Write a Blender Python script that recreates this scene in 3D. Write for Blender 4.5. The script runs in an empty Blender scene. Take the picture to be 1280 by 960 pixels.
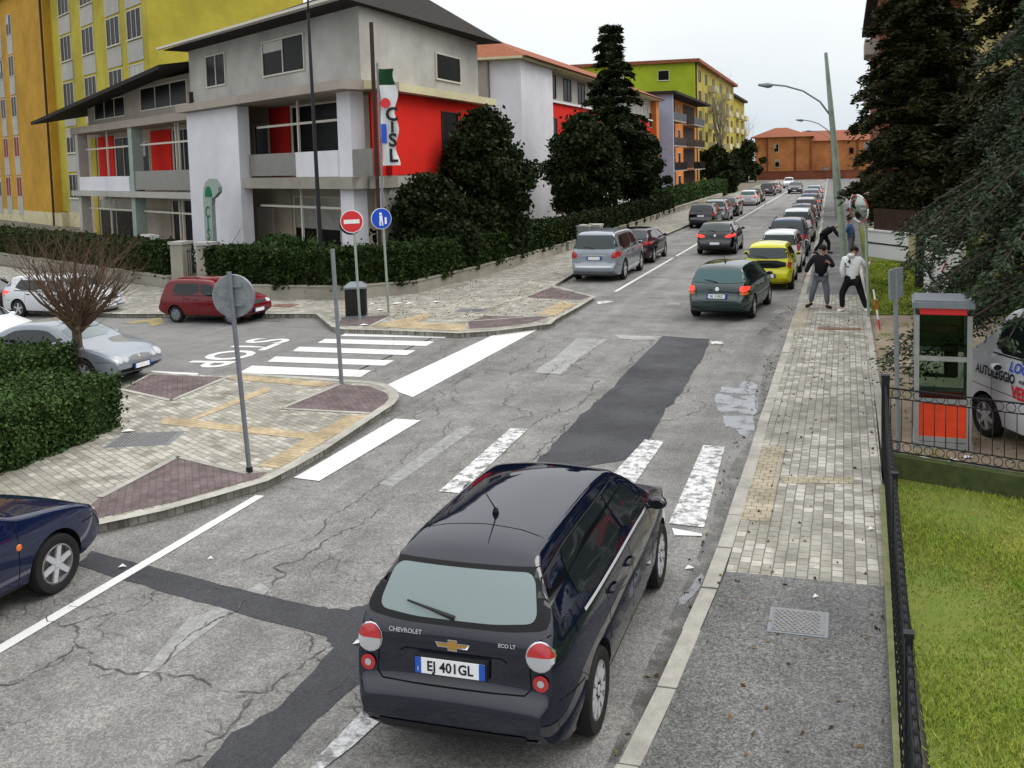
import bpy, bmesh, math, random
import numpy as np
from mathutils import Vector, Matrix, Euler
from mathutils.bvhtree import BVHTree
random.seed(7); RNG = np.random.default_rng(7)
R = math.radians
SC = bpy.context.scene
COL = SC.collection

# ------------------------------------------------------------------ camera
CF, CX, CY = 1190.0, 720.0, 300.0            # focal length and principal point on a 1280 x 960 picture
YAW, PITCH, ROLL, CAMH = -0.2758, 0.0795, 0.0225, 4.25
def cam_axes():
    cy, sy = math.cos(YAW), math.sin(YAW); cp, sp = math.cos(PITCH), math.sin(PITCH)
    f = Vector((sy*cp, cy*cp, -sp)); r0 = Vector((cy, -sy, 0)); d0 = f.cross(r0)
    r = math.cos(ROLL)*r0 + math.sin(ROLL)*d0
    return r, f.cross(r), f
AR, AD, AF = cam_axes()
cam_data = bpy.data.cameras.new('camera'); cam = bpy.data.objects.new('camera', cam_data); COL.objects.link(cam)
m = Matrix.Identity(4)
for i in range(3):
    m[i][0] = AR[i]; m[i][1] = -AD[i]; m[i][2] = -AF[i]
m[2][3] = CAMH
cam.matrix_world = m
cam_data.sensor_width = 36; cam_data.lens = CF/1280*36
cam_data.shift_x = (640-CX)/1280; cam_data.shift_y = (CY-480)/1280
cam_data.clip_end = 3000; cam_data.clip_start = .1
SC.camera = cam

# ------------------------------------------------------------------ sky, sun, exposure
SUN_EL, SUN_AZ = R(52), R(62)
w = bpy.data.worlds.new("World"); SC.world = w; w.use_nodes = True
nt = w.node_tree; nt.nodes.clear()
sky = nt.nodes.new('ShaderNodeTexSky'); sky.sky_type = 'NISHITA'; sky.sun_disc = False
sky.sun_elevation = SUN_EL; sky.sun_rotation = SUN_AZ
sky.air_density = 1.5; sky.dust_density = 6; sky.ozone_density = 1.0
hs = nt.nodes.new('ShaderNodeHueSaturation'); hs.inputs['Saturation'].default_value = .35
mixn = nt.nodes.new('ShaderNodeMixRGB'); mixn.inputs[0].default_value = .8; tcw = nt.nodes.new('ShaderNodeTexCoord'); sxyz = nt.nodes.new('ShaderNodeSeparateXYZ'); cr = nt.nodes.new('ShaderNodeValToRGB')
nt.links.new(tcw.outputs['Generated'], sxyz.inputs[0])
nzw = nt.nodes.new('ShaderNodeTexNoise'); nzw.inputs['Scale'].default_value = 3.2; nzw.inputs['Detail'].default_value = 6; nt.links.new(tcw.outputs['Generated'], nzw.inputs['Vector'])
maw = nt.nodes.new('ShaderNodeMath'); maw.operation = 'MULTIPLY_ADD'; maw.inputs[1].default_value = .22; nt.links.new(nzw.outputs['Fac'], maw.inputs[0]); nt.links.new(sxyz.outputs['Z'], maw.inputs[2])
nt.links.new(maw.outputs[0], cr.inputs[0])
# an overcast dome: about three times brighter overhead than at the horizon
for e_, p_, c_ in ((cr.color_ramp.elements[0], .06, (.36, .42, .47, 1)), (cr.color_ramp.elements[1], .95, (1, 1, 1.02, 1))): e_.position = p_; e_.color = c_
e_ = cr.color_ramp.elements.new(.24); e_.color = (.54, .565, .58, 1)
muw = nt.nodes.new('ShaderNodeVectorMath'); muw.operation = 'SCALE'; muw.inputs['Scale'].default_value = 20; nt.links.new(cr.outputs[0], muw.inputs[0]); nt.links.new(muw.outputs[0], mixn.inputs[2])
bgn = nt.nodes.new('ShaderNodeBackground'); bgn.inputs['Strength'].default_value = .095
ow = nt.nodes.new('ShaderNodeOutputWorld')
nt.links.new(sky.outputs[0], hs.inputs['Color']); nt.links.new(hs.outputs[0], mixn.inputs[1])
nt.links.new(mixn.outputs[0], bgn.inputs['Color']); nt.links.new(bgn.outputs[0], ow.inputs['Surface'])
sl = bpy.data.lights.new('sun', 'SUN'); sl.energy = 1.5; sl.angle = R(38); sl.color = (1, .96, .9)
so = bpy.data.objects.new('sun', sl); COL.objects.link(so)
sd = Vector((math.sin(SUN_AZ)*math.cos(SUN_EL), math.cos(SUN_AZ)*math.cos(SUN_EL), math.sin(SUN_EL)))
so.rotation_euler = sd.to_track_quat('Z', 'Y').to_euler()
SC.view_settings.view_transform = 'Standard'; SC.view_settings.look = 'None'
SC.view_settings.exposure = 0.10; SC.view_settings.gamma = 1
SC.render.engine = 'CYCLES'
SC.cycles.max_bounces = 6; SC.cycles.use_denoising = True
SC.cycles.transparent_max_bounces = 8

# ------------------------------------------------------------------ helpers
def G(u, v, z=0.0):
    """photo coordinate -> the point of the level ground (or level z) it shows"""
    d = AR*((u-CX)/CF) + AD*((v-CY)/CF) + AF
    t = (z-CAMH)/d.z
    return Vector((d.x*t, d.y*t, z))
def tag(o, label=None, cat=None, group=None, kind=None):
    if label: o['label'] = label
    if cat: o['category'] = cat
    if group: o['group'] = group
    if kind: o['kind'] = kind
    return o
def empty(name, loc=(0, 0, 0), rz=0.0, sc=1.0):
    o = bpy.data.objects.new(name, None); COL.objects.link(o)
    o.location = loc; o.rotation_euler = (0, 0, rz); o.scale = (sc,)*3; o.empty_display_size = .2
    return o
def kids(o): return [c for c in bpy.data.objects if c.parent == o]
class MB:
    def __init__(s): s.v = []; s.f = []; s.m = []
    def add(s, vs, fs, mi=0):
        b = len(s.v); s.v.extend([tuple(p) for p in vs]); s.f.extend([tuple(b+i for i in f) for f in fs]); s.m.extend([mi]*len(fs)); return s
    def box(s, a, b, mi=0, rz=0, c=None):
        x0, y0, z0 = a; x1, y1, z1 = b
        vs = [(x0,y0,z0),(x1,y0,z0),(x1,y1,z0),(x0,y1,z0),(x0,y0,z1),(x1,y0,z1),(x1,y1,z1),(x0,y1,z1)]
        if rz:
            cx, cy = c if c else ((x0+x1)/2, (y0+y1)/2); cs, sn = math.cos(rz), math.sin(rz)
            vs = [(cx+(x-cx)*cs-(y-cy)*sn, cy+(x-cx)*sn+(y-cy)*cs, z) for x, y, z in vs]
        return s.add(vs, [(0,3,2,1),(4,5,6,7),(0,1,5,4),(1,2,6,5),(2,3,7,6),(3,0,4,7)], mi)
    def obox(s, o, dx, dy, a, b, mi=0):
        """box in a frame: origin o, horizontal unit axes dx, dy"""
        vs = []
        for z in (a[2], b[2]):
            for (p, q) in ((a[0],a[1]),(b[0],a[1]),(b[0],b[1]),(a[0],b[1])):
                vs.append((o[0]+dx[0]*p+dy[0]*q, o[1]+dx[1]*p+dy[1]*q, z))
        return s.add(vs, [(0,3,2,1),(4,5,6,7),(0,1,5,4),(1,2,6,5),(2,3,7,6),(3,0,4,7)], mi)
    def tube(s, pts, rad, n=8, mi=0, cap=True):
        pts = [Vector(p) for p in pts]; k = len(pts)
        if not hasattr(rad, '__len__'): rad = [rad]*k
        vs = []; up = Vector((0, 0, 1)); prev = None
        for i, p in enumerate(pts):
            t = (pts[min(i+1, k-1)]-pts[max(i-1, 0)]).normalized()
            if prev is None:
                a = t.cross(up if abs(t.z) < .9 else Vector((1, 0, 0))).normalized()
            else:
                a = (prev - t*prev.dot(t)).normalized()
            prev = a; b = t.cross(a)
            for j in range(n):
                an = 2*math.pi*j/n
                vs.append(p + (a*math.cos(an)+b*math.sin(an))*rad[i])
        fs = []
        for i in range(k-1):
            for j in range(n):
                fs.append((i*n+j, i*n+(j+1) % n, (i+1)*n+(j+1) % n, (i+1)*n+j))
        if cap: fs.append(tuple(range(n-1, -1, -1))); fs.append(tuple((k-1)*n+j for j in range(n)))
        return s.add(vs, fs, mi)
    def cyl(s, p0, p1, r, n=12, mi=0): return s.tube([p0, p1], r, n, mi)
    def prism(s, poly, z0, z1, mi=0):
        n = len(poly)
        vs = [(p[0], p[1], z0) for p in poly]+[(p[0], p[1], z1) for p in poly]
        fs = [tuple(range(n-1, -1, -1)), tuple(range(n, 2*n))]+[(i, (i+1) % n, n+(i+1) % n, n+i) for i in range(n)]
        return s.add(vs, fs, mi)
    def sheet(s, poly, z, mi=0):
        s.k = getattr(s, 'k', -1)+1; z += s.k*.0004
        return s.add([(p[0], p[1], z) for p in poly], [tuple(range(len(poly)))], mi)
    def lathe(s, prof, c, axis='z', n=20, mi=0, closed=False):
        """prof list of (r, h)"""
        vs = []; k = len(prof)
        for r, h in prof:
            for j in range(n):
                a = 2*math.pi*j/n; x, y = r*math.cos(a), r*math.sin(a)
                if axis == 'z': vs.append((c[0]+x, c[1]+y, c[2]+h))
                elif axis == 'x': vs.append((c[0]+h, c[1]+x, c[2]+y))
                else: vs.append((c[0]+x, c[1]+h, c[2]+y))
        fs = []
        for i in range(k if closed else k-1):
            i2 = (i+1) % k
            for j in range(n):
                fs.append((i*n+j, i*n+(j+1) % n, i2*n+(j+1) % n, i2*n+j))
        return s.add(vs, fs, mi)
    def build(s, name, mats, parent=None, smooth=False, fix=True):
        me = bpy.data.meshes.new(name); me.from_pydata(s.v, [], s.f)
        if not isinstance(mats, (list, tuple)): mats = [mats]
        for mt in mats: me.materials.append(mt)
        if len(mats) > 1: me.polygons.foreach_set('material_index', s.m)
        if fix:
            bm = bmesh.new(); bm.from_mesh(me); bmesh.ops.recalc_face_normals(bm, faces=bm.faces); bm.to_mesh(me); bm.free()
        if smooth:
            me.polygons.foreach_set('use_smooth', [True]*len(me.polygons))
            if smooth == 2: me.set_sharp_from_angle(angle=R(35))
        me.update()
        o = bpy.data.objects.new(name, me); COL.objects.link(o); o.parent = parent
        return o
def ccw(poly):
    a = sum(poly[i][0]*poly[(i+1) % len(poly)][1]-poly[(i+1) % len(poly)][0]*poly[i][1] for i in range(len(poly)))
    return poly if a > 0 else poly[::-1]
def gp(pts, z=0.0): return ccw([tuple(G(u, v, z))[:2] for u, v in pts])
def chaikin(p, n=2, closed=True):
    p = [np.array(q, float) for q in p]
    for _ in range(n):
        q = []
        L = len(p)
        rng = range(L) if closed else range(L-1)
        if not closed: q.append(p[0])
        for i in rng:
            a, b = p[i], p[(i+1) % L]; q += [a*.75+b*.25, a*.25+b*.75]
        if not closed: q.append(p[-1])
        p = q
    return [tuple(x) for x in p]
def ribbon(mb, pts, wid, z, mi=0, jitter=0):
    pts = [np.array(p[:2], float) for p in pts]; L = len(pts); l = []; r = []
    for i, p in enumerate(pts):
        t = pts[min(i+1, L-1)]-pts[max(i-1, 0)]; t /= (np.linalg.norm(t)+1e-9); nrm = np.array([-t[1], t[0]])
        wi = wid*(1+random.uniform(-jitter, jitter)) if jitter else wid
        if jitter and (i == 0 or i == L-1): wi *= .15
        l.append(p+nrm*wi/2); r.append(p-nrm*wi/2)
    for i in range(L-1):
        mb.add([(*r[i], z), (*r[i+1], z), (*l[i+1], z), (*l[i], z)], [(0, 1, 2, 3)], mi)

# ------------------------------------------------------------------ materials
def mat(name, col, rough=.7, metal=0, var=0.0, vscale=3.0, bump=0.0, bscale=40, spec=None, coat=0, col2=None, stain=0, trans=0, emit=None, ior=1.5, rnd=0.0):
    if spec is None: spec = .15 if rough >= .6 else (.3 if rough >= .4 else .5)
    mt = bpy.data.materials.new(name); mt.use_nodes = True; n = mt.node_tree; b = n.nodes['Principled BSDF']
    b.inputs['Base Color'].default_value = (*col, 1); b.inputs['Roughness'].default_value = rough; b.inputs['Metallic'].default_value = metal
    b.inputs['Specular IOR Level'].default_value = spec; b.inputs['IOR'].default_value = ior
    if coat and coat > 1: b.inputs['Coat IOR'].default_value = coat; coat = 1.0; kio = True
    else: kio = False
    if coat: b.inputs['Coat Weight'].default_value = coat; b.inputs['Coat Roughness'].default_value = .04; b.inputs['Coat IOR'].default_value = b.inputs['Coat IOR'].default_value if kio else 1.5
    if trans: b.inputs['Transmission Weight'].default_value = trans
    tc = n.nodes.new('ShaderNodeTexCoord')
    last = None
    if var or col2:
        nz = n.nodes.new('ShaderNodeTexNoise'); nz.inputs['Scale'].default_value = vscale; nz.inputs['Detail'].default_value = 8; nz.inputs['Roughness'].default_value = .65
        n.links.new(tc.outputs['Object'], nz.inputs['Vector'])
        rp = n.nodes.new('ShaderNodeValToRGB'); rp.color_ramp.elements[0].position = .3; rp.color_ramp.elements[1].position = .7
        c2 = col2 or tuple(min(1, c*(1+var)) for c in col); c1 = col if col2 else tuple(c*(1-var) for c in col)
        rp.color_ramp.elements[0].color = (*c1, 1); rp.color_ramp.elements[1].color = (*c2, 1)
        n.links.new(nz.outputs['Fac'], rp.inputs[0]); last = rp.outputs[0]
    if stain:
        nz = n.nodes.new('ShaderNodeTexNoise'); nz.inputs['Scale'].default_value = vscale*.23; nz.inputs['Detail'].default_value = 4
        n.links.new(tc.outputs['Object'], nz.inputs['Vector'])
        mx = n.nodes.new('ShaderNodeMixRGB'); mx.blend_type = 'MULTIPLY'; mx.inputs[2].default_value = (1-stain,)*3+(1,)
        rp = n.nodes.new('ShaderNodeValToRGB'); rp.color_ramp.elements[0].position = .42; rp.color_ramp.elements[1].position = .62
        n.links.new(nz.outputs['Fac'], rp.inputs[0]); n.links.new(rp.outputs[0], mx.inputs[0])
        if last: n.links.new(last, mx.inputs[1])
        else: mx.inputs[1].default_value = (*col, 1)
        last = mx.outputs[0]
    if rnd:
        ge = n.nodes.new('ShaderNodeNewGeometry'); mp = n.nodes.new('ShaderNodeMapRange'); mp.inputs['To Min'].default_value = 1-rnd; mp.inputs['To Max'].default_value = 1+rnd
        n.links.new(ge.outputs['Random Per Island'], mp.inputs['Value'])
        mx = n.nodes.new('ShaderNodeVectorMath'); mx.operation = 'SCALE'
        if last: n.links.new(last, mx.inputs[0])
        else: mx.inputs[0].default_value = col
        n.links.new(mp.outputs[0], mx.inputs['Scale']); last = mx.outputs[0]
    if last: n.links.new(last, b.inputs['Base Color'])
    if bump:
        nz = n.nodes.new('ShaderNodeTexNoise'); nz.inputs['Scale'].default_value = bscale; nz.inputs['Detail'].default_value = 6
        n.links.new(tc.outputs['Object'], nz.inputs['Vector'])
        bp = n.nodes.new('ShaderNodeBump'); bp.inputs['Strength'].default_value = bump; bp.inputs['Distance'].default_value = .02
        n.links.new(nz.outputs['Fac'], bp.inputs['Height']); n.links.new(bp.outputs[0], b.inputs['Normal'])
    if emit:
        b.inputs['Emission Color'].default_value = (*emit[0], 1); b.inputs['Emission Strength'].default_value = emit[1]
    return mt

def asphalt(name, base, light, agg=.25, stain=.25, crack=False, wet=False):
    mt = bpy.data.materials.new(name); mt.use_nodes = True; n = mt.node_tree; b = n.nodes['Principled BSDF']; L = n.links
    tc = n.nodes.new('ShaderNodeTexCoord')
    def noise(sc, det=6, rg=.6, stretch=None):
        z = n.nodes.new('ShaderNodeTexNoise'); z.inputs['Scale'].default_value = sc; z.inputs['Detail'].default_value = det; z.inputs['Roughness'].default_value = rg
        if stretch:
            mp = n.nodes.new('ShaderNodeMapping'); mp.inputs['Scale'].default_value = stretch; L.new(tc.outputs['Object'], mp.inputs[0]); L.new(mp.outputs[0], z.inputs['Vector'])
        else: L.new(tc.outputs['Object'], z.inputs['Vector'])
        return z.outputs['Fac']
    def ramp(src, a, b_, c0, c1):
        r = n.nodes.new('ShaderNodeValToRGB'); r.color_ramp.elements[0].position = a; r.color_ramp.elements[1].position = b_
        r.color_ramp.elements[0].color = (*c0, 1); r.color_ramp.elements[1].color = (*c1, 1); L.new(src, r.inputs[0]); return r.outputs[0]
    c = ramp(noise(.5, 9, .7), .35, .66, base, light)
    def mul(a, bsrc, fac=1):
        mx = n.nodes.new('ShaderNodeMixRGB'); mx.blend_type = 'MULTIPLY'; mx.inputs[0].default_value = fac; L.new(a, mx.inputs[1]); L.new(bsrc, mx.inputs[2]); return mx.outputs[0]
    # wheel tracks run along the street
    c = mul(c, ramp(noise(1.0, 5, .6, (1.3, .05, 1)), .38, .62, (1-stain,)*3, (1.0,)*3))
    c = mul(c, ramp(noise(1.7, 8, .75), .42, .58, (1-stain*.7,)*3, (1.05,)*3))
    vo = n.nodes.new('ShaderNodeTexVoronoi'); vo.inputs['Scale'].default_value = 75; L.new(tc.outputs['Object'], vo.inputs['Vector'])
    ag = n.nodes.new('ShaderNodeSeparateColor'); L.new(vo.outputs['Color'], ag.inputs[0])
    c = mul(c, ramp(ag.outputs[0], .15, .95, (1-agg,)*3, (1+agg*1.2,)*3))
    vo3 = n.nodes.new('ShaderNodeTexVoronoi'); vo3.inputs['Scale'].default_value = 28; L.new(tc.outputs['Object'], vo3.inputs['Vector'])
    ag3 = n.nodes.new('ShaderNodeSeparateColor'); L.new(vo3.outputs['Color'], ag3.inputs[0])
    c = mul(c, ramp(ag3.outputs[1], .1, .95, (1-agg*.35,)*3, (1+agg*.4,)*3))
    if crack:
        nz = n.nodes.new('ShaderNodeTexNoise'); nz.inputs['Scale'].default_value = 1.8; nz.inputs['Detail'].default_value = 7; L.new(tc.outputs['Object'], nz.inputs['Vector'])
        ad = n.nodes.new('ShaderNodeVectorMath'); ad.operation = 'ADD'
        sc_ = n.nodes.new('ShaderNodeVectorMath'); sc_.operation = 'SCALE'; sc_.inputs['Scale'].default_value = .9
        L.new(nz.outputs['Color'], sc_.inputs[0]); L.new(sc_.outputs[0], ad.inputs[0]); L.new(tc.outputs['Object'], ad.inputs[1])
        v2 = n.nodes.new('ShaderNodeTexVoronoi'); v2.feature = 'DISTANCE_TO_EDGE'; v2.inputs['Scale'].default_value = .85; L.new(ad.outputs[0], v2.inputs['Vector'])
        lin = ramp(v2.outputs['Distance'], .0, .009, (.35, .34, .33), (1, 1, 1))
        msk = ramp(noise(.33, 3), .53, .60, (0, 0, 0), (1, 1, 1))
        mx = n.nodes.new('ShaderNodeMixRGB'); L.new(msk, mx.inputs[0]); mx.inputs[1].default_value = (1, 1, 1, 1); L.new(lin, mx.inputs[2])
        c = mul(c, mx.outputs[0])
    L.new(c, b.inputs['Base Color']); b.inputs['Roughness'].default_value = .82; b.inputs['Specular IOR Level'].default_value = .35
    rr = ramp(noise(.6, 4), .4, .65, (.55,)*3, (.9,)*3); L.new(rr, b.inputs['Roughness'])
    bp = n.nodes.new('ShaderNodeBump'); bp.inputs['Strength'].default_value = .5; bp.inputs['Distance'].default_value = .006
    L.new(vo.outputs['Distance'], bp.inputs['Height']); L.new(bp.outputs[0], b.inputs['Normal'])
    return mt

def pavers(name, cols, mortar, bw, bh, light_patch=0.0, rot=0.0, offset=.5):
    mt = bpy.data.materials.new(name); mt.use_nodes = True; n = mt.node_tree; b = n.nodes['Principled BSDF']; L = n.links
    tc = n.nodes.new('ShaderNodeTexCoord'); mp = n.nodes.new('ShaderNodeMapping'); mp.inputs['Rotation'].default_value = (0, 0, rot)
    L.new(tc.outputs['Object'], mp.inputs[0])
    wn = n.nodes.new('ShaderNodeTexNoise'); wn.inputs['Scale'].default_value = 3; L.new(tc.outputs['Object'], wn.inputs['Vector'])
    ws = n.nodes.new('ShaderNodeVectorMath'); ws.operation = 'SCALE'; ws.inputs['Scale'].default_value = .02; L.new(wn.outputs['Color'], ws.inputs[0])
    wa = n.nodes.new('ShaderNodeVectorMath'); wa.operation = 'ADD'; L.new(mp.outputs[0], wa.inputs[0]); L.new(ws.outputs[0], wa.inputs[1])
    br = n.nodes.new('ShaderNodeTexBrick'); br.offset = offset
    br.inputs['Color1'].default_value = (*cols[0], 1); br.inputs['Color2'].default_value = (*cols[1], 1); br.inputs['Mortar'].default_value = (*mortar, 1)
    br.inputs['Scale'].default_value = 1; br.inputs['Mortar Size'].default_value = .0075; br.inputs['Mortar Smooth'].default_value = .3
    br.inputs['Brick Width'].default_value = bw; br.inputs['Row Height'].default_value = bh; br.inputs['Bias'].default_value = 0
    L.new(wa.outputs[0], br.inputs['Vector'])
    src = br.outputs['Color']
    if light_patch:
        # worn pale blocks, more of them in some stretches than in others
        b2 = n.nodes.new('ShaderNodeTexBrick'); b2.offset = offset
        b2.inputs['Color1'].default_value = (0, 0, 0, 1); b2.inputs['Color2'].default_value = (1, 1, 1, 1); b2.inputs['Mortar'].default_value = (0, 0, 0, 1)
        b2.inputs['Scale'].default_value = 1; b2.inputs['Mortar Size'].default_value = .0075; b2.inputs['Brick Width'].default_value = bw; b2.inputs['Row Height'].default_value = bh
        L.new(wa.outputs[0], b2.inputs['Vector'])
        z = n.nodes.new('ShaderNodeTexNoise'); z.inputs['Scale'].default_value = .55; z.inputs['Detail'].default_value = 3; L.new(tc.outputs['Object'], z.inputs['Vector'])
        mr = n.nodes.new('ShaderNodeMapRange'); mr.inputs['From Min'].default_value = .40; mr.inputs['From Max'].default_value = .66; mr.inputs['To Min'].default_value = 1.0; mr.inputs['To Max'].default_value = .28
        L.new(z.outputs['Fac'], mr.inputs['Value'])
        gt = n.nodes.new('ShaderNodeMath'); gt.operation = 'GREATER_THAN'; L.new(b2.outputs['Color'], gt.inputs[0]); L.new(mr.outputs[0], gt.inputs[1])
        mf = n.nodes.new('ShaderNodeMath'); mf.operation = 'MULTIPLY'; mf.inputs[1].default_value = light_patch; L.new(gt.outputs[0], mf.inputs[0])
        mx = n.nodes.new('ShaderNodeMixRGB'); mx.inputs[2].default_value = (.56, .54, .49, 1); L.new(mf.outputs[0], mx.inputs[0]); L.new(src, mx.inputs[1]); src = mx.outputs[0]
    nz = n.nodes.new('ShaderNodeTexNoise'); nz.inputs['Scale'].default_value = 2.2; nz.inputs['Detail'].default_value = 8; nz.inputs['Roughness'].default_value = .7; L.new(tc.outputs['Object'], nz.inputs['Vector'])
    rp = n.nodes.new('ShaderNodeValToRGB'); rp.color_ramp.elements[0].position = .33; rp.color_ramp.elements[1].position = .66
    rp.color_ramp.elements[0].color = (.55, .54, .50, 1); rp.color_ramp.elements[1].color = (1.1, 1.1, 1.08, 1); L.new(nz.outputs['Fac'], rp.inputs[0])
    mx = n.nodes.new('ShaderNodeMixRGB'); mx.blend_type = 'MULTIPLY'; mx.inputs[0].default_value = 1; L.new(src, mx.inputs[1]); L.new(rp.outputs[0], mx.inputs[2])
    L.new(mx.outputs[0], b.inputs['Base Color']); b.inputs['Roughness'].default_value = .8; b.inputs['Specular IOR Level'].default_value = .3
    bp = n.nodes.new('ShaderNodeBump'); bp.inputs['Strength'].default_value = .5; bp.inputs['Distance'].default_value = .01; bp.invert = True
    L.new(br.outputs['Fac'], bp.inputs['Height']); L.new(bp.outputs[0], b.inputs['Normal'])
    return mt

def worn_paint(name, thr=.5, col=(.72, .73, .72), soft=.06):
    """road paint worn through to the asphalt in patches"""
    mt = bpy.data.materials.new(name); mt.use_nodes = True; n = mt.node_tree; b = n.nodes['Principled BSDF']; L = n.links
    tc = n.nodes.new('ShaderNodeTexCoord'); z = n.nodes.new('ShaderNodeTexNoise'); z.inputs['Scale'].default_value = 7; z.inputs['Detail'].default_value = 10; z.inputs['Roughness'].default_value = .75
    L.new(tc.outputs['Object'], z.inputs['Vector'])
    r = n.nodes.new('ShaderNodeValToRGB'); r.color_ramp.elements[0].position = thr-soft; r.color_ramp.elements[1].position = thr+soft
    r.color_ramp.elements[0].color = (0, 0, 0, 1); r.color_ramp.elements[1].color = (1, 1, 1, 1); L.new(z.outputs['Fac'], r.inputs[0])
    c = n.nodes.new('ShaderNodeMixRGB'); c.inputs[1].default_value = (.20, .20, .195, 1); c.inputs[2].default_value = (*col, 1); L.new(r.outputs[0], c.inputs[0])
    z2 = n.nodes.new('ShaderNodeTexNoise'); z2.inputs['Scale'].default_value = 60; L.new(tc.outputs['Object'], z2.inputs['Vector'])
    m2 = n.nodes.new('ShaderNodeMixRGB'); m2.blend_type = 'MULTIPLY'; m2.inputs[0].default_value = .35; L.new(c.outputs[0], m2.inputs[1]); L.new(z2.outputs['Fac'], m2.inputs[2])
    L.new(m2.outputs[0], b.inputs['Base Color']); b.inputs['Roughness'].default_value = .75
    return mt

M = {}
M['road'] = asphalt('road_asphalt', (.165, .162, .152), (.25, .245, .23), .3, .24, crack=True)
M['road2'] = asphalt('side_asphalt', (.165, .163, .158), (.21, .208, .20), .2, .15)
M['walkasph'] = asphalt('footway_asphalt', (.105, .105, .103), (.145, .145, .14), .45, .2)
M['patch'] = asphalt('patch_asphalt', (.032, .033, .039), (.045, .046, .053), .25, .1)
M['patchlight'] = asphalt('light_patch', (.27, .27, .26), (.34, .34, .32), .2, .15)
M['ground'] = mat('bare_ground', (.16, .15, .12), .95, var=.3, vscale=1, bump=.3)
M['dirt'] = mat('dirt', (.36, .29, .21), .95, col2=(.24, .20, .145), vscale=2.2, bump=.8, bscale=30, stain=.25)
M['kerb'] = mat('kerb_stone', (.36, .35, .31), .85, var=.22, vscale=4, bump=.4, bscale=30, stain=.2)
M['paver'] = pavers('grey_pavers', ((.27, .26, .225), (.37, .355, .315)), (.16, .155, .13), .15, .115, .45, math.pi/2)
M['paverL'] = pavers('island_pavers', ((.27, .26, .225), (.37, .355, .315)), (.18, .17, .145), .2, .11, .35, .5)
M['tan'] = pavers('tan_pavers', ((.42, .33, .20), (.47, .38, .245)), (.26, .215, .145), .2, .1, 0, .2)
M['tanpale'] = pavers('pale_tan_pavers', ((.38, .33, .24), (.36, .325, .25)), (.2, .18, .14), .125, .125, 0, 0)
M['purple'] = pavers('porphyry', ((.115, .085, .09), (.17, .125, .13)), (.10, .085, .08), .16, .09, 0, .9)
M['paint'] = worn_paint('road_paint', .30); M['paintworn'] = worn_paint('road_paint_worn', .48); M['paintfaint'] = worn_paint('road_paint_faint', .54, (.42, .42, .40), .16)
M['yellowpaint'] = worn_paint('yellow_paint', .48, (.42, .33, .08))
M['crack'] = mat('crack', (.085, .082, .076), .95)
M['grassbase'] = mat('lawn_soil', (.09, .15, .022), .95, col2=(.17, .17, .045), vscale=2.5, bump=.6)
M['grass'] = mat('grass_blade', (.15, .27, .022), .8, col2=(.36, .36, .07), vscale=1.3, rnd=.45, spec=.05, stain=.35)
M['moss'] = mat('mossy_concrete', (.12, .14, .05), .9, col2=(.22, .22, .12), vscale=5, bump=.4)
M['mossdark'] = mat('dark_moss', (.035, .05, .02), .9, col2=(.08, .10, .035), vscale=6, bump=.4)
M['black'] = mat('black_metal', (.012, .013, .016), .45)
M['rubber'] = mat('rubber', (.018, .018, .018), .8)
M['dark'] = mat('black_plastic', (.014, .014, .015), .5)
M['seam'] = mat('panel_gap', (.003, .003, .003), .9)
M['glass'] = mat('car_glass', (.010, .013, .014), .04, spec=.45)
M['glassrear'] = mat('sky_pale_glass', (.19, .24, .245), .12, spec=.5)  # pale tone stands for the sky mirrored in the pane, put into its colour
M['blackglass'] = mat('black_glass_border', (.004, .004, .005), .12, spec=.25)
M['glassteal'] = mat('teal_rear_glass', (.03, .085, .09), .08, spec=.5); M['glasstint'] = mat('tinted_rear_glass', (.022, .034, .038), .06, spec=.5)
M['alloy'] = mat('alloy', (.52, .53, .55), .35, .35)
M['chrome'] = mat('chrome', (.75, .76, .78), .15, 1)
M['redlamp'] = mat('red_lamp', (.42, .012, .018), .12, coat=1)
M['redlit'] = mat('lit_lamp', (.6, .02, .02), .2, emit=((1, .05, .03), 1.3))
M['clearlamp'] = mat('clear_lamp', (.40, .41, .43), .10, coat=1)
M['orangelamp'] = mat('orange_lamp', (.7, .16, .02), .2)
M['platewhite'] = mat('plate_white', (.78, .79, .80), .4)
M['plateblue'] = mat('plate_blue', (.02, .09, .45), .4)
M['platetext'] = mat('plate_text', (.01, .01, .015), .5)
M['gold'] = mat('gold', (.55, .32, .08), .3, .7)
M['galv'] = mat('galvanised', (.20, .22, .24), .55, .3, var=.15, vscale=8)
M['polegrey'] = mat('pole_grey', (.17, .18, .20), .55, .3, var=.15, vscale=6)
M['lamppole'] = mat('lamppost_paint', (.30, .36, .30), .6, .2, var=.2, vscale=3, stain=.2)
M['signback'] = mat('sign_back', (.28, .30, .31), .5, .4, col2=(.16, .18, .19), vscale=12)
M['signred'] = mat('sign_red', (.62, .02, .025), .35); M['signwhite'] = mat('sign_white', (.8, .8, .8), .4); M['signblue'] = mat('sign_blue', (.01, .07, .5), .35)
M['white'] = mat('white_paint', (.72, .73, .74), .5)
def plaster(name, c, v=.1, st=.12): return mat(name, c, .9, var=v, vscale=.9, bump=.15, bscale=25, stain=st)
M['bwhite'] = plaster('white_plaster', (.66, .66, .70), .08, .10); M['bgrey'] = plaster('grey_plaster', (.40, .39, .36)); M['bbeige'] = plaster('beige_plaster', (.40, .35, .28))
M['bgreyl'] = plaster('pale_grey_plaster', (.42, .41, .38), .15, .22); M['bpink'] = plaster('pink_plaster', (.33, .29, .25)); M['bred'] = plaster('red_plaster', (.66, .022, .014), .08, .06); M['bredd'] = plaster('deep_red_plaster', (.34, .012, .012), .08, .1)
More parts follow.
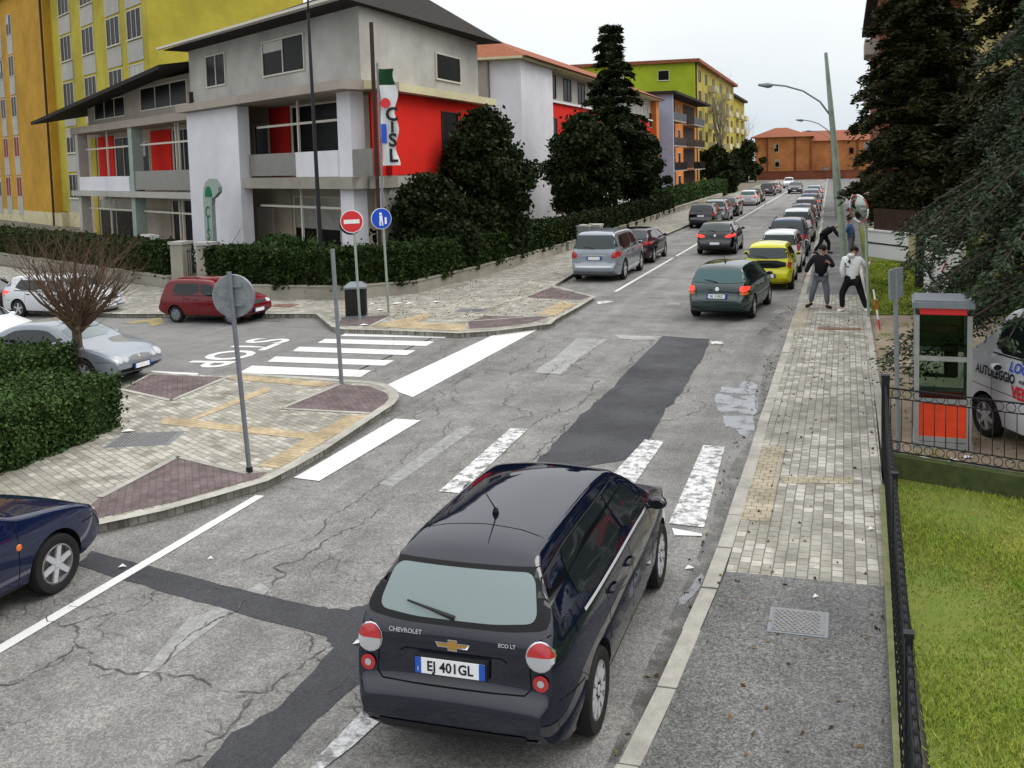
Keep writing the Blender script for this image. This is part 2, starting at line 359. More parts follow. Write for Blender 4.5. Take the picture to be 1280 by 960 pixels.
M['byellow'] = plaster('yellow_plaster', (.46, .26, .035), .14, .2); M['blemon'] = plaster('lemon_plaster', (.42, .36, .05), .14, .2); M['bochre'] = plaster('ochre_plaster', (.40, .33, .07)); M['boc2'] = plaster('pale_ochre_plaster', (.50, .41, .16))
M['bgreen'] = plaster('green_plaster', (.33, .42, .03)); M['bblue'] = plaster('blue_plaster', (.42, .47, .60)); M['borange'] = plaster('orange_plaster', (.60, .20, .05))
M['bcream'] = plaster('cream_plaster', (.55, .50, .32)); M['concrete'] = plaster('old_concrete', (.33, .31, .26), .2, .25)
M['brick'] = pavers('old_brick', ((.34, .14, .055), (.44, .20, .08)), (.36, .22, .12), .5, .14)
M['brickp'] = plaster('brick_wall', (.46, .19, .07), .2, .2); M['brickdark'] = plaster('dark_brick', (.2, .07, .04), .25, .2)
M['roof'] = mat('clay_roof', (.24, .085, .045), .85, var=.3, vscale=4, bump=.5, bscale=12); M['roofdark'] = mat('dark_roof', (.028, .024, .022), .9, var=.3, vscale=5, bump=.5, bscale=10)
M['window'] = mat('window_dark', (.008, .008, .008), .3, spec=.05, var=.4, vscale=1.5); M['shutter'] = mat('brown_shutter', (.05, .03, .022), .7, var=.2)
M['curtain'] = mat('pale_window', (.28, .27, .24), .3, var=.3, vscale=1.4)
M['redshut'] = mat('red_shutter', (.20, .015, .012), .6)
M['frame'] = mat('window_frame', (.55, .52, .45), .6); M['rail'] = mat('frosted_railing', (.16, .15, .13), .3, var=.15)
M['bark'] = mat('bark', (.07, .05, .038), .95, var=.35, vscale=12, bump=.8, bscale=25)
M['twig'] = mat('twig', (.105, .070, .045), .9, var=.3, vscale=5)
M['palebark'] = mat('pale_bark', (.30, .27, .19), .95, var=.3, vscale=8)
def leafmat(n, c, c2, vs=1.2, rn=.45, rough=.5): return mat(n, c, rough, col2=c2, vscale=vs, rnd=rn, spec=.06)
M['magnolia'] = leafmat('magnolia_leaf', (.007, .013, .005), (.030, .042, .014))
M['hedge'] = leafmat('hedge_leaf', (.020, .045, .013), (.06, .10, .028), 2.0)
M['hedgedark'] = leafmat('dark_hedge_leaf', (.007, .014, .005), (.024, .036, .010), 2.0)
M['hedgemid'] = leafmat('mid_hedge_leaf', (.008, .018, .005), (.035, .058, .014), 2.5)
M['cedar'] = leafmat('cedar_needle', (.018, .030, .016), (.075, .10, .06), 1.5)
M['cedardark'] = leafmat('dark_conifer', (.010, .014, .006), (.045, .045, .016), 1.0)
M['yucca'] = leafmat('yucca_leaf', (.02, .045, .01), (.07, .11, .03))
M['skin'] = mat('skin', (.42, .22, .15), .6); M['hair'] = mat('hair', (.015, .011, .009), .7)
M['blackcloth'] = mat('black_cloth', (.012, .012, .015), .9, bump=.3); M['greycloth'] = mat('grey_cloth', (.14, .15, .18), .9, bump=.3)
M['whitecloth'] = mat('white_cloth', (.66, .68, .68), .85, bump=.2); M['bluecloth'] = mat('blue_cloth', (.06, .11, .22), .85)
M['darkshoe'] = mat('dark_shoe', (.02, .018, .018), .6)
M['boothred'] = mat('booth_red', (.78, .065, .018), .5, var=.16, vscale=5, stain=.25); M['alu'] = mat('aluminium', (.36, .37, .36), .45, .35, var=.15, vscale=6, stain=.2)
M['boothglass'] = mat('booth_glass', (.03, .05, .045), .06, spec=.7, var=.3, vscale=2)
M['puddle'] = mat('puddle', (.16, .165, .18), .12, spec=.5, var=.35, vscale=3)
M['wet'] = mat('wet_asphalt', (.085, .083, .078), .3, spec=.4, var=.2, vscale=6)
M['iron'] = mat('cast_iron', (.22, .22, .22), .55, .3, var=.2, vscale=30, bump=.8, bscale=60)
M['rust'] = mat('rusty_cover', (.17, .10, .07), .8, var=.3, vscale=10)
M['fadedred'] = mat('faded_red', (.40, .10, .08), .7); M['greenlogo'] = mat('green_logo', (.0, .13, .06), .6); M['palegreen'] = mat('pale_green_panel', (.27, .34, .30), .6, var=.1)
M['litter'] = mat('paper_litter', (.7, .7, .68), .8)

# ------------------------------------------------------------------ ground, street, pavements
KH = .12
def patchy(m_, sc_, lo, hi):
    n = m_.node_tree; tc = n.nodes.new('ShaderNodeTexCoord'); z = n.nodes.new('ShaderNodeTexNoise'); z.inputs['Scale'].default_value = sc_; z.inputs['Detail'].default_value = 8; z.inputs['Roughness'].default_value = .6
    n.links.new(tc.outputs['Object'], z.inputs['Vector']); r = n.nodes.new('ShaderNodeMapRange'); r.inputs['From Min'].default_value = lo; r.inputs['From Max'].default_value = hi
    n.links.new(z.outputs['Fac'], r.inputs['Value']); n.links.new(r.outputs[0], n.nodes['Principled BSDF'].inputs['Alpha'])
patchy(M['wet'], 3.5, .40, .72); patchy(M['puddle'], 3.0, .34, .50)
def structure(name, mb, mt, **k):
    o = mb.build(name, mt, **k); o['kind'] = 'structure'; return o
structure('ground', MB().sheet([(-600, -60), (600, -60), (600, 900), (-600, 900)], -.012), M['ground'])
structure('road', MB().sheet([(-9.95, -8), (-1.2, -8), (-1.2, 203), (-9.95, 203)], 0), M['road'])
structure('side_street', MB().sheet([(-90, 17.2), (-9.9, 14.0), (-9.9, 27.5), (-90, 30)], .0).sheet([(-90, -8), (-9.95, -8), (-9.95, 14.0), (-90, 17.2)], .0).sheet([(-60, 192), (40, 192), (40, 203.5), (-60, 203.5)], .004), M['road2'])

def raised(name, poly, z, mt, kw=.13, km=None, sides=True):
    mb = MB(); poly = ccw(poly); mb.prism(poly, -.02, z, 0)
    return structure(name, mb, mt)
# right footway: pavers, then asphalt at both ends
KX = [(-1.95, -2), (-1.62, 5.0), (-1.46, 6.6), (-1.31, 9.4), (-1.30, 30), (-1.45, 60), (-1.9, 90), (-2.7, 150), (-3.4, 200)]
def kx(y):
    for (x0, y0), (x1, y1) in zip(KX, KX[1:]):
        if y <= y1: return x0+(x1-x0)*(y-y0)/(y1-y0)
    return KX[-1][0]
def strip(x0f, x1f, ys): return [(x1f(y), y) for y in ys][::1] + [(x0f(y), y) for y in reversed(ys)]
RW = lambda y: .52 if y > 12 else .47-.012*max(0, 12-y)
mb = MB(); ys = [-2, 5, 6.6, 9.35]; mb.prism(ccw(strip(lambda y: kx(y)+.16, RW, ys)), -.02, KH); structure('footway_asphalt', mb, M['walkasph'])
mb = MB(); mb.prism(ccw(strip(lambda y: kx(y)+.16, RW, [9.35, 20, 29.8])), -.02, KH); structure('footway_pavers', mb, M['paver'])
mb = MB(); mb.prism(ccw(strip(lambda y: kx(y)+.16, lambda y: .7+(y-30)*.004, [29.8, 45, 60, 90, 150, 200])), -.02, KH); structure('footway_far', mb, M['walkasph'])
mb = MB(); yy = -2.0
while yy < 200:
    L_ = random.uniform(.85, 1.05) if yy < 50 else 4
    jz = random.uniform(-.006, .006) if yy > 9 else random.uniform(-.02, .012); jx = random.uniform(-.006, .006) if yy > 9 else random.uniform(-.02, .02)
    y1 = yy+L_-.012
    mb.prism(ccw([(kx(yy)+jx, yy), (kx(yy)+jx+.155, yy), (kx(y1)+jx+.155, y1), (kx(y1)+jx, y1)]), -.02, KH+.004+jz); yy += L_
structure('kerb', mb, M['kerb'])
mb = MB(); mb.prism([(.50, 12.2), (.62, 12.2), (.64, 40), (.52, 40)], -.02, KH+.03); structure('footway_edging', mb, M['kerb'])
# tactile tan panels on the right footway
z = KH+.004
mb = MB(); mb.sheet(gp([(925, 650), (953, 558), (980, 558), (962, 652)], KH), z); mb.sheet(gp([(976, 604), (980, 596), (1066, 597), (1068, 605)], KH), z)
mb.sheet(gp([(988, 412), (996, 385), (1012, 385), (1006, 412)], KH), z); structure('tactile_paving', mb, M['tanpale'])

# left island between the crossings
isl = [(-160, 720), (0, 678), (60, 664), (115, 655), (200, 637), (265, 619), (330, 600), (365, 582), (400, 562), (435, 539), (470, 516), (487, 505), (493, 497), (491, 489), (481, 482), (462, 478), (430, 476), (298, 467), (283, 470), (188, 466), (152, 486), (150, 500), (60, 540), (-160, 560)]
islg = gp(isl, KH); mb = MB(); mb.prism(islg, -.02, KH); structure('island_pavement', mb, M['paverL'])
mb = MB()
edge = [tuple(G(u, v, KH))[:2] for u, v in isl[:18]]
ribbon(mb, edge, .17, KH+.006)
for a in ([(152, 487), (214, 501)], [(214, 501), (283, 472)], [(125, 622), (222, 571)], [(222, 571), (309, 592)], [(351, 511), (426, 480)], [(351, 511), (462, 517)]):
    ribbon(mb, [tuple(G(u, v, KH))[:2] for u, v in a], .10, KH+.01)
structure('kerb', mb, M['kerb'])
mb = MB()
for q in ([(100, 642), (125, 622), (222, 571), (309, 592), (335, 590), (322, 598), (215, 628), (112, 650)], [(351, 511), (426, 480), (462, 483), (484, 492), (486, 499), (474, 512), (462, 517)], [(152, 487), (214, 501), (283, 472), (190, 468)]):
    mb.sheet(gp(q, KH), KH+.004)
structure('porphyry_paving', mb, M['purple'])
mb = MB()
for q in ([(322, 583), (434, 519), (462, 519), (348, 586)], [(200, 530), (390, 550), (403, 543), (205, 521)], [(228, 527), (236, 528), (340, 488), (332, 484)], [(284, 474), (300, 469), (420, 479), (404, 484)]):
    mb.sheet(gp(q, KH), KH+.005)
structure('tan_paving', mb, M['tan'])

# far corner pavement, and the pavement along the coloured houses
far = [(150, 392), (397, 392), (418, 408), (430, 411), (500, 413), (574, 416), (620, 413), (660, 408), (685, 405), (692, 399), (720, 384), (742, 371), (690, 357)]
fg = [tuple(G(u, v, KH))[:2] for u, v in far] + [(-9.93, 34.2), (-9.95, 61), (-9.95, 200), (-13.6, 200), (-13.6, 76), (-13.0, 43), (-13.6, 33), (-15, 28.2), (-19.8, 27.5), (-24, 29), (-60, 45), (-60, 26.5)]
mb = MB(); mb.prism(ccw(fg), -.02, KH); structure('corner_pavement', mb, M['paverL'])
mb = MB(); ribbon(mb, [(-60, 26.5)]+fg[:17], .16, KH+.006)
for a in ([(418, 408), (426, 397)], [(462, 408), (495, 392)], [(656, 372), (690, 357)], [(656, 372), (560, 398)], [(585, 402), (690, 394)]):
    ribbon(mb, [tuple(G(u, v, KH))[:2] for u, v in a], .10, KH+.01)
structure('kerb', mb, M['kerb'])
mb = MB()
for q in ([(420, 407), (428, 398), (495, 393), (462, 408)], [(585, 402), (607, 395), (688, 396), (662, 404), (620, 409), (587, 411)], [(658, 372), (690, 359), (738, 371), (724, 375)]):
    mb.sheet(gp(q, KH), KH+.004)
structure('porphyry_paving', mb, M['purple'])
mb = MB()
for q in ([(690, 396), (722, 380), (700, 377), (672, 392)], [(500, 410), (580, 414), (583, 406), (505, 402)], [(462, 408), (502, 410), (540, 395), (530, 392)]):
    mb.sheet(gp(q, KH), KH+.005)
structure('tan_paving', mb, M['tan'])

# road paint and repairs
def px(mb, pts, z): mb.sheet(gp(pts), z)
def Z(pts, x0, y0, s): return [(x0+a*s, y0+b*s) for a, b in pts]
def ragged(poly, amp, n=5):
    out = []; L_ = len(poly)
    for i in range(L_):
        a = np.array(poly[i]); b = np.array(poly[(i+1) % L_])
        for k in range(n):
            out.append(tuple(a+(b-a)*k/n + (RNG.normal(0, amp, 2) if k else 0)))
    return out
mb = MB()
for q in ([(350,480),(805,498),(765,523),(300,508)], [(440,445),(893,460),(855,480),(410,465)], [(530,408),(975,422),(940,440),(505,425)], [(630,378),(1045,388),(1015,405),(600,393)], [(712,352),(1110,360),(1085,375),(690,367)]):
    px(mb, Z(q, 200, 300, .328), .008)
px(mb, [(479, 484), (516, 497), (682, 407), (642, 407)], .008)
px(mb, [(367, 598), (399, 602), (526, 526), (494, 524)], .008)
px(mb, [(840, 661), (877, 668), (878, 671), (843, 670)], .008)
a = G(325, 620); b = G(0, 812); d_ = (b-a)
ribbon(mb, [(a.x, a.y), (b.x, b.y), (b.x+.05, b.y-6)], .13, .008)
for (y0, y1) in ((30.5, 41.5), (42.5, 52), (54, 92), (93.5, 130)): ribbon(mb, [(-7.32, y0), (-7.32, y1)], .12, .008)
ribbon(mb, [(-9.9, 41.8), (-7.32, 41.8)], .12, .008)
px(mb, [(188, 464), (191, 466), (247, 470), (248, 467)], .008)
structure('road_markings', mb, M['paint'])
mb = MB()
px(mb, [(836, 655), (880, 660), (906, 559), (879, 557)], .009); px(mb, [(757, 603), (793, 606), (830, 552), (806, 550)], .009)
px(mb, [(548, 615), (575, 617), (660, 537), (638, 536)], .009)
px(mb, [(742, 378), (757, 376), (768, 377), (750, 381)], .009)
px(mb, [(886, 427), (902, 427), (905, 430), (890, 431)], .009)
px(mb, [(385, 960), (300, 1010), (340, 1010), (440, 935), (500, 880), (475, 868)], .009)
structure('worn_markings', mb, M['paintworn'])
mb = MB()
px(mb, [(475, 605), (491, 608), (597, 534), (577, 532)], .0022); px(mb, [(660, 380), (700, 384), (690, 388), (640, 386)][:4], .0022)
px(mb, [(835, 378), (850, 378), (850, 381), (832, 381)], .0022); px(mb, Z([(820,375),(860,400),(640,520),(590,505)], 0, 580, .396), .0022)
px(mb, Z([(600, 480), (740, 465), (480, 660), (420, 690)], 0, 580, .396), .0022)
px(mb, [(1010-40, 387), (990, 387), (985, 392), (966, 392)], .0022)
structure('faint_markings', mb, M['paintfaint'])
mb = MB(); px(mb, [(152, 404), (200, 397), (200, 400), (168, 405)], .009); px(mb, [(180, 400), (202, 397), (205, 405), (190, 408)], .0085)
structure('yellow_markings', mb, M['yellowpaint'])
# letters painted on the side street for drivers leaving it
def text_mesh(name, body, size, mt, parent=None, extr=0.0, align='CENTER', xs=1.0, bold=0.0, space=1.0):
    cu = bpy.data.curves.new(name, 'FONT'); cu.body = body; cu.size = size; cu.extrude = extr; cu.align_x = align; cu.align_y = 'CENTER'; cu.offset = bold; cu.space_character = space; cu.resolution_u = 3
    t = bpy.data.objects.new(name, cu); COL.objects.link(t); dg = bpy.context.evaluated_depsgraph_get(); dg.update()
    me = bpy.data.meshes.new_from_object(t.evaluated_get(dg)); bpy.data.objects.remove(t); me.materials.clear(); me.materials.append(mt)
    for v in me.vertices: v.co.x *= xs
    o = bpy.data.objects.new(name, me); COL.objects.link(o); o.parent = parent; return o
t = text_mesh('stop_lettering', 'STOP', 1.9, M['paint'], bold=.035, xs=.82)
c_ = G(296, 440); t.matrix_world = Matrix.Translation((c_.x, c_.y, .009)) @ Matrix.Rotation(R(-84), 4, 'Z') @ Matrix.Diagonal((.92, .8, 1, 1)); t['kind'] = 'structure'
p1 = Z([(290,275),(480,325),(760,395),(1000,452),(1100,462),(1180,435)], 0, 580, .396)+[(520, 740), (560, 800), (455, 850), (395, 900), (340, 960), (290, 1010), (215, 1000)]+Z([(640,960),(730,850),(880,770),(1055,580),(1030,545),(700,455),(500,400),(245,320)], 0, 580, .396)
mb = MB(); mb.sheet(ccw(ragged(gp(p1), .012)), .004); mb.sheet(ccw(ragged(gp([(829, 420), (868, 423), (887, 424), (880, 445), (872, 456), (862, 474), (850, 493), (826, 524), (805, 562), (782, 575), (735, 583), (657, 590), (672, 576), (697, 550), (722, 523), (745, 503), (770, 480), (800, 448)]), .02)), .004)
structure('tar_patches', mb, M['patch'])
mb = MB(); mb.sheet(ragged(gp([(668, 466), (700, 469), (716, 455), (728, 445), (758, 424), (722, 422), (700, 442)]), .02), .004)
mb.sheet(ragged(gp([(770, 419), (828, 421), (822, 426), (775, 424)]), .02), .005); structure('light_patches', mb, M['patchlight'])
# cracks
def fractal(a, b, amp, depth):
    if depth == 0: return [a]
    t = b-a; n_ = np.array([-t[1], t[0]]); m_ = (a+b)/2+n_*RNG.normal(0, amp)+t*RNG.normal(0, .06)
    return fractal(a, m_, amp, depth-1)+fractal(m_, b, amp, depth-1)
def crack(mb, pts, wid, amp=.13, n=7):
    g = [np.array(tuple(G(u, v))[:2]) for u, v in pts]; out = []
    for a, b in zip(g, g[1:]):
        dd = np.linalg.norm(b-a); out += fractal(a, b, amp, max(1, min(7, int(math.log2(max(2, dd/.035))))))
    out.append(g[-1]); ribbon(mb, out, min(wid*.5, .011), .0095, jitter=.9)
    for k in range(3, len(out)-3, max(8, len(out)//6)):
        if random.random() < .65:
            e = out[k]+RNG.normal(0, .16, 2); ribbon(mb, fractal(out[k], e, amp, 3)+[e], wid*.3, .0093, jitter=.85)
mb = MB(); cz = lambda p: Z(p, 0, 580, .396)
for p, w_ in (([(1213,135),(1000,270),(850,400),(740,470),(480,660)], .022), ([(480,660),(300,600),(240,570),(150,500),(100,480)], .03), ([(480,660),(620,680),(750,720),(860,715),(960,620),(1050,580)], .035), ([(960,530),(990,570),(970,600)], .03), ([(800,735),(760,790),(650,885),(650,905)], .03), ([(550,950),(650,925)], .035), ([(490,400),(300,520),(355,570)], .014), ([(240,570),(150,640),(60,690),(-20,700)], .02), ([(1060,765),(1200,790)], .02), ([(1160,410),(1180,440)], .02), ([(480,665),(510,690)], .02)):
    crack(mb, cz(p), w_)
for p, w_ in (([(700, 518), (740, 486), (755, 472)], .05), ([(660, 535), (700, 515), (690, 523)], .02), ([(700, 470), (722, 452), (735, 438), (755, 424)], .025), ([(700, 469), (755, 473)], .02), ([(655, 420), (828, 424)], .02), ([(612, 410), (690, 408), (706, 395)], .02), ([(640, 470), (672, 440), (713, 423)], .025), ([(600, 462), (700, 468)], .02), ([(829, 421), (790, 455), (745, 500), (700, 545), (660, 588)], .03), ([(887, 424), (872, 456), (850, 493), (805, 562)], .02), ([(560, 590), (600, 580), (640, 540)], .02), ([(300, 705), (520, 560), (640, 480)], .016), ([(860, 382), (920, 385), (985, 360)], .015), ([(770, 394), (900, 398)], .012), ([(946, 395), (952, 480), (948, 520)], .02), ([(935, 492), (950, 470), (945, 455)], .03)):
    crack(mb, p, w_)
for k in range(16):
    u, v = random.uniform(380, 860), random.uniform(400, 470) if k % 2 else random.uniform(500, 600)
    pts = [(u, v)]
    for q in range(3): pts.append((pts[-1][0]+random.uniform(-30, 30), pts[-1][1]+random.uniform(-9, 9)))
    crack(mb, pts, .012)
for k in range(14):
    u, v = random.uniform(0, 470), random.uniform(700, 950); pts = [(u, v)]
    for q in range(3): pts.append((pts[-1][0]+random.uniform(-50, 50), pts[-1][1]+random.uniform(-28, 28)))
    crack(mb, pts, .010)
for k in range(14):
    u, v = random.uniform(400, 640), random.uniform(430, 590); pts = [(u, v)]
    for q in range(4): pts.append((pts[-1][0]+random.uniform(5, 40), pts[-1][1]-random.uniform(2, 26)))
    crack(mb, pts, .014)
structure('road_cracks', mb, M['crack'])
# gutter: wet streak, puddles
def blob(pts, n=3):
    c = chaikin(gp(pts), n); ctr = np.mean(c, axis=0); return [tuple(np.array(p)+(np.array(p)-ctr)*(.07*math.sin(9*i/len(c)*6.28)+RNG.normal(0, .025))) for i, p in enumerate(c)]
mb = MB(); mb.sheet(blob([(892, 488), (915, 482), (938, 474), (947, 480), (943, 497), (950, 508), (941, 520), (944, 540), (934, 545), (912, 540), (900, 520)]), .006)
mb.sheet(blob([(862, 738), (872, 720), (882, 716), (876, 735), (864, 748), (850, 760), (846, 752)]), .006); structure('puddle', mb, M['puddle'])
mb = MB(); mb.sheet(blob([(905, 600), (925, 560), (952, 545), (950, 470), (968, 440), (975, 455), (960, 510), (935, 600), (905, 680), (885, 725), (850, 800), (800, 900), (778, 940), (786, 880), (838, 770), (875, 690)], 2), .0045)
mb.sheet(blob([(947, 420), (965, 418), (982, 410), (978, 402), (985, 398), (972, 396), (960, 406), (948, 415)], 2), .005); 
mb.sheet(blob([(960, 405), (975, 398), (990, 392), (985, 386), (968, 396)], 2), .0055); structure('wet_gutter', mb, M['wet'])
mb = MB(); mb.sheet([(-90, 23.6), (-15.2, 23.3), (-15.3, 24.0), (-90, 25.6)], .005)
for q in ((290, 395, 430, 402), (352, 404, 395, 412)):
    crack(mb, [(q[0], q[1]), (q[2], q[3])], .08)
structure('side_gutter', mb, M['wet'])

# right-hand ground: lawn behind the railing, dirt beside the booth, far lawn
mb = MB(); mb.sheet([(.52, -3), (14, -3), (14, 8.2), (2.1, 12.5), (.6, 13.0)], .05); structure('lawn_ground', mb, M['grassbase'])
mb = MB(); mb.sheet([(.6, 12.3), (14, 8.5), (22, 30), (.64, 26.5)], .03); structure('dirt_ground', mb, M['dirt'])
mb = MB(); mb.sheet([(.66, 26.5), (22, 29), (22, 60), (.8, 60)], .05); structure('far_lawn_ground', mb, M['grassbase'])

def blades(name, region, n, h, wd, label, cat='grass', z0=.05, clear=None):
    x0, x1, y0, y1 = region
    x = RNG.uniform(x0, x1, n); y = RNG.uniform(y0, y1, n)
    if clear is not None: k = clear(x, y); x, y = x[k], y[k]
    n = len(x); a = RNG.uniform(0, 6.28, n); hh = h*RNG.uniform(.4, 1.2, n)*(1+.5*np.sin(x*2.1+1.3*np.sin(y*1.7))*np.sin(y*1.9)); lean = RNG.normal(0, .6, (n, 2))*hh[:, None]
    dx, dy = np.cos(a)*wd/2, np.sin(a)*wd/2
    v = np.empty((n, 3, 3)); v[:, 0] = np.stack([x-dx, y-dy, np.full(n, z0)], 1); v[:, 1] = np.stack([x+dx, y+dy, np.full(n, z0)], 1); v[:, 2] = np.stack([x+lean[:, 0], y+lean[:, 1], z0+hh], 1)
    me = bpy.data.meshes.new(name); me.vertices.add(3*n); me.vertices.foreach_set('co', v.ravel()); me.loops.add(3*n); me.loops.foreach_set('vertex_index', np.arange(3*n, dtype=np.int32))
    me.polygons.add(n); me.polygons.foreach_set('loop_start', np.arange(0, 3*n, 3, dtype=np.int32)); me.polygons.foreach_set('loop_total', np.full(n, 3, dtype=np.int32)); me.update(); me.validate()
    me.materials.append(M['grass']); o = bpy.data.objects.new(name, me); COL.objects.link(o); tag(o, label, cat, kind='stuff'); return o
blades('grass', (.75, 4.5, 13.1, 25.5), 16000, .05, .016, 'sparse grass tufts in the dirt round the phone booth', z0=.03, clear=lambda x, y: (np.sin(x*3.1+y)*np.sin(y*2.3-x*1.7) > .45))
def thin(x, y): return (RNG.random(len(x)) < .62+.5*np.sin(x*1.9+.7*y)*np.sin(y*1.3-x)) & (y < 12.85-.36*(x-.6))
blades('grass', (.56, 5.2, 3.8, 12.9), 260000, .036, .009, 'short bright green grass growing behind the black railing', clear=thin)
blades('grass', (.68, 7, 26.6, 40), 30000, .09, .04, 'small green lawn beyond the dirt strip and phone booth')
# moss along the railing foot and scraps of leaf litter
structure('mossy_strip', MB().prism([(.26, 3.0), (.36, 3.0), (.50, 12.2), (.42, 12.2)], -.02, KH+.05), M['moss'])

# ------------------------------------------------------------------ foliage
def leaf_mesh(name, P_, size, mt, parent=None, aspect=1.6, direc=None, flat=0.0):
    n = len(P_); P_ = np.asarray(P_, float)
    a = RNG.normal(size=(n, 3)) if direc is None else np.asarray(direc)+RNG.normal(size=(n, 3))*.35
    a /= np.linalg.norm(a, axis=1)[:, None]+1e-9
    b = RNG.normal(size=(n, 3)); b[:, 2] *= (1-flat); b -= a*(a*b).sum(1)[:, None]; b /= np.linalg.norm(b, axis=1)[:, None]+1e-9
    s = size*RNG.uniform(.6, 1.3, n)[:, None]
    v = np.empty((n, 4, 3)); v[:, 0] = P_-a*s*aspect/2; v[:, 1] = P_+b*s/2; v[:, 2] = P_+a*s*aspect/2; v[:, 3] = P_-b*s/2
    me = bpy.data.meshes.new(name); me.vertices.add(4*n); me.vertices.foreach_set('co', v.ravel()); me.loops.add(4*n); me.loops.foreach_set('vertex_index', np.arange(4*n, dtype=np.int32))
    me.polygons.add(n); me.polygons.foreach_set('loop_start', np.arange(0, 4*n, 4, dtype=np.int32)); me.polygons.foreach_set('loop_total', np.full(n, 4, dtype=np.int32)); me.update(); me.validate()
    me.materials.append(mt); o = bpy.data.objects.new(name, me); COL.objects.link(o); o.parent = parent; return o
def shell_pts(c, r, n, thick=.35):
    d = RNG.normal(size=(n, 3)); d /= np.linalg.norm(d, axis=1)[:, None]
    return np.asarray(c)+d*np.asarray(r)*(1-thick*RNG.random(n)[:, None]**1.5)
def branch(mb, p, d, L_, r, depth, n=6, up=.15, tips=None, spread=.6, kidsn=3):
    pts = [p.copy()]; q = p.copy(); dd = d.copy(); st = max(3, int(L_/.3))
    for i in range(st):
        dd = (dd+Vector((random.gauss(0, .10), random.gauss(0, .10), random.gauss(0, .07)+up*.12))).normalized(); q = q+dd*L_/st; pts.append(q.copy())
    rad = [r*(1-.75*i/st) for i in range(st+1)]
    mb.tube(pts, rad, n, 0, cap=False)
    if tips is not None: tips.append(q.copy())
    if depth > 0:
        for k in range(kidsn):
            i = random.randint(max(1, st//3), st); s = pts[i]
            nd = (dd+Vector((random.gauss(0, spread), random.gauss(0, spread), random.gauss(0, spread*.6)))).normalized()
            branch(mb, s, nd, L_*random.uniform(.5, .75), rad[i]*.65, depth-1, max(3, n-1), up, tips, spread, kidsn)
def broadleaf(loc, h, rx, base, label, group=None, cat='tree', leaf='magnolia', n=26000, size=.12, rt=.16, nclump=70, narrow=.75, name='magnolia_tree'):
    root = empty(name, loc); tag(root, label, cat, group)
    mb = MB(); mb.tube([(0, 0, -.1), (.05, 0, h*.3), (0, .05, h*.65), (0, 0, h*.88)], [rt, rt*.8, rt*.5, rt*.15], 9, 0)
    for k in range(9):
        z = random.uniform(base, h*.75); a = random.uniform(0, 6.28); branch(mb, Vector((0, 0, z)), Vector((math.cos(a), math.sin(a), .6)), rx*.8, rt*.35, 1, 6)
    mb.build('trunk', M['bark'], root, smooth=True)
    pts = []
    for k in range(nclump):
        t = random.random()**.9; z = base+(h-base)*t
        prof = rx*(math.sin(math.pi*min(1, (t*.86+.14)))**narrow)
        a = random.uniform(0, 6.28); rr = prof*random.uniform(.15, .92)
        cr = rx*random.uniform(.13, .32)
        q_ = shell_pts((rr*math.cos(a), rr*math.sin(a), z), (cr*random.uniform(.8, 1.3), cr*random.uniform(.8, 1.3), cr*random.uniform(.6, 1.0)), int(n/nclump*(cr/rx/.24)**1.6), .6)
        q_ += RNG.normal(0, 1, q_.shape)*(RNG.random((len(q_), 1)) < .22)*rx*.07; pts.append(q_)
    leaf_mesh('crown', np.concatenate(pts), size, M[leaf], root)
    return root
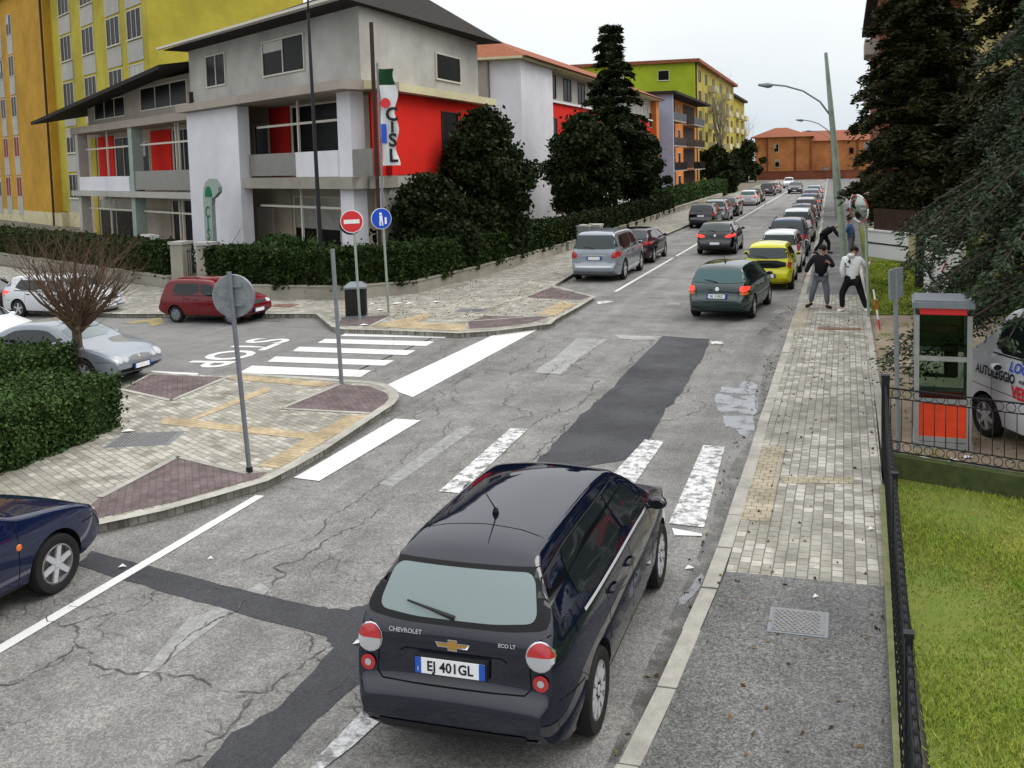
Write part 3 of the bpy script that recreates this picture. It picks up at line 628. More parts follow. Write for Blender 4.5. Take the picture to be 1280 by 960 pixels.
def conifer(loc, h, rad, base, label, group=None, leaf='cedar', layers=22, per=9, size=.09, droop=.35, rt=.2, name='cedar_tree', dens=34, azr=None, tuft=.28, limbs=()):
    root = empty(name, loc); tag(root, label, 'tree', group)
    mb = MB(); mb.tube([(0, 0, -.1), (.04, .03, h*.4), (0, 0, h)], [rt, rt*.7, rt*.08], 10, 0)
    P_ = []; D_ = []
    for i in range(layers):
        t = i/(layers-1); z0 = base+(h-base)*t
        for k in range(per):
            a = random.uniform(0, 6.28); L_ = rad*(1-t*.82)*random.uniform(.6, 1.1)+.25
            st = max(4, int(L_/.35)); pts = []; 
            for q in range(st+1):
                s = q/st; r = L_*s; z = z0+.22*L_*math.sin(s*math.pi*.6)-droop*L_*s*s
                a2 = a+.12*math.sin(3*s+i); pts.append(Vector((r*math.cos(a2), r*math.sin(a2), z)))
            mb.tube(pts, [max(.006, .05*(1-.85*q/st)*rt/.2) for q in range(st+1)], 5, 0, cap=False)
            for q in range(1, st+1):
                s = q/st; nn = int(dens*(.6+.6*s)); base_p = np.array(pts[q]); prev = np.array(pts[q-1]); f = RNG.random(nn)[:, None]
                side = np.array([-math.sin(a), math.cos(a), 0]); wdt = tuft*(1.25-.7*s)*max(.5, L_/2)
                off = RNG.normal(size=(nn, 1))*side*wdt*.8; dz = -np.abs(RNG.normal(size=(nn, 1)))*np.array([0, 0, .14])+RNG.normal(size=(nn, 3))*.045
                P_.append(prev+(base_p-prev)*f+off+dz)
                dr = np.array([math.cos(a), math.sin(a), -.25])*.6+np.sign(off @ side[:, None])*side*.8
                D_.append(dr)
    for (p0, p1) in limbs:
        a_, b_ = np.array(p0, float), np.array(p1, float); n_ = 16; pts = [Vector(a_+(b_-a_)*k/n_+np.array([0, 0, .55*math.sin(math.pi*k/n_)])) for k in range(n_+1)]
        mb.tube(pts, [.045*(1-.85*k/n_) for k in range(n_+1)], 5, 0, cap=False); d_ = (b_-a_)/np.linalg.norm(b_-a_); sd_ = np.cross(d_, (0, 0, 1))
        for k in range(4, n_+1):
            for sg in (-1, 1):
                L2 = random.uniform(.25, .75)*(1.25-k/n_); e = np.array(pts[k])+sg*sd_*L2+d_*L2*.6-np.array([0, 0, .18*L2]); nn = int(170*L2)+20
                f = RNG.random((nn, 1)); c_ = np.array(pts[k])+(e-np.array(pts[k]))*f+RNG.normal(0, .035, (nn, 3)); P_.append(c_); D_.append(np.repeat(((e-np.array(pts[k]))/np.linalg.norm(e-np.array(pts[k])))[None], nn, 0))
                mb.tube([pts[k], Vector(e)], [.009, .003], 4, 0, cap=False)
    mb.build('trunk', M['bark'], root, smooth=True)
    leaf_mesh('crown', np.concatenate(P_), size, M[leaf], root, aspect=3.2, direc=np.concatenate(D_))
    return root
def bare_tree(loc, h, label, rt=.09, mt='twig', split=.35, n=7, depth=3, spread=.45, up=.9, name='bare_tree', group=None, L0=None, out=.7):
    root = empty(name, loc); tag(root, label, 'tree', group)
    mb = MB(); hs_ = h*split; mb.tube([(0, 0, -.1), (.04, 0, hs_*.5), (0, .03, hs_)], [rt*1.25, rt, rt*.9], 9)
    mb.build('trunk', M['bark'] if mt == 'twig' else M[mt], root, smooth=True)
    mb = MB()
    for k in range(n):
        a = 6.28*k/n+random.uniform(-.3, .3)
        branch(mb, Vector((0, .03, hs_*random.uniform(.82, 1.0))), Vector((math.cos(a)*out, math.sin(a)*out, .8)).normalized(), L0 or (h-hs_)*.62, rt*.45, depth, 5, up, None, spread, 4)
    mb.build('branches', M[mt], root, smooth=True)
    return root
def hedge(name, poly_boxes, label, leaf='hedge', dens=900, size=.05, group=None, cat='hedge'):
    """list of (origin, dx, length, width, z0, z1)"""
    root = empty(name, (0, 0, 0)); tag(root, label, cat, group)
    mb = MB(); P_ = []
    for (o, dx, L_, W_, z0, z1) in poly_boxes:
        dx = Vector(dx).normalized(); dy = Vector((-dx.y, dx.x)); inset = .07
        mb.obox(o, dx, dy, (inset, inset, z0), (L_-inset, W_-inset, z1-inset))
        A = 2*(L_+W_)*(z1-z0)+L_*W_; n = int(A*dens)
        fa = RNG.random(n); u = RNG.random(n); v = RNG.random(n); pts = np.zeros((n, 3))
        areas = np.cumsum([L_*W_, L_*(z1-z0), L_*(z1-z0), W_*(z1-z0), W_*(z1-z0)])/A
        idx = np.searchsorted(areas, fa)
        loc = np.zeros((n, 3))
        loc[:, 0] = u*L_; loc[:, 1] = v*W_; loc[:, 2] = z1
        k = idx == 1; loc[k, 1] = 0; loc[k, 2] = z0+v[k]*(z1-z0)
        k = idx == 2; loc[k, 1] = W_; loc[k, 2] = z0+v[k]*(z1-z0)
        k = idx == 3; loc[k, 0] = 0; loc[k, 1] = u[k]*W_; loc[k, 2] = z0+v[k]*(z1-z0)
        k = idx >= 4; loc[k, 0] = L_; loc[k, 1] = u[k]*W_; loc[k, 2] = z0+v[k]*(z1-z0)
        loc += RNG.normal(0, .032, (n, 3))*(1+2.2*(RNG.random((n, 1)) < .12)); 
        wob = .055*np.sin(loc[:, 0]*2.3+loc[:, 1])+.04*np.sin(loc[:, 0]*5.1+2*loc[:, 2])+.03*np.sin(loc[:, 0]*9.7+3*loc[:, 1]); loc[:, 1] += wob; loc[:, 2] += wob*.7
        pts[:, 0] = o[0]+dx.x*loc[:, 0]+dy.x*loc[:, 1]; pts[:, 1] = o[1]+dx.y*loc[:, 0]+dy.y*loc[:, 1]; pts[:, 2] = loc[:, 2]
        P_.append(pts)
    mb.build('hedge_core', M['hedgedark'] if leaf != 'hedge' else mat('hedge_core', (.018, .032, .01), .95, var=.3, vscale=8), root)
    leaf_mesh('leaves', np.concatenate(P_), size, M[leaf], root, aspect=1.4)
    return root

# ------------------------------------------------------------------ buildings
def rect_tex(mb, o, dx, s0, s1, z0, z1, off, mi=0, th=.03):
    """thin slab standing proud of the wall plane by off (dy = outward)"""
    dy = (dx[1], -dx[0])
    return mb.obox(o, dx, dy, (s0, off-th, z0), (s1, off, z1), mi)
def win(parent, o, dx, s0, s1, z0, z1, off=.02, glass='window', fr='frame', mull=0, shutter=None, sill=True, name='window'):
    dy = (dx[1], -dx[0])
    a = MB(); t = .06
    for (p, q, r_, s_) in ((s0-t, s1+t, z0-t, z0), (s0-t, s1+t, z1, z1+t), (s0-t, s0, z0, z1), (s1, s1+t, z0, z1)): a.obox(o, dx, dy, (p, off-.12, r_), (q, off+.04, s_))
    for k in range(mull):
        c = s0+(s1-s0)*(k+1)/(mull+1); a.obox(o, dx, dy, (c-.03, off-.12, z0), (c+.03, off+.03, z1))
    if sill: a.obox(o, dx, dy, (s0-t-.05, off-.1, z0-t-.06), (s1+t+.05, off+.12, z0-t-.002))
    f = a.build(name, M[fr], parent)
    g_ = MB(); g_.obox(o, dx, dy, (s0, off-.12, z0), (s1, off, z1)); g_.build('pane', M[glass], f)
    if glass == 'window' and random.random() < .45:
        c_ = MB(); k_ = random.uniform(.25, .75); c_.obox(o, dx, dy, (s0+.02, off-.05, z1-(z1-z0)*k_), (s0+(s1-s0)*random.choice((.48, .98)), off+.004, z1-.01)); c_.build('blind', M[random.choice(('curtain', 'curtain', 'shutter'))], f)
    if shutter:
        h_ = MB(); wd = (s1-s0)*.5
        h_.obox(o, dx, dy, (s0-t-wd, .012, z0), (s0-t-.01, off+.05, z1)); h_.obox(o, dx, dy, (s1+t+.01, .012, z0), (s1+t+wd, off+.05, z1)); h_.build('shutter', M[shutter], f)
    return f
def block(parent, name, mt, o, dx, s0, s1, d0, d1, z0, z1):
    """d measured outward from the facade plane (negative = behind)"""
    dy = (dx[1], -dx[0]); mb = MB(); mb.obox(o, dx, dy, (s0, d0, z0), (s1, d1, z1)); return mb.build(name, M[mt], parent)

# --- far left: yellow apartment house with red shutters
A5 = .55; D1X = (math.cos(A5), -math.sin(A5))
def facing(o): return o
yb = empty('apartment_building', (0, 0, 0)); tag(yb, 'yellow apartment house at the far left with narrow red shuttered windows', 'building')
YO = (-73.5, 71.5)
block(yb, 'wall', 'byellow', YO, D1X, -16, 10, -12, 0, 1.1, 21); block(yb, 'plinth', 'bcream', YO, D1X, -16, 12, -12, .03, -1, 1.1)
block(yb, 'corner_panel', 'blemon', YO, D1X, 10, 33, -12, -.6, 1.2, 21); block(yb, 'plinth', 'bcream', YO, D1X, 12, 33, -12, -.5, -1, 1.2)
for s_ in (-13.5, -10.5, -6.6, -2.4):
    for k in range(5):
        z0 = 2.4+3.75*k; win(yb, YO, D1X, s_, s_+1.8, z0, z0+1.8, glass='redshut' if k < 2 and s_ > -8 else 'window', sill=False, mull=1); block(yb, 'spandrel', 'bgrey', YO, D1X, s_-.05, s_+1.85, 0, .05, z0-1.75, z0-.1)
block(yb, 'drainpipe', 'shutter', YO, D1X, 9.6, 9.75, 0, .15, -1, 21)
for s_ in (12.6, 18.5, 24.5, 29):
    for k in range(5):
        z0 = 2.4+3.75*k; win(yb, YO, D1X, s_, s_+2.8, z0, z0+1.9, off=-.57, mull=2); block(yb, 'spandrel', 'bgrey', YO, D1X, s_-.2, s_+3.0, -.6, -.54, z0-1.6, z0-.2)
block(yb, 'roof', 'roofdark', YO, D1X, -16.5, 33.5, -12.5, .6, 21, 21.5)

# --- the white corner house with recessed balconies
CO = (-29.58, 38.44)
cb = empty('office_building', (0, 0, 0)); tag(cb, 'white corner house with recessed glazed balconies, white pylon wall and red side wall', 'building')

# back walls (recess 1.6 m behind the facade plane)
def fp(s, d, z=None):
    p = (CO[0]+D1X[0]*s+D1X[1]*d, CO[1]+D1X[1]*s-D1X[0]*d)
    return p if z is None else (*p, z)
def mass(parent, name, mt, poly, z0, z1):
    mb = MB(); mb.prism(ccw(poly), z0, z1); return mb.build(name, M[mt], parent)
BK = [(-16.3, 41.4), (-24, 41.4), (-40, 56)]
mass(cb, 'wall', 'bbeige', [fp(-22.8, -1.6), fp(13.9, -1.6), (-16.3, 32.3)]+BK+[fp(-22.8, -9)], -1, 7.03)
block(cb, 'wall', 'bwhite', CO, D1X, .5, 6.1, -.15, .35, -.2, 7.0)            # pylon
block(cb, 'downpipe', 'shutter', CO, D1X, .28, .42, -.1, .1, 0, 8)
# floor slabs and top band
block(cb, 'floor_slab', 'bgrey', CO, D1X, -19, .25, -1.6, .25, 3.02, 3.32); block(cb, 'floor_slab', 'concrete', CO, D1X, 6.2, 15.3, -1.6, .28, 3.55, 3.98)
block(cb, 'eave_band', 'bpink', CO, D1X, -19, .25, -1.6, .1, 6.75, 7.15); block(cb, 'eave_band', 'bpink', CO, D1X, .25, 15.6, -1.6, .75, 7.02, 7.35)
mass(cb, 'upper_wall', 'bpink', [fp(-17, -.4), fp(0, -.4), fp(0, -8), fp(-17, -8)], 7.16, 9.0); mass(cb, 'upper_wall', 'bgreyl', [fp(.1, -.05), fp(15.6, -.05), (-16.15, 31), (-16.15, 41.2), (-24, 41.2), fp(.1, -9)], 7.36, 9.9)
block(cb, 'plinth', 'bbeige', CO, D1X, -19, 0.2, -1.6, .1, -1.2, .2); block(cb, 'plinth', 'bbeige', CO, D1X, 6.2, 15.2, -1.6, .1, -.4, .62)
for s_, m_ in ((-18.3, 'bgrey'), (-8.6, 'palegreen'), (14.0, 'bwhite')):
    block(cb, 'column', m_, CO, D1X, s_-(.25 if s_ < 0 else .1), s_+(.35 if s_ < 0 else .85), -.55, .0, -.6, 6.75 if s_ < 0 else 7.02)
# left bays, upper floor
block(cb, 'parapet', 'bwhite', CO, D1X, -17.9, -8.9, -.12, .05, 3.33, 4.15)
block(cb, 'balcony_railing', 'rail', CO, D1X, -8.2, .1, -.1, -.04, 3.42, 4.4)
def bay(parent, s0, s1, z0, z1, parts):
    for (a, b, kind, zz0, zz1) in parts:
        if kind == 'win': win(parent, CO, D1X, a, b, zz0, zz1, off=-1.57, mull=1 if b-a > 2 else 0, sill=False)
        else: block(parent, 'panel', kind, CO, D1X, a, b, -1.6, -1.53, zz0, zz1)
bay(cb, 0, 0, 0, 0, [(-20.8, -19.8, 'blemon', 3.4, 6.6), (-19.3, -16.4, 'bred', 3.4, 6.6), (-16.0, -13.2, 'win', 3.5, 6.4)])
bay(cb, 0, 0, 0, 0, [(-11.5, -10.3, 'win', 3.6, 6.0), (-9.9, -6.9, 'bred', 3.4, 6.6), (-6.5, -3.7, 'win', 3.4, 6.5)])
bay(cb, 0, 0, 0, 0, [(-20.9, -20.0, 'blemon', -.6, 2.9), (-19.6, -13.6, 'win', .3, 2.7), (-11.9, -7.5, 'bpink', .2, 2.3), (-7.1, -3.9, 'win', -.1, 2.8)])
mb = MB()
for a in (-13.95, -4.0+.8, -2.8): mb.obox(CO, D1X, (D1X[1], -D1X[0]), (a, -.5, -.6), (a+.09, -.42, 6.75))
for z_ in (2.2, 5.75): mb.obox(CO, D1X, (D1X[1], -D1X[0]), (-18, -.5, z_), (0, -.43, z_+.09))
for a in (9.9, 13.85): mb.obox(CO, D1X, (D1X[1], -D1X[0]), (a, -.5, .6), (a+.1, -.42, 7.0))
for z_ in (2.75, 6.05): mb.obox(CO, D1X, (D1X[1], -D1X[0]), (6.2, -.5, z_), (14.0, -.43, z_+.09))
mb.build('balcony_frame', M['frame'], cb)
# right bays
bay(cb, 0, 0, 0, 0, [(3.5, 4.85, 'win', 5.0, 6.3), (5.05, 6.95, 'bredd', 3.99, 7.0), (7.25, 11.2, 'win', 4.05, 6.9)])
bay(cb, 0, 0, 0, 0, [(3.4, 5.0, 'frame', .6, 2.6), (5.2, 6.8, 'bbeige', .6, 3.4), (7.1, 11.0, 'win', .9, 3.1)])
block(cb, 'balcony_railing', 'rail', CO, D1X, 6.25, 10.5, -.06, 0, 4.05, 4.95); block(cb, 'parapet', 'bwhite', CO, D1X, 10.6, 13.9, -.1, .05, 3.99, 4.95)
block(cb, 'balcony_railing', 'rail', CO, D1X, 14.9, 16.2, -.06, 0, 4.0, 4.95)
mass(cb, 'wall', 'bredd', [fp(13.95, -1.3), fp(15.4, -1.3), (-16.32, 31.4), fp(13.9, -1.9)], 3.99, 7.01)
# side wall along the main street
RO = (-16.0, 31.0)
def sblock(p, name, mt, o, s0, s1, d0, d1, z0, z1):
    mb = MB(); mb.box((o[0]+min(d0, d1), o[1]+s0, z0), (o[0]+max(d0, d1), o[1]+s1, z1)); return mb.build(name, M[mt], p)
sblock(cb, 'red_wall', 'bred', RO, 0, 10.5, -.28, 0, 3.99, 7.01)
sblock(cb, 'lower_wall', 'bgrey', RO, 0.1, 10.3, -.28, -.1, -.2, 3.54)
sblock(cb, 'floor_slab', 'bgrey', RO, -.3, 10.4, -.28, -.02, 3.545, 3.985); sblock(cb, 'eave_band', 'bcream', RO, -.6, 10.9, -.2, .45, 7.04, 7.34)
def swin(p, o, s0, s1, z0, z1, glass='window', fr='frame', d=0.0, mull=0, name='window'):
    a = MB(); t = .06
    for (q, r_, z0_, z1_) in ((s0-t, s1+t, z0-t, z0), (s0-t, s1+t, z1, z1+t), (s0-t, s0, z0, z1), (s1, s1+t, z0, z1)): a.box((o[0]+d-.08, o[1]+q, z0_), (o[0]+d+.06, o[1]+r_, z1_))
    for k in range(mull):
        c = s0+(s1-s0)*(k+1)/(mull+1); a.box((o[0]+d-.08, o[1]+c-.04, z0), (o[0]+d+.05, o[1]+c+.04, z1))
    f = a.build(name, M[fr], p); g_ = MB(); g_.box((o[0]+d-.08, o[1]+s0, z0), (o[0]+d+.02, o[1]+s1, z1)); g_.build('pane', M[glass], f); return f
swin(cb, RO, 5.6, 7.2, 4.2, 6.5, fr='shutter'); swin(cb, RO, 5.5, 8.0, 7.9, 8.9, fr='frame', d=-.14); swin(cb, RO, 2.5, 4.5, 1.2, 3.0, d=-.1)
# roofs
def roofmesh(parent, verts, faces, mt, name='roof'):
    mb = MB(); mb.add(verts, faces); return mb.build(name, M[mt], parent)
def slab_roof(parent, low, high, th, mt):
    n = len(low); mb = MB(); v = [p for p in low]+[(p[0], p[1], p[2]+th) for p in high]
    mb.add(v, [tuple(range(n-1, -1, -1)), tuple(range(n, 2*n))]+[(i, (i+1) % n, n+(i+1) % n, n+i) for i in range(n)]); return mb.build('roof', M[mt], parent)
q_ = [fp(-23, 1.3, 7.5), fp(.0, 1.3, 9.02), fp(.0, -8, 10.6), fp(-23, -8, 9.2)]; slab_roof(cb, q_, q_, .2, 'roofdark')
block(cb, 'roof_edge', 'frame', CO, D1X, -.3, 16.9, 1.1, 1.25, 9.92, 10.02)
slab_roof(cb, [fp(-.3, 1.0, 9.91), fp(16.6, 1.0, 9.91), (-15.2, 42.2, 9.91), (-24, 42.2, 9.91), fp(-.3, -9.5, 9.91)], [fp(5, -4, 12), fp(11, -4.5, 12), (-20, 38, 12), (-22, 38, 12), fp(5, -6, 12)], .0, 'roofdark')
for (a, b, z0, z1) in ((-15.5, -10.2, 7.5, 8.5), (-7.6, -1.2, 7.6, 8.7)): win(cb, CO, D1X, a, b, z0, z1, off=-.38, mull=2, sill=False)
for (a, b) in ((2.2, 4.2), (8.0, 11.5)): win(cb, CO, D1X, a, b, 8.1, 9.4, off=-.03, mull=1, sill=False)

# --- red banded house further along the street
rb = empty('apartment_building', (0, 0, 0)); tag(rb, 'long house with red upper band over white ground floor behind the dark trees', 'building')
FO = (-21.1, 67.1)
sblock(rb, 'end_wall', 'bwhite', FO, -7.1, -.02, -1.6, .6, -.2, 11.19); sblock(rb, 'gable_wall', 'bpink', FO, -7.4, -.02, -12, -1.65, -.2, 11.19); win(rb, (-25.6, 59.7), (1, 0), 0, 2.3, 7.2, 8.5)
sblock(rb, 'ground_wall', 'bwhite', FO, 0, 41.5, -10, -.3, -.2, 4.5); sblock(rb, 'red_wall', 'bred', FO, 0, 41.5, -10, 0, 4.5, 8.9); sblock(rb, 'upper_wall', 'bgrey', FO, 0, 41.5, -10, -.05, 9.05, 11.2)
sblock(rb, 'ledge', 'white', FO, -.1, 41.6, -1, .2, 8.9, 9.05); sblock(rb, 'eave', 'bcream', FO, -8, 42.2, -10, 1.0, 11.2, 11.35)
mb = MB(); mb.add([(-32, 59.2, 11.36), (-19.8, 59.2, 11.36), (-19.8, 109.4, 11.36), (-32, 109.4, 11.36), (-27, 64, 13.6), (-25, 64, 13.6), (-25, 105, 13.6), (-27, 105, 13.6)], [(0,3,2,1),(4,5,6,7),(0,1,5,4),(1,2,6,5),(2,3,7,6),(3,0,4,7)]); mb.build('roof', M['roof'], rb)
for s_ in (.8, 5.0, 9.2, 13.4, 17.6, 24, 28, 32, 36): swin(rb, FO, s_, s_+2.0, 9.3, 10.9, d=-.05, glass='window' if s_ < 22 else 'curtain', fr='shutter' if s_ < 22 else 'frame', mull=1)
for s_ in (.9, 12, 24, 30, 36): swin(rb, FO, s_, s_+1.8, 5.2, 7.7, fr='shutter')
for s_ in (3, 8, 14, 20, 26, 32, 37): swin(rb, FO, s_, s_+2.6, .5, 3.3, d=-.3, fr='shutter', mull=1)
block(rb, 'pilaster', 'borange', (-21.1, 107), (0, 1), 0, 1.5, -.3, .6, 0, 11.2)
for k in range(3): swin(rb, FO, 38.5+k*.001, 40.8, 1+k*3.6, 2.6+k*3.6, fr='frame')

# --- blue and orange house with stacked balconies
ob = empty('apartment_building', (0, 0, 0)); tag(ob, 'blue ended house with dark stacked balconies on its orange street front', 'building')
OO = (-21.3, 111)
sblock(ob, 'end_wall', 'bblue', OO, 0, .4, -9, 2.0, -.2, 12.2); sblock(ob, 'wall', 'borange', OO, .42, 29, -9, .4, -.2, 12.2)
for k in range(4):
    z0 = .2+3.0*k
    for (a, b) in ((1.2, 10.5), (17, 27)):
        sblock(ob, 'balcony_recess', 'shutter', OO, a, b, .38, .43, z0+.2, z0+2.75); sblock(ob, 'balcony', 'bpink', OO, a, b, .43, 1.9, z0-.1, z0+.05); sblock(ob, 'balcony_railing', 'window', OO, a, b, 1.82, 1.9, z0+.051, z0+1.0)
    swin(ob, OO, 12.6, 14.4, z0+.6, z0+2.2, d=.4)
sblock(ob, 'roof', 'roofdark', OO, -.8, 29.6, -9.5, 2.5, 12.2, 12.5)

# --- tall green and yellow house
gb = empty('apartment_building', (0, 0, 0)); tag(gb, 'tall lime green house with ochre street front and rows of small balconies', 'building')
GO = (-21.5, 143)
sblock(gb, 'end_wall', 'bgreen', GO, 0, .5, -34, 0, -.2, 19.0); sblock(gb, 'wall', 'bochre', GO, .51, 52, -34, -.02, -.2, 19.0); sblock(gb, 'roof', 'roof', GO, -.6, 52.6, -34.6, .8, 19.0, 19.5)
sblock(gb, 'downpipe', 'shutter', GO, .55, .95, -.02, .2, 0, 19)
for k in range(6):
    z0 = .4+3.05*k
    for s_ in (4, 11, 20, 30, 40, 47): swin(gb, GO, s_, s_+2.2, z0+.9, z0+2.4, d=-.02, fr='shutter')
    for s_ in (14.2, 34): sblock(gb, 'balcony', 'bcream', GO, s_, s_+4.5, -.02, 1.2, z0-.1, z0+.9)
    for x_ in (-50, -42, -34, -27): win(gb, (x_, 143), (1, 0), 0, 1.6, z0+.9, z0+2.3)
# --- last house on the left side
lb = empty('apartment_building', (0, 0, 0)); tag(lb, 'pale green and yellow balconied house, last on the left before the brick hall', 'building')
LO = (-22.5, 196)
sblock(lb, 'wall', 'blemon', LO, 0, 30, -12, 0, -.2, 17.5); sblock(lb, 'roof', 'roofdark', LO, -.5, 30.5, -12.5, .8, 17.5, 18)
for k in range(5):
    z0 = .5+3.2*k
    for s_ in (2, 12, 22): sblock(lb, 'balcony', 'bcream', LO, s_, s_+5.5, 0, 1.2, z0-.1, z0+.9); swin(lb, LO, s_+1, s_+3.4, z0+.2, z0+2.3)

# --- old brick hall closing the street
ch = empty('brick_hall', (0, 0, 0)); tag(ch, 'old brick hall with hipped tile roof closing the far end of the street', 'building')
HO = (-19.6, 207)
mb = MB(); mb.box((-18.4, 207, -.2), (-6.9, 222, 9.0)); mb.build('wall', M['brickp'], ch)
mb = MB(); mb.box((-6.9, 208.6, -.2), (16, 221, 8.0)); mb.build('wall', M['brickp'], ch)
mb = MB(); mb.add([(-19.4, 206, 9.0), (-6.2, 206, 9.0), (-6.2, 223, 9.0), (-19.4, 223, 9.0), (-14.5, 212, 11.1), (-12, 212, 11.1), (-12, 217, 11.1), (-14.5, 217, 11.1)], [(0,3,2,1),(4,5,6,7),(0,1,5,4),(1,2,6,5),(2,3,7,6),(3,0,4,7)]); mb.build('roof', M['roof'], ch)
mb = MB(); mb.add([(-7.0, 207.8, 8.0), (16.8, 207.8, 8.0), (16.8, 222, 8.0), (-7.0, 222, 8.0), (-9, 214, 10.3), (14, 214, 10.3), (14, 216, 10.3), (-9, 216, 10.3)], [(0,3,2,1),(4,5,6,7),(0,1,5,4),(1,2,6,5),(2,3,7,6),(3,0,4,7)]); mb.build('roof', M['roof'], ch)
mb = MB()
for x_ in (-16.0, -10.2, -7.0-.02): mb.box((x_, 206.75, 0), (x_+.35, 207.0, 8.9))
for x_ in (-2.6, 2.4, 7): mb.box((x_, 208.3, 0), (x_+.4, 208.6, 7.9))
mb.build('buttress', M['brickdark'], ch)
for (x_, z_) in ((-14.4, 5.9), (-14.2, 2.7)): win(ch, (x_, 207), (1, 0), 0, .9, z_, z_+1.6, fr='bcream')
for (x_, z_, s_) in ((-4.4, 1.2, 1.2), (1.0, 5.2, .8)): win(ch, (x_, 208.6), (1, 0), 0, s_, z_, z_+1.2, fr='brickdark')
bwl = MB(); bwl.box((-17.5, 203.7, -.1), (14, 204.1, 1.7)); bwl.box((-17.6, 203.6, 1.7), (14.1, 204.2, 1.85)); tag(bwl.build('garden_wall', M['brickdark']), 'low dark red brick wall in front of the old brick hall', 'wall')

# --- right side behind the cedars
ro = empty('apartment_building', (0, 0, 0)); tag(ro, 'dusky orange apartment house behind the conifers right of the tall lamppost', 'building')
RO2 = (2.2, 66)
mb = MB(); mb.box((2.2, 66, -.2), (20, 90, 15)); mb.build('wall', M['brickdark'], ro)
mb = MB(); mb.box((1.5, 65.3, 15), (20.6, 90.6, 15.4)); mb.build('roof', M['roofdark'], ro)
for k in range(4):
    mb = MB(); mb.box((1.3, 67, .9+3.4*k), (2.2, 71, 1.9+3.4*k)); mb.build('balcony', M['bpink'], ro)
    for x_ in (4, 9, 14): win(ro, (x_, 66), (1, 0), 0, 1.6, 1.8+3.4*k, 3.4+3.4*k)
oc = empty('apartment_building', (0, 0, 0)); tag(oc, 'ochre yellow apartment house with shuttered windows behind the cedars on the right', 'building')
mb = MB(); mb.box((6.5, 44, -.2), (34, 60, 13)); mb.build('wall', M['boc2'], oc)
mb = MB(); mb.box((5.7, 43.2, 13), (34.8, 60.8, 13.4)); mb.build('roof', M['roof'], oc)
for k in range(4):
    for x_ in (8.2, 12.6, 17, 21.4, 25.8): win(oc, (x_, 44), (1, 0), 0, 1.3, 1.2+3.1*k, 2.9+3.1*k, fr='bcream', shutter='shutter')
mb = MB()
for k in range(4): mb.box((14.2, 42.9, .3+3.1*k), (16.6, 44, .45+3.1*k))
mb.build('balcony', M['bcream'], oc)
nh = empty('house', (0, 0, 0)); tag(nh, 'pale yellow house at the right edge behind the cedar branches', 'house')
mb = MB(); mb.box((8.4, 26, -.2), (22, 38, 8.5)); mb.build('wall', M['bcream'], nh)
mb = MB(); mb.box((7.8, 25.4, 8.5), (22.6, 38.6, 8.8)); mb.build('roof', M['roof'], nh)
for k in range(2):
    for x_ in (9.6, 12.4): win(nh, (x_, 26), (1, 0), 0, 1.1, 1.3+3.3*k, 3.0+3.3*k, fr='frame', glass='curtain', shutter='galv')
# low white garden wall with brown slats on top
gw = empty('garden_wall', (0, 0, 0)); tag(gw, 'long white low wall with brown slatted fence on top beyond the lawn', 'wall')
ga = Vector((.95, 42.5)); gd = Vector((4.2, 37.6))-ga; gl = gd.length; gd = gd.normalized()
gn = (gd.y, -gd.x)
mb = MB(); mb.obox(ga, gd, gn, (0, -.15, -.1), (gl, .1, 1.15)); mb.obox(ga, gd, gn, (-.05, -.2, 1.15), (gl, .15, 1.22)); mb.build('wall', M['white'], gw)
mb = MB(); mb.obox(ga, gd, gn, (0, .1, .62), (gl, .12, .68)); mb.build('rail', M['dark'], gw)
mb = MB(); k = .4
while k < gl-.1: mb.obox(ga, gd, gn, (k, -.06, 1.22), (k+.1, -.03, 2.1)); k += .125
mb.build('slat_panel', M['shutter'], gw)

# ------------------------------------------------------------------ cars
def pchip(xs, ys, x):
    return np.interp(x, xs, ys)
def smooth_interp(xs, ys, x):
    xs = np.array(xs, float); ys = np.array(ys, float); h = np.diff(xs); d = np.diff(ys)/h; mm = np.zeros(len(xs))
    for i in range(1, len(xs)-1):
        if d[i-1]*d[i] > 0:
            w1 = 2*h[i]+h[i-1]; w2 = h[i]+2*h[i-1]; mm[i] = (w1+w2)/(w1/d[i-1]+w2/d[i])
    mm[0] = d[0]; mm[-1] = d[-1]
    x = np.clip(x, xs[0], xs[-1]); i = np.clip(np.searchsorted(xs, x)-1, 0, len(xs)-2); t = (x-xs[i])/h[i]
    return ys[i]*(2*t**3-3*t**2+1)+h[i]*mm[i]*(t**3-2*t**2+t)+ys[i+1]*(-2*t**3+3*t**2)+h[i]*mm[i+1]*(t**3-t**2)
PAINT = {}
def paint(name, c, metal=.0, rough=.35, coat=1.0):
    if name not in PAINT:
        PAINT[name] = mat('paint_'+name, c, rough, metal, coat=coat, spec=(.0 if not metal else .2), var=.04, vscale=2); 
    return PAINT[name]
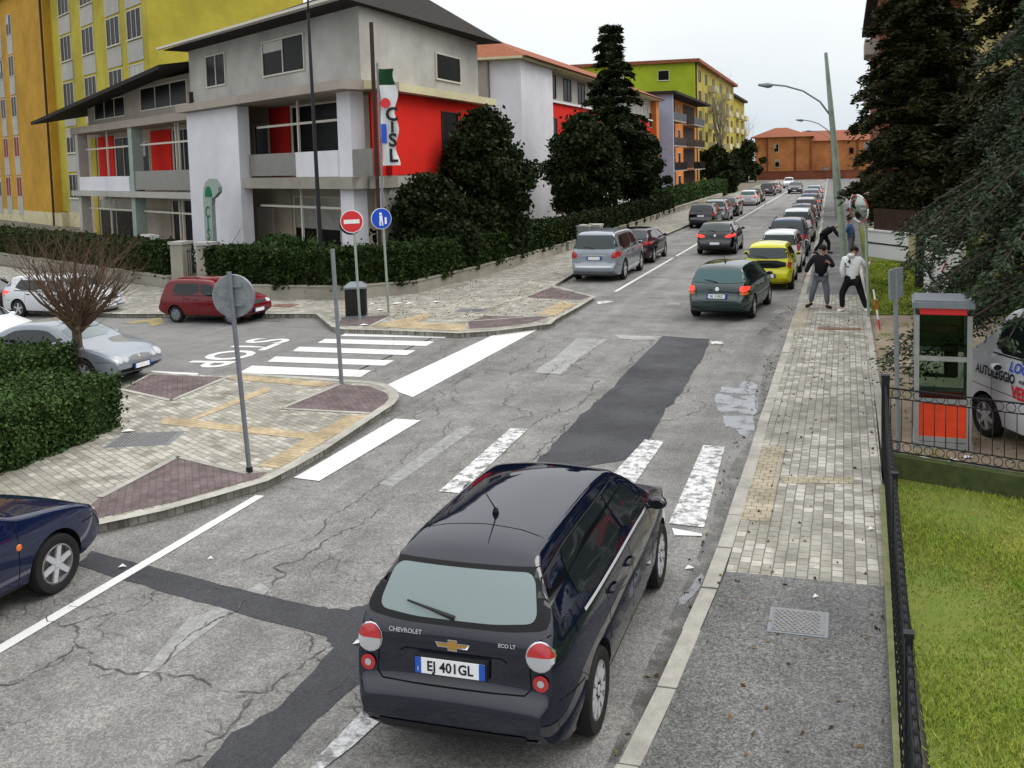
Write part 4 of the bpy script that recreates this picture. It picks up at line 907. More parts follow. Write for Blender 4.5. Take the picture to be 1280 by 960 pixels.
def car_body(S_):
    L_, W_, H_ = S_['L'], S_['W'], S_['H']; top = chaikin(S_['top'], 2, closed=False)
    top = np.array(top); seg = np.r_[0, np.cumsum(np.hypot(*np.diff(top, axis=0).T))]; N = 84
    s = np.linspace(0, seg[-1], N); ty = np.interp(s, seg, top[:, 0]); tz = np.interp(s, seg, top[:, 1])
    by = [p[0] for p in S_['bot']]; bz = [p[1] for p in S_['bot']]
    belt = S_['belt']; wr = S_.get('wr', .70)
    Sz = [(0.0, .90), (.2, .93), (.36, .985), (.55, 1.0), (belt-.2, .995), (belt-.04, .955), (belt+.04, .925), (H_-.12, wr+.04), (H_, wr)]
    zx = [p[0] for p in Sz]; zw = [p[1] for p in Sz]
    pe = S_.get('pend', (.76, .82))  # plan narrowing at rear and front end
    verts = []; faces = []; ring = None
    KT, KS, KB = 7, 9, 3
    for y, zt in zip(ty, tz):
        zb = float(np.interp(y, by, bz)); zt = max(zt, zb+.05)
        u = abs(y)/(L_/2); e = pe[0] if y < 0 else pe[1]; Pn = 1-(1-e)*(.30*u**3.5+.70*u**12)
        hgt = zt-zb; rc = min(.09 if zt > belt+.2 else .06, hgt*.35); rb_ = min(.06, hgt*.2)
        half = []
        wtop = W_/2*Pn*float(smooth_interp(zx, zw, np.array([zt-rc]))[0])
        crown = S_.get('crown', .035)
        for k in range(KB): half.append((W_/2*Pn*.93*k/KB, zb))
        zz = np.linspace(zb+rb_, zt-rc, KS)
        for z in zz: half.append((W_/2*Pn*float(smooth_interp(zx, zw, np.array([z]))[0]), z))
        for a in (30, 60): half.append((wtop-rc*.9*(1-math.cos(R(a))), zt-rc+rc*math.sin(R(a))))
        wt = wtop-rc*.9
        for k in range(KT+1):
            x = wt*(1-k/KT); half.append((x, zt+crown*(1-(x/wt)**2)*min(1, hgt/.4) if wt > 0 else zt))
        full = half + [(-x, z) for x, z in half[-2:0:-1]]
        b = len(verts); verts += [(x, y, z) for x, z in full]; n = len(full)
        if ring is not None:
            for i in range(n): faces.append((ring+i, ring+(i+1) % n, b+(i+1) % n, b+i))
        else: faces.append(tuple(range(n-1, -1, -1)))
        ring = b
    faces.append(tuple(ring+i for i in range(n)))
    me = bpy.data.meshes.new('body'); me.from_pydata(verts, [], faces)
    bm = bmesh.new(); bm.from_mesh(me); bmesh.ops.remove_doubles(bm, verts=bm.verts, dist=.0005); bmesh.ops.recalc_face_normals(bm, faces=bm.faces)
    bvh = BVHTree.FromBMesh(bm); bm.to_mesh(me); bm.free()
    return me, bvh
def cut_wheels(me, S_):
    """wheel wells"""
    o = bpy.data.objects.new('body', me); COL.objects.link(o)
    me.materials.append(M['dark']); me.materials.append(M['seam'])
    mb = MB(); r = S_['wr_r']+.055
    for y in (S_['yr'], S_['yf']):
        for sx in (-1, 1): mb.lathe([(0, 0), (r, 0), (r, .5), (0, .5)], ((S_['W']/2-.27) if sx > 0 else -(S_['W']/2-.27)-.5, y, S_['wr_r']), 'x', 28)
    c = mb.build('cutter', M['seam']); c.data.materials.clear(); c.data.materials.append(M['dark']); c.data.materials.append(M['seam'])
    bm = bmesh.new(); bm.from_mesh(c.data); bmesh.ops.remove_doubles(bm, verts=bm.verts, dist=.0005); bmesh.ops.recalc_face_normals(bm, faces=bm.faces)
    for f in bm.faces: f.material_index = 1
    bm.to_mesh(c.data); bm.free()
    md = o.modifiers.new('b', 'BOOLEAN'); md.operation = 'DIFFERENCE'; md.object = c; md.solver = 'EXACT'
    dg = bpy.context.evaluated_depsgraph_get(); dg.update(); out = bpy.data.meshes.new_from_object(o.evaluated_get(dg))
    o.modifiers.clear()
    old = o.data
    if len(out.polygons) > 500: o.data = out
    bpy.data.objects.remove(c)
    return o
def round_poly(p, r, n=5):
    out = []; L_ = len(p)
    for i in range(L_):
        a, b, c = (np.array(p[(i+k) % L_], float) for k in (-1, 0, 1)); u = a-b; v = c-b; lu, lv = np.linalg.norm(u), np.linalg.norm(v); rr_ = min(r, lu*.45, lv*.45)
        p0 = b+u/lu*rr_; p1 = b+v/lv*rr_
        for k in range(n+1): t = k/n; out.append(tuple((1-t)**2*p0+2*t*(1-t)*b+t*t*p1))
    return out
def poly_surface(bvh, poly, axis, eps, step=.07, mi=0, into=None, side=1):
    """cut a flat outline into small faces and lay them on the body; axis: 'x' (side), 'r' rear, 'f' front, 't' top"""
    bm = bmesh.new(); vs = [bm.verts.new((p[0], p[1], 0)) for p in poly]; bm.faces.new(vs)
    xs = [p[0] for p in poly]; zs = [p[1] for p in poly]
    for ax, lo, hi in ((0, min(xs), max(xs)), (1, min(zs), max(zs))):
        k = lo+step
        while k < hi:
            nrm = (1, 0, 0) if ax == 0 else (0, 1, 0); co = (k, 0, 0) if ax == 0 else (0, k, 0)
            bmesh.ops.bisect_plane(bm, geom=bm.verts[:]+bm.edges[:]+bm.faces[:], plane_co=co, plane_no=nrm); k += step
    bmesh.ops.triangulate(bm, faces=[f for f in bm.faces if len(f.verts) > 4])
    idx = {}; out = []
    for i, v in enumerate(bm.verts):
        a, b = v.co.x, v.co.y; idx[v] = i
        if axis == 'x': o, d = Vector((3*side, a, b)), Vector((-side, 0, 0))
        elif axis == 'r': o, d = Vector((a, -6, b)), Vector((0, 1, 0))
        elif axis == 'f': o, d = Vector((a, 6, b)), Vector((0, -1, 0))
        else: o, d = Vector((a, b, 4)), Vector((0, 0, -1))
        h = bvh.ray_cast(o, d)
        if h[0] is None:
            q = {'x': Vector((side*.8, a, b)), 'r': Vector((a, -1.8, b)), 'f': Vector((a, 1.8, b)), 't': Vector((a, b, 1))}[axis]; nn = bvh.find_nearest(q); out.append(nn[0]+nn[1]*eps)
        else: out.append(h[0]+(h[1] if h[1].dot(d) < 0 else -h[1])*eps)
    fs = [tuple(idx[v] for v in f.verts) for f in bm.faces]; bm.free()
    mb = into or MB(); mb.add(out, fs, mi); return mb
def mirror(poly): return [(-x, z) for x, z in reversed(poly)]
def line_poly(pts, w_):
    """thin closed outline along a polyline"""
    l = []; r = []; n = len(pts)
    for i, p in enumerate(pts):
        a = np.array(pts[max(0, i-1)], float); b = np.array(pts[min(n-1, i+1)], float); t = (b-a)/np.linalg.norm(b-a); nr = np.array([-t[1], t[0]])*w_/2
        l.append(tuple(np.array(p)+nr)); r.append(tuple(np.array(p)-nr))
    return l+r[::-1]
def rr(x0, x1, z0, z1, n=2): return chaikin([(x0, z0), (x1, z0), (x1, z1), (x0, z1)], n)
def wheel(parent, x, y, r, w_, side, spokes=5, rim='alloy', cover=False):
    """tyre lathe with rim child; side +1 right"""
    mb = MB(); h = w_/2
    mb.lathe([(r*.66, -h*.8), (r*.80, -h), (r*.95, -h*.95), (r, -h*.6), (r, h*.6), (r*.95, h*.95), (r*.80, h), (r*.66, h*.8), (r*.60, 0)], (x, y, r), 'x', 28, closed=True)
    t = mb.build('wheel', M['rubber'], parent, smooth=2)
    mb = MB(); s = side
    mb.lathe([(r*.68, .0), (r*.67, s*h*.85), (r*.62, s*h*.88), (r*.60, s*h*.55), (r*.58, s*h*.1), (0, s*h*.1)], (x, y, r), 'x', 28, mi=0)
    nsp = spokes
    for k in range(nsp):
        a = 2*math.pi*k/nsp+.3; ca, sa = math.cos(a), math.sin(a); wd0, wd1 = r*.10, r*(.085 if not cover else .14)
        pts = []
        for (rad, wd) in ((r*.10, wd0), (r*.63, wd1)):
            for sg in (-1, 1): pts.append((rad*ca-sg*wd*sa, rad*sa+sg*wd*ca))
        q = [pts[0], pts[1], pts[3], pts[2]]
        v = [(x+s*h*.62, y+a_, r+b_) for a_, b_ in q]+[(x+s*h*.84, y+a_, r+b_) for a_, b_ in q]
        mb.add(v, [(0,1,2,3),(4,5,6,7),(0,1,5,4),(1,2,6,5),(2,3,7,6),(3,0,4,7)], 1)
    mb.lathe([(0, s*h*.9), (r*.13, s*h*.88), (r*.15, s*h*.6)], (x, y, r), 'x', 14, mi=1)
    mb.build('rim', [M['iron'] if not cover else M[rim], M[rim]], t, smooth=2)
def plate(parent, bvh, z, front=False, text=None, w_=.52, h=.11, x=0, zoff=0, name='license_plate'):
    d = Vector((0, -1, 0)) if front else Vector((0, 1, 0)); o = Vector((x, 6, z)) if front else Vector((x, -6, z))
    hit = bvh.ray_cast(o, d); p = hit[0]; nrm = hit[1]; nrm.x = 0; nrm.normalize()
    nrm = (nrm+Vector((0, -nrm.y*.0+(-1 if not front else 1)*1.0, 0))).normalized()
    zz = Vector((0, 0, 1)); xa = zz.cross(-nrm).normalized()*1; xa = nrm.cross(zz).normalized()*-1; up = nrm.cross(xa).normalized()
    if up.z < 0: up = -up
    xa = up.cross(nrm).normalized()
    mt4 = Matrix(((xa.x, up.x, nrm.x, p.x+nrm.x*.05), (xa.y, up.y, nrm.y, p.y+nrm.y*.05), (xa.z, up.z, nrm.z, p.z+nrm.z*.05), (0, 0, 0, 1)))
    mb = MB(); mb.box((-w_/2-.01, -h/2-.01, -.06), (w_/2+.01, h/2+.01, -.004)); mb.m = [1]*len(mb.f)
    mb.box((-w_/2, -h/2, -.01), (w_/2, h/2, .002), 0); mb.box((-w_/2, -h/2, -.009), (-w_/2+.045, h/2, .004), 2); mb.box((w_/2-.045, -h/2, -.009), (w_/2, h/2, .004), 2)
    pl = mb.build(name, [M['platewhite'], M['dark'], M['plateblue']], parent); pl.matrix_local = mt4
    if text:
        t = text_mesh('plate_text', text, .098, M['platetext'], pl, xs=.92, space=1.02, bold=.0025); t.location = (0, -.002, .0045)
        t2 = text_mesh('country_letter', 'I', .045, M['platewhite'], pl); t2.location = (-w_/2+.022, -.026, .0052)
    return pl

CARS = {}
def glass_polys(S_):
    """side window outlines from the roof line: (y, z) lists"""
    top = np.array(chaikin(S_['top'], 2, closed=False)); belt = S_['belt']
    zt = lambda y: float(np.interp(y, top[:, 0], top[:, 1]))
    out = []
    for (y0, y1, y0t, y1t) in S_['side']:
        lo = [(y0, belt+.035), (y1, belt+.035)]; up = []
        n = 8
        for k in range(n+1):
            y = y1t+(y0t-y1t)*k/n; up.append((y, max(belt+.06, min(zt(y)-.13, S_['H']-.12))))
        out.append(lo+up)
    return out
def make_car(kind, S_, detail=2):
    root = empty('parked_car'); me, bvh = car_body(S_); body = cut_wheels(me, S_); body.parent = root
    L_, W_, H_, belt = S_['L'], S_['W'], S_['H'], S_['belt']; hw = W_/2
    # details carried by the body mesh: gaps, lower trim
    mb = MB()
    for s in (1, -1):
        for pts in S_['gaps']: poly_surface(bvh, line_poly(pts, .011), 'x', .0012, .08, 1, mb, s)
        poly_surface(bvh, line_poly([(S_['yr']+.42, .235), (S_['yf']-.42, .235)], .09), 'x', .003, .15, 0, mb, s)
    for pts in S_.get('rgaps', []):
        poly_surface(bvh, line_poly(pts, .010), 'r', .0012, .08, 1, mb)
    for pts in S_.get('tgaps', []):
        poly_surface(bvh, line_poly(pts, .010), 't', .0012, .08, 1, mb)
    if S_.get('lowtrim', True):
        poly_surface(bvh, [(-hw*.72, .27), (hw*.72, .27), (hw*.72, .36), (-hw*.72, .36)], 'r', .004, .1, 0, mb)
        poly_surface(bvh, [(-hw*.72, .27), (hw*.72, .27), (hw*.72, .40), (-hw*.72, .40)], 'f', .004, .1, 0, mb)
    for q in S_.get('rdark', []): poly_surface(bvh, q, 'r', .008, .05, 2, mb)
    bm = bmesh.new(); bm.from_mesh(body.data); nb = len(bm.verts)
    vs = [bm.verts.new(v) for v in mb.v]
    for f, mi in zip(mb.f, mb.m):
        try: ff = bm.faces.new([vs[i] for i in f]); ff.material_index = mi+1
        except ValueError: pass
    bm.to_mesh(body.data); bm.free()
    keep = [p.material_index for p in body.data.polygons]
    body.data.materials.clear(); body.data.materials.append(paint('black', (.006, .007, .010))); body.data.materials.append(M['dark']); body.data.materials.append(M['seam']); body.data.materials.append(M['blackglass'])
    body.data.polygons.foreach_set('material_index', keep)   # faces that came from the cutter keep their dark slot
    body.data.polygons.foreach_set('use_smooth', [True]*len(body.data.polygons)); body.data.set_sharp_from_angle(angle=R(38))
    for s in (1, -1):
        for pg in glass_polys(S_): poly_surface(bvh, chaikin(pg, 1), 'x', .005, .07, 0, None, s).build('side_window', M['glass'], root, smooth=True)
        if S_.get('surround', True) and detail > 1:
            mb = MB(); poly_surface(bvh, line_poly([(S_['side'][0][0]+.02, belt+.012), (S_['side'][-1][1]-.02, belt+.012)], .022), 'x', .010, .08, 0, mb, s); mb.build('window_trim', M[S_.get('trim', 'dark')], root, smooth=True)
        for (y, z) in S_['handles']:
            h_ = bvh.ray_cast(Vector((3*s, y, z)), Vector((-s, 0, 0)))[0]
            if h_: MB().tube([h_+Vector((s*.0, -.09, 0)), h_+Vector((s*.03, -.07, 0)), h_+Vector((s*.03, .07, 0)), h_+Vector((0, .09, 0))], .014, 6).build('door_handle', M[S_.get('handle', 'dark')], root, smooth=True)
        # mirror
        ym, zm = S_['mirror']; mx = MB(); h_ = bvh.ray_cast(Vector((3*s, ym, zm)), Vector((-s, 0, 0)))[0] or Vector((s*hw*.8, ym, zm))
        cx = h_.x+s*.13; mx.lathe([(.0, -.07), (.06, -.065), (.074, -.03), (.068, .03), (.04, .075), (0, .09)], (0, 0, 0), 'y', 14)
        mx.v = [(cx+v[0]*1.25, ym+v[1]*.9, zm+.04+v[2]*.8) for v in mx.v]; mx.tube([(h_.x-s*.02, ym, zm-.02), (cx, ym, zm+.01)], .022, 6)
        mm_ = mx.build('door_mirror', M['dark'] if S_.get('mirblack') else paint('black', None), root, smooth=True)
        g2 = MB(); g2.lathe([(0, 0), (.048, 0), (.052, .006), (0, .006)], (0, 0, 0), 'y', 14); g2.v = [(cx+v[0]*1.3, ym-.066+v[1], zm+.04+v[2]*.8) for v in g2.v]; g2.build('mirror_glass', M['glass'], mm_)
    poly_surface(bvh, S_['rearwin'], 'r', .013, .05).build('rear_window', M[S_.get('rg', 'glasstint')], root, smooth=True)
    poly_surface(bvh, S_['windshield'], 'f', .005, .07).build('windshield', M['glassrear'] if S_.get('palews') else M['glasstint'], root, smooth=True)
    for mname, pg in S_['rlights']:
        for q in (pg, mirror(pg)): poly_surface(bvh, q, 'r', .012, .04).build('tail_light', M[mname], root, smooth=True)
    for mname, pg in S_.get('flights', []):
        for q in (pg, mirror(pg)): poly_surface(bvh, q, 'f', .007, .05).build('headlight', M[mname], root, smooth=True)
    for mname, pg, nm in S_.get('extra_r', []): poly_surface(bvh, pg, 'r', .006, .06).build(nm, M[mname], root, smooth=True)
    for mname, pg, nm in S_.get('extra_f', []): poly_surface(bvh, pg, 'f', .006, .06).build(nm, M[mname], root, smooth=True)
    plate(root, bvh, S_['plz'], text=S_.get('pltext')); plate(root, bvh, S_.get('fplz', .42), front=True)
    for y in (S_['yr'], S_['yf']):
        for s in (1, -1): wheel(root, s*(hw-.105), y, S_['wr_r'], .20, s, S_.get('spokes', 5), S_.get('rimmat', 'alloy'), S_.get('cover', False))
    if S_.get('wiper', True):
        z0 = S_['rearwin_z'][0]; p0 = bvh.ray_cast(Vector((.0, -6, z0+.0)), Vector((0, 1, 0)))[0]; p1 = bvh.ray_cast(Vector((-.38, -6, z0+.07)), Vector((0, 1, 0)))[0]
        MB().tube([p0+Vector((0, -.02, 0)), p0.lerp(p1, .5)+Vector((0, -.035, .012)), p1+Vector((0, -.02, 0))], [.018, .010, .006], 6).build('wiper', M['dark'], root, smooth=True)
    ya = S_.get('ant'); 
    if ya is not None:
        h_ = bvh.ray_cast(Vector((0, ya, 4)), Vector((0, 0, -1)))[0]; an = S_.get('antl', .42)
        MB().tube([h_, h_+Vector((0, 0, .035)), h_+Vector((0, -.03*an, .05)), h_+Vector((0, -an*.55, an*.62))], [.028, .020, .006, .003], 6).build('antenna', M['dark'], root, smooth=True)
    for s in (1, -1):
        if S_.get('rails'):
            pts = [bvh.ray_cast(Vector((s*hw*.66, y, 4)), Vector((0, 0, -1)))[0]+Vector((0, 0, .045 if 0 < k < 6 else 0)) for k, y in enumerate(np.linspace(-L_*.40, L_*.08, 7))]
            MB().tube(pts, .016, 6).build('roof_rail', M['dark'], root, smooth=True)
    root['bvh'] = 0; del root['bvh']
    return root, bvh

def spec(L, W, H, belt, top, yr, yf, r, side, gaps, handles, mirror_, rearwin, windshield, rlights, plz, **k):
    d = dict(L=L, W=W, H=H, belt=belt, top=top, yr=yr, yf=yf, wr_r=r, side=side, gaps=gaps, handles=handles, mirror=mirror_, rearwin=rearwin, windshield=windshield, rlights=rlights, plz=plz,
             bot=[(-L/2, .42), (-L/2+.05, .30), (-L/2+.3, .20), (L/2-.3, .19), (L/2-.05, .28), (L/2, .40)], rearwin_z=(min(p[1] for p in rearwin)+.02, 0))
    d.update(k); return d
def door_gaps(y0, y1, y2, belt, H):
    g = [[(y0, .27), (y0+.01, belt+.02)], [(y1, .27), (y1, belt), (y1-.02, belt+.02)]]
    if y2 is not None: g.append([(y2, .55), (y2-.03, belt+.02)])
    return g
def hatch_spec(L, H, W, belt, wb, r, roof_y=(-.44, -.02), noseh=.92, tailz=.98, lights='golf', **k):
    """two box hatchback, rear at -y"""
    a, b = -L/2, L/2; yf = wb/2+.08; yr = yf-wb; cowl = b-1.02+k.pop('cowl', 0)
    rt = a+k.pop('rslope', .42)
    top = [(a, .47), (a+.002, .56), (a+.02, .615), (a+.075, .64), (a+.085, .68), (a+.09, .78), (a+.10, tailz-.07), (a+.13, tailz+.01), (rt-.06, H-.10), (rt+.06, H-.035), (rt+.35, H-.005), (a+L*.45, H), (a+L*.58, H-.03), (a+L*.645, H-.10), (cowl, belt+.09), (cowl+.12, belt+.05), (b-.45, noseh-.06), (b-.16, noseh-.14), (b-.04, noseh-.26), (b, .56), (b+.003, .46)]
    hw = W/2; wz0, wz1 = tailz+.06, H-.11; wt = hw*.70; wb_ = hw*.86
    rw = round_poly([(-wb_, wz0+.03), (-wb_*.5, wz0), (wb_*.5, wz0), (wb_, wz0+.03), (wt, wz1), (-wt, wz1)], .09)
    ws = round_poly([(-hw*.80, belt+.12), (hw*.80, belt+.12), (hw*.66, H-.09), (-hw*.66, H-.09)], .08)
    y1 = a+L*.655; side = [(rt+.20, -.03+k.get('bp', 0), rt+.34, -.03+k.get('bp', 0)), (.03+k.get('bp', 0), cowl-.13, .03+k.get('bp', 0), y1-.05)]
    d = dict(flights=[('clearlamp', chaikin([(hw*.52, .60), (hw*.90, .62), (hw*.93, .76), (hw*.6, .72)], 2))], extra_f=[('dark', rr(-hw*.5, hw*.5, .60, .68), 'grille')])
    d.update(k)
    if 'rwpoly' in d: rw = d.pop('rwpoly')
    return spec(L, W, H, belt, top, yr, yf, r, side, door_gaps(cowl-.16, .0+k.get('bp', 0), yr+.36, belt, H)+[[(a+.14, .62), (yr-.34, .60)], [(yf+.34, .60), (b-.12, .62)]], [(-.12+k.get('bp', 0), belt-.12), (yr+.48, belt-.10)], (cowl-.22, belt+.03), rw, ws, d.pop('rlights'), d.pop('plz', .70), **d)

def disc(cx, cz, r, n=16, sx=1.0): return [(cx+r*sx*math.cos(2*math.pi*k/n), cz+r*math.sin(2*math.pi*k/n)) for k in range(n)]
def half_disc(cx, cz, r, up=True, n=10): return [(cx+r*math.cos(math.pi*k/n), cz+(r if up else -r)*math.sin(math.pi*k/n)) for k in range(n+1)][::1 if up else -1]
BUILT = {}
def use_car(kind, colour, loc, rz, label, group=None, sc=1.0, name='parked_car', cat='car', lit=False, drop=()):
    """first use builds the car, later uses copy the car and each of its parts"""
    if kind not in BUILT:
        BUILT[kind] = make_car(kind, SPECS[kind], 2); root = BUILT[kind][0]; root['fresh'] = 1
    root = BUILT[kind][0]
    if root.get('fresh'):
        del root['fresh']; new = root; parts = [(c, c) for c in kids(root)]
    else:
        new = root.copy(); COL.objects.link(new)
        for c in kids(root):
            c2 = c.copy(); COL.objects.link(c2); c2.parent = new
            for g_ in kids(c):
                g2 = g_.copy(); COL.objects.link(g2); g2.parent = c2
    new.name = name; new.location = loc; new.rotation_euler = (0, 0, rz); new.scale = (sc,)*3
    pm = paint(*colour)
    for c in kids(new):
        if c.name.startswith('body') or c.name.startswith('door_mirror'):
            if c.material_slots[0].material.name.startswith('paint_'):
                c.material_slots[0].link = 'OBJECT'; c.material_slots[0].material = pm
        if c.name.startswith('tail_light') and lit: c.material_slots[0].link = 'OBJECT'; c.material_slots[0].material = M['redlit'] if M['redlamp'] in (c.data.materials[0],) else c.data.materials[0]
    for k in ('label', 'category', 'group'):
        if k in new: del new[k]
    tag(new, label, cat, group)
    return new
SPECS = {}
hw = 1.735/2
SPECS['hatch_round'] = hatch_spec(4.04, 1.52, 1.735, 1.0, 2.525, .315, rwpoly=round_poly([(-.60, 1.115), (-.3, 1.09), (.3, 1.09), (.60, 1.115), (.53, 1.385), (-.53, 1.385)], .08), wr=.61, pend=(.76, .80), tailz=1.02, noseh=.99, rslope=.45, bp=-.02,
    rlights=[('clearlamp', half_disc(.635, .925, .090, False)), ('redlamp', half_disc(.635, .925, .090, True)), ('redlamp', disc(.645, .752, .056))], plz=.80, pltext='EJ 401GL', spokes=10, rg='glassrear', ant=-1.02, antl=.48, handle='dark', trim='alloy', wiper=True,
    rgaps=[[(-.53, .66), (-.575, .70), (-.565, .84), (-.575, 1.0), (-.70, 1.06)], [(.53, .66), (.575, .70), (.565, .84), (.575, 1.0), (.70, 1.06)], [(-.53, .66), (-.3, .655), (.3, .655), (.53, .66)], [(-.40, .86), (-.36, .885), (.36, .885), (.40, .86)]],
    tgaps=[[(-.60, .25), (-.57, -1.3)], [(.60, .25), (.57, -1.3)], [(-.56, -1.32), (-.3, -1.25), (0, -1.23), (.3, -1.25), (.56, -1.32)]],
    rdark=[round_poly([(-.70, 1.085), (-.4, 1.055), (.4, 1.055), (.70, 1.085), (.60, 1.415), (-.60, 1.415)], .09)],  # black ceramic edge, plus the dark reflection at the glass rim as colour
    extra_x=[], extra_r=[('chrome', disc(.635, .925, .100), 'lamp_ring'), ('chrome', disc(-.635, .925, .100), 'lamp_ring'), ('dark', round_poly([(-.52, .27), (.52, .27), (.56, .40), (-.56, .40)], .04), 'bumper_insert'), ('chrome', [(-.13, .955), (-.035, .955), (-.035, .975), (.035, .975), (.035, .955), (.13, .955), (.11, .92), (.035, .92), (.035, .90), (-.035, .90), (-.035, .92), (-.11, .92)], 'emblem')])
SPECS['hatch_square'] = hatch_spec(4.15, 1.44, 1.735, .93, 2.51, .31, tailz=.95, rslope=.50, rlights=[('redlamp', chaikin([(.60, .80), (.80, .80), (.80, .94), (.60, .94)], 1)), ('orangelamp', chaikin([(.60, .72), (.80, .72), (.80, .785), (.60, .785)], 1))], plz=.66, pltext='BE 530EZ', rg='glassteal', spokes=5, ant=-.9, antl=.3,
    extra_r=[('chrome', disc(0, .86, .055), 'emblem')], rgaps=[[(-.56, .55), (-.56, .95)], [(.56, .55), (.56, .95)], [(-.56, .55), (.56, .55)]])
SPECS['hatch_small'] = hatch_spec(3.60, 1.49, 1.65, .95, 2.45, .30, tailz=.98, rslope=.36, rlights=[('redlamp', chaikin([(.62, .76), (.77, .76), (.77, .92), (.66, .96)], 1))], plz=.50, spokes=6, bp=.05,
    rdark=[chaikin([(-.60, .74), (.60, .74), (.60, .99), (-.60, .99)], 1)], extra_r=[('chrome', [(0, .93), (.05, .865), (0, .80), (-.05, .865)], 'emblem')])
SPECS['hatch_sport'] = hatch_spec(4.32, 1.44, 1.79, .98, 2.62, .33, tailz=1.0, rslope=.62, rlights=[('redlamp', chaikin([(.40, .84), (.60, .80), (.86, .86), (.86, .97), (.58, .95)], 1))], plz=.55, spokes=5, extra_r=[('chrome', disc(0, .90, .05), 'emblem')])
SPECS['suv'] = hatch_spec(4.70, 1.78, 1.92, 1.12, 2.90, .38, tailz=1.12, noseh=1.08, rslope=.40, rlights=[('redlamp', chaikin([(.62, .86), (.90, .88), (.90, 1.10), (.66, 1.08)], 1))], plz=.86, spokes=5, rails=True, wr=.72, cowl=-.15, extra_r=[('chrome', [(-.42, .945), (.42, .945), (.42, .97), (-.42, .97)], 'trim_bar'), ('signwhite', rr(-.7, .7, .53, .60), 'step_plate')])
SPECS['wagon'] = hatch_spec(4.45, 1.55, 1.76, .98, 2.60, .32, tailz=1.0, rslope=.36, rlights=[('redlamp', chaikin([(.68, .80), (.83, .80), (.80, 1.25), (.74, 1.25)], 1))], plz=.80, spokes=7, rails=True)
SPECS['mini_box'] = hatch_spec(3.54, 1.56, 1.60, .98, 2.30, .29, tailz=1.0, rslope=.24, rlights=[('redlamp', chaikin([(.66, .84), (.755, .84), (.70, 1.34), (.64, 1.34)], 1))], plz=.80, spokes=6, bp=.05)
# boxy small hatchback of the eighties
SPECS['old_box'] = hatch_spec(3.40, 1.42, 1.49, .90, 2.16, .27, tailz=.88, noseh=.90, rslope=.34, bp=-.05, rlights=[('redlamp', rr(.55, .70, .62, .76))], plz=.55, spokes=8, rimmat='galv', cover=True, wr=.78, pend=(.93, .92),
    flights=[('clearlamp', rr(.46, .66, .60, .72)), ('orangelamp', rr(.67, .715, .60, .72))], extra_f=[('dark', rr(-.44, .44, .60, .72), 'grille')], fplz=.42, mirblack=True)
def three_box(L, H, W, belt, wb, r, coupe=False, **k):
    a, b = -L/2, L/2; yf = wb/2+k.pop('fshift', .05); yr = yf-wb
    top = [(a, .50), (a+.01, .72), (a+.05, .90), (a+.14, .97), (a+.60, 1.0), (a+.85, 1.04), (a+1.25, H-.13), (a+1.65, H-.02), (a+L*.5, H), (a+L*.56, H-.03), (b-1.75, H-.16), (b-1.25, belt+.07), (b-1.10, belt+.03), (b-.5, .84), (b-.20, .74), (b-.05, .62), (b, .54), (b+.003, .46)]
    hw = W/2
    rw = chaikin([(-hw*.68, 1.07), (hw*.68, 1.07), (hw*.60, H-.10), (-hw*.60, H-.10)], 2); ws = chaikin([(-hw*.76, belt+.13), (hw*.76, belt+.13), (hw*.64, H-.09), (-hw*.64, H-.09)], 1)
    side = [(a+1.0, b-1.42, a+1.5, b-2.0)] if coupe else [(a+1.02, -.12, a+1.45, -.12), (-.05, b-1.42, -.05, b-1.95)]
    gaps = [[(yf-.48, .27), (yf-.47, belt+.02)], [((-.75 if coupe else -.10), .27), ((-.75 if coupe else -.10), belt)], [(a+.10, .62), (yr-.36, .60)], [(yf+.36, .60), (b-.14, .60)]]
    if not coupe: gaps.append([(yr+.36, .6), (yr+.30, belt)])
    d = dict(flights=[('clearlamp', chaikin([(hw*.48, .58), (hw*.90, .60), (hw*.92, .72), (hw*.60, .70)], 2))], extra_f=[('dark', rr(-hw*.40, hw*.40, .56, .68), 'grille')], wiper=False)
    d.update(k)
    return spec(L, W, H, belt, top, yr, yf, r, side, gaps, [(-.62 if coupe else .02, belt-.12)]+([] if coupe else [(yr+.42, belt-.10)]), (b-1.60, belt+.04), rw, ws, [('redlamp', rr(hw*.55, hw*.92, .70, .84))], .72, **d)
SPECS['sedan'] = three_box(4.25, 1.38, 1.66, .90, 2.44, .30, spokes=6, fshift=.17, extra_f=[('dark', rr(-.3, .3, .58, .66), 'grille')], flights=[('clearlamp', chaikin([(.40, .60), (.74, .62), (.76, .71), (.44, .70)], 2))])
SPECS['coupe'] = three_box(4.64, 1.41, 1.74, .92, 2.71, .33, coupe=True, spokes=7, palews=True, flights=[('clearlamp', disc(.62, .635, .085, sx=1.25)), ('clearlamp', disc(.44, .60, .060, sx=1.2))],
    extra_f=[('iron', chaikin([(-.28, .54), (.28, .54), (.34, .67), (-.34, .67)], 1), 'grille'), ('chrome', [(-.012, .55), (.012, .55), (.012, .66), (-.012, .66)], 'grille_star'), ('dark', rr(-.6, .6, .30, .38), 'air_intake')])
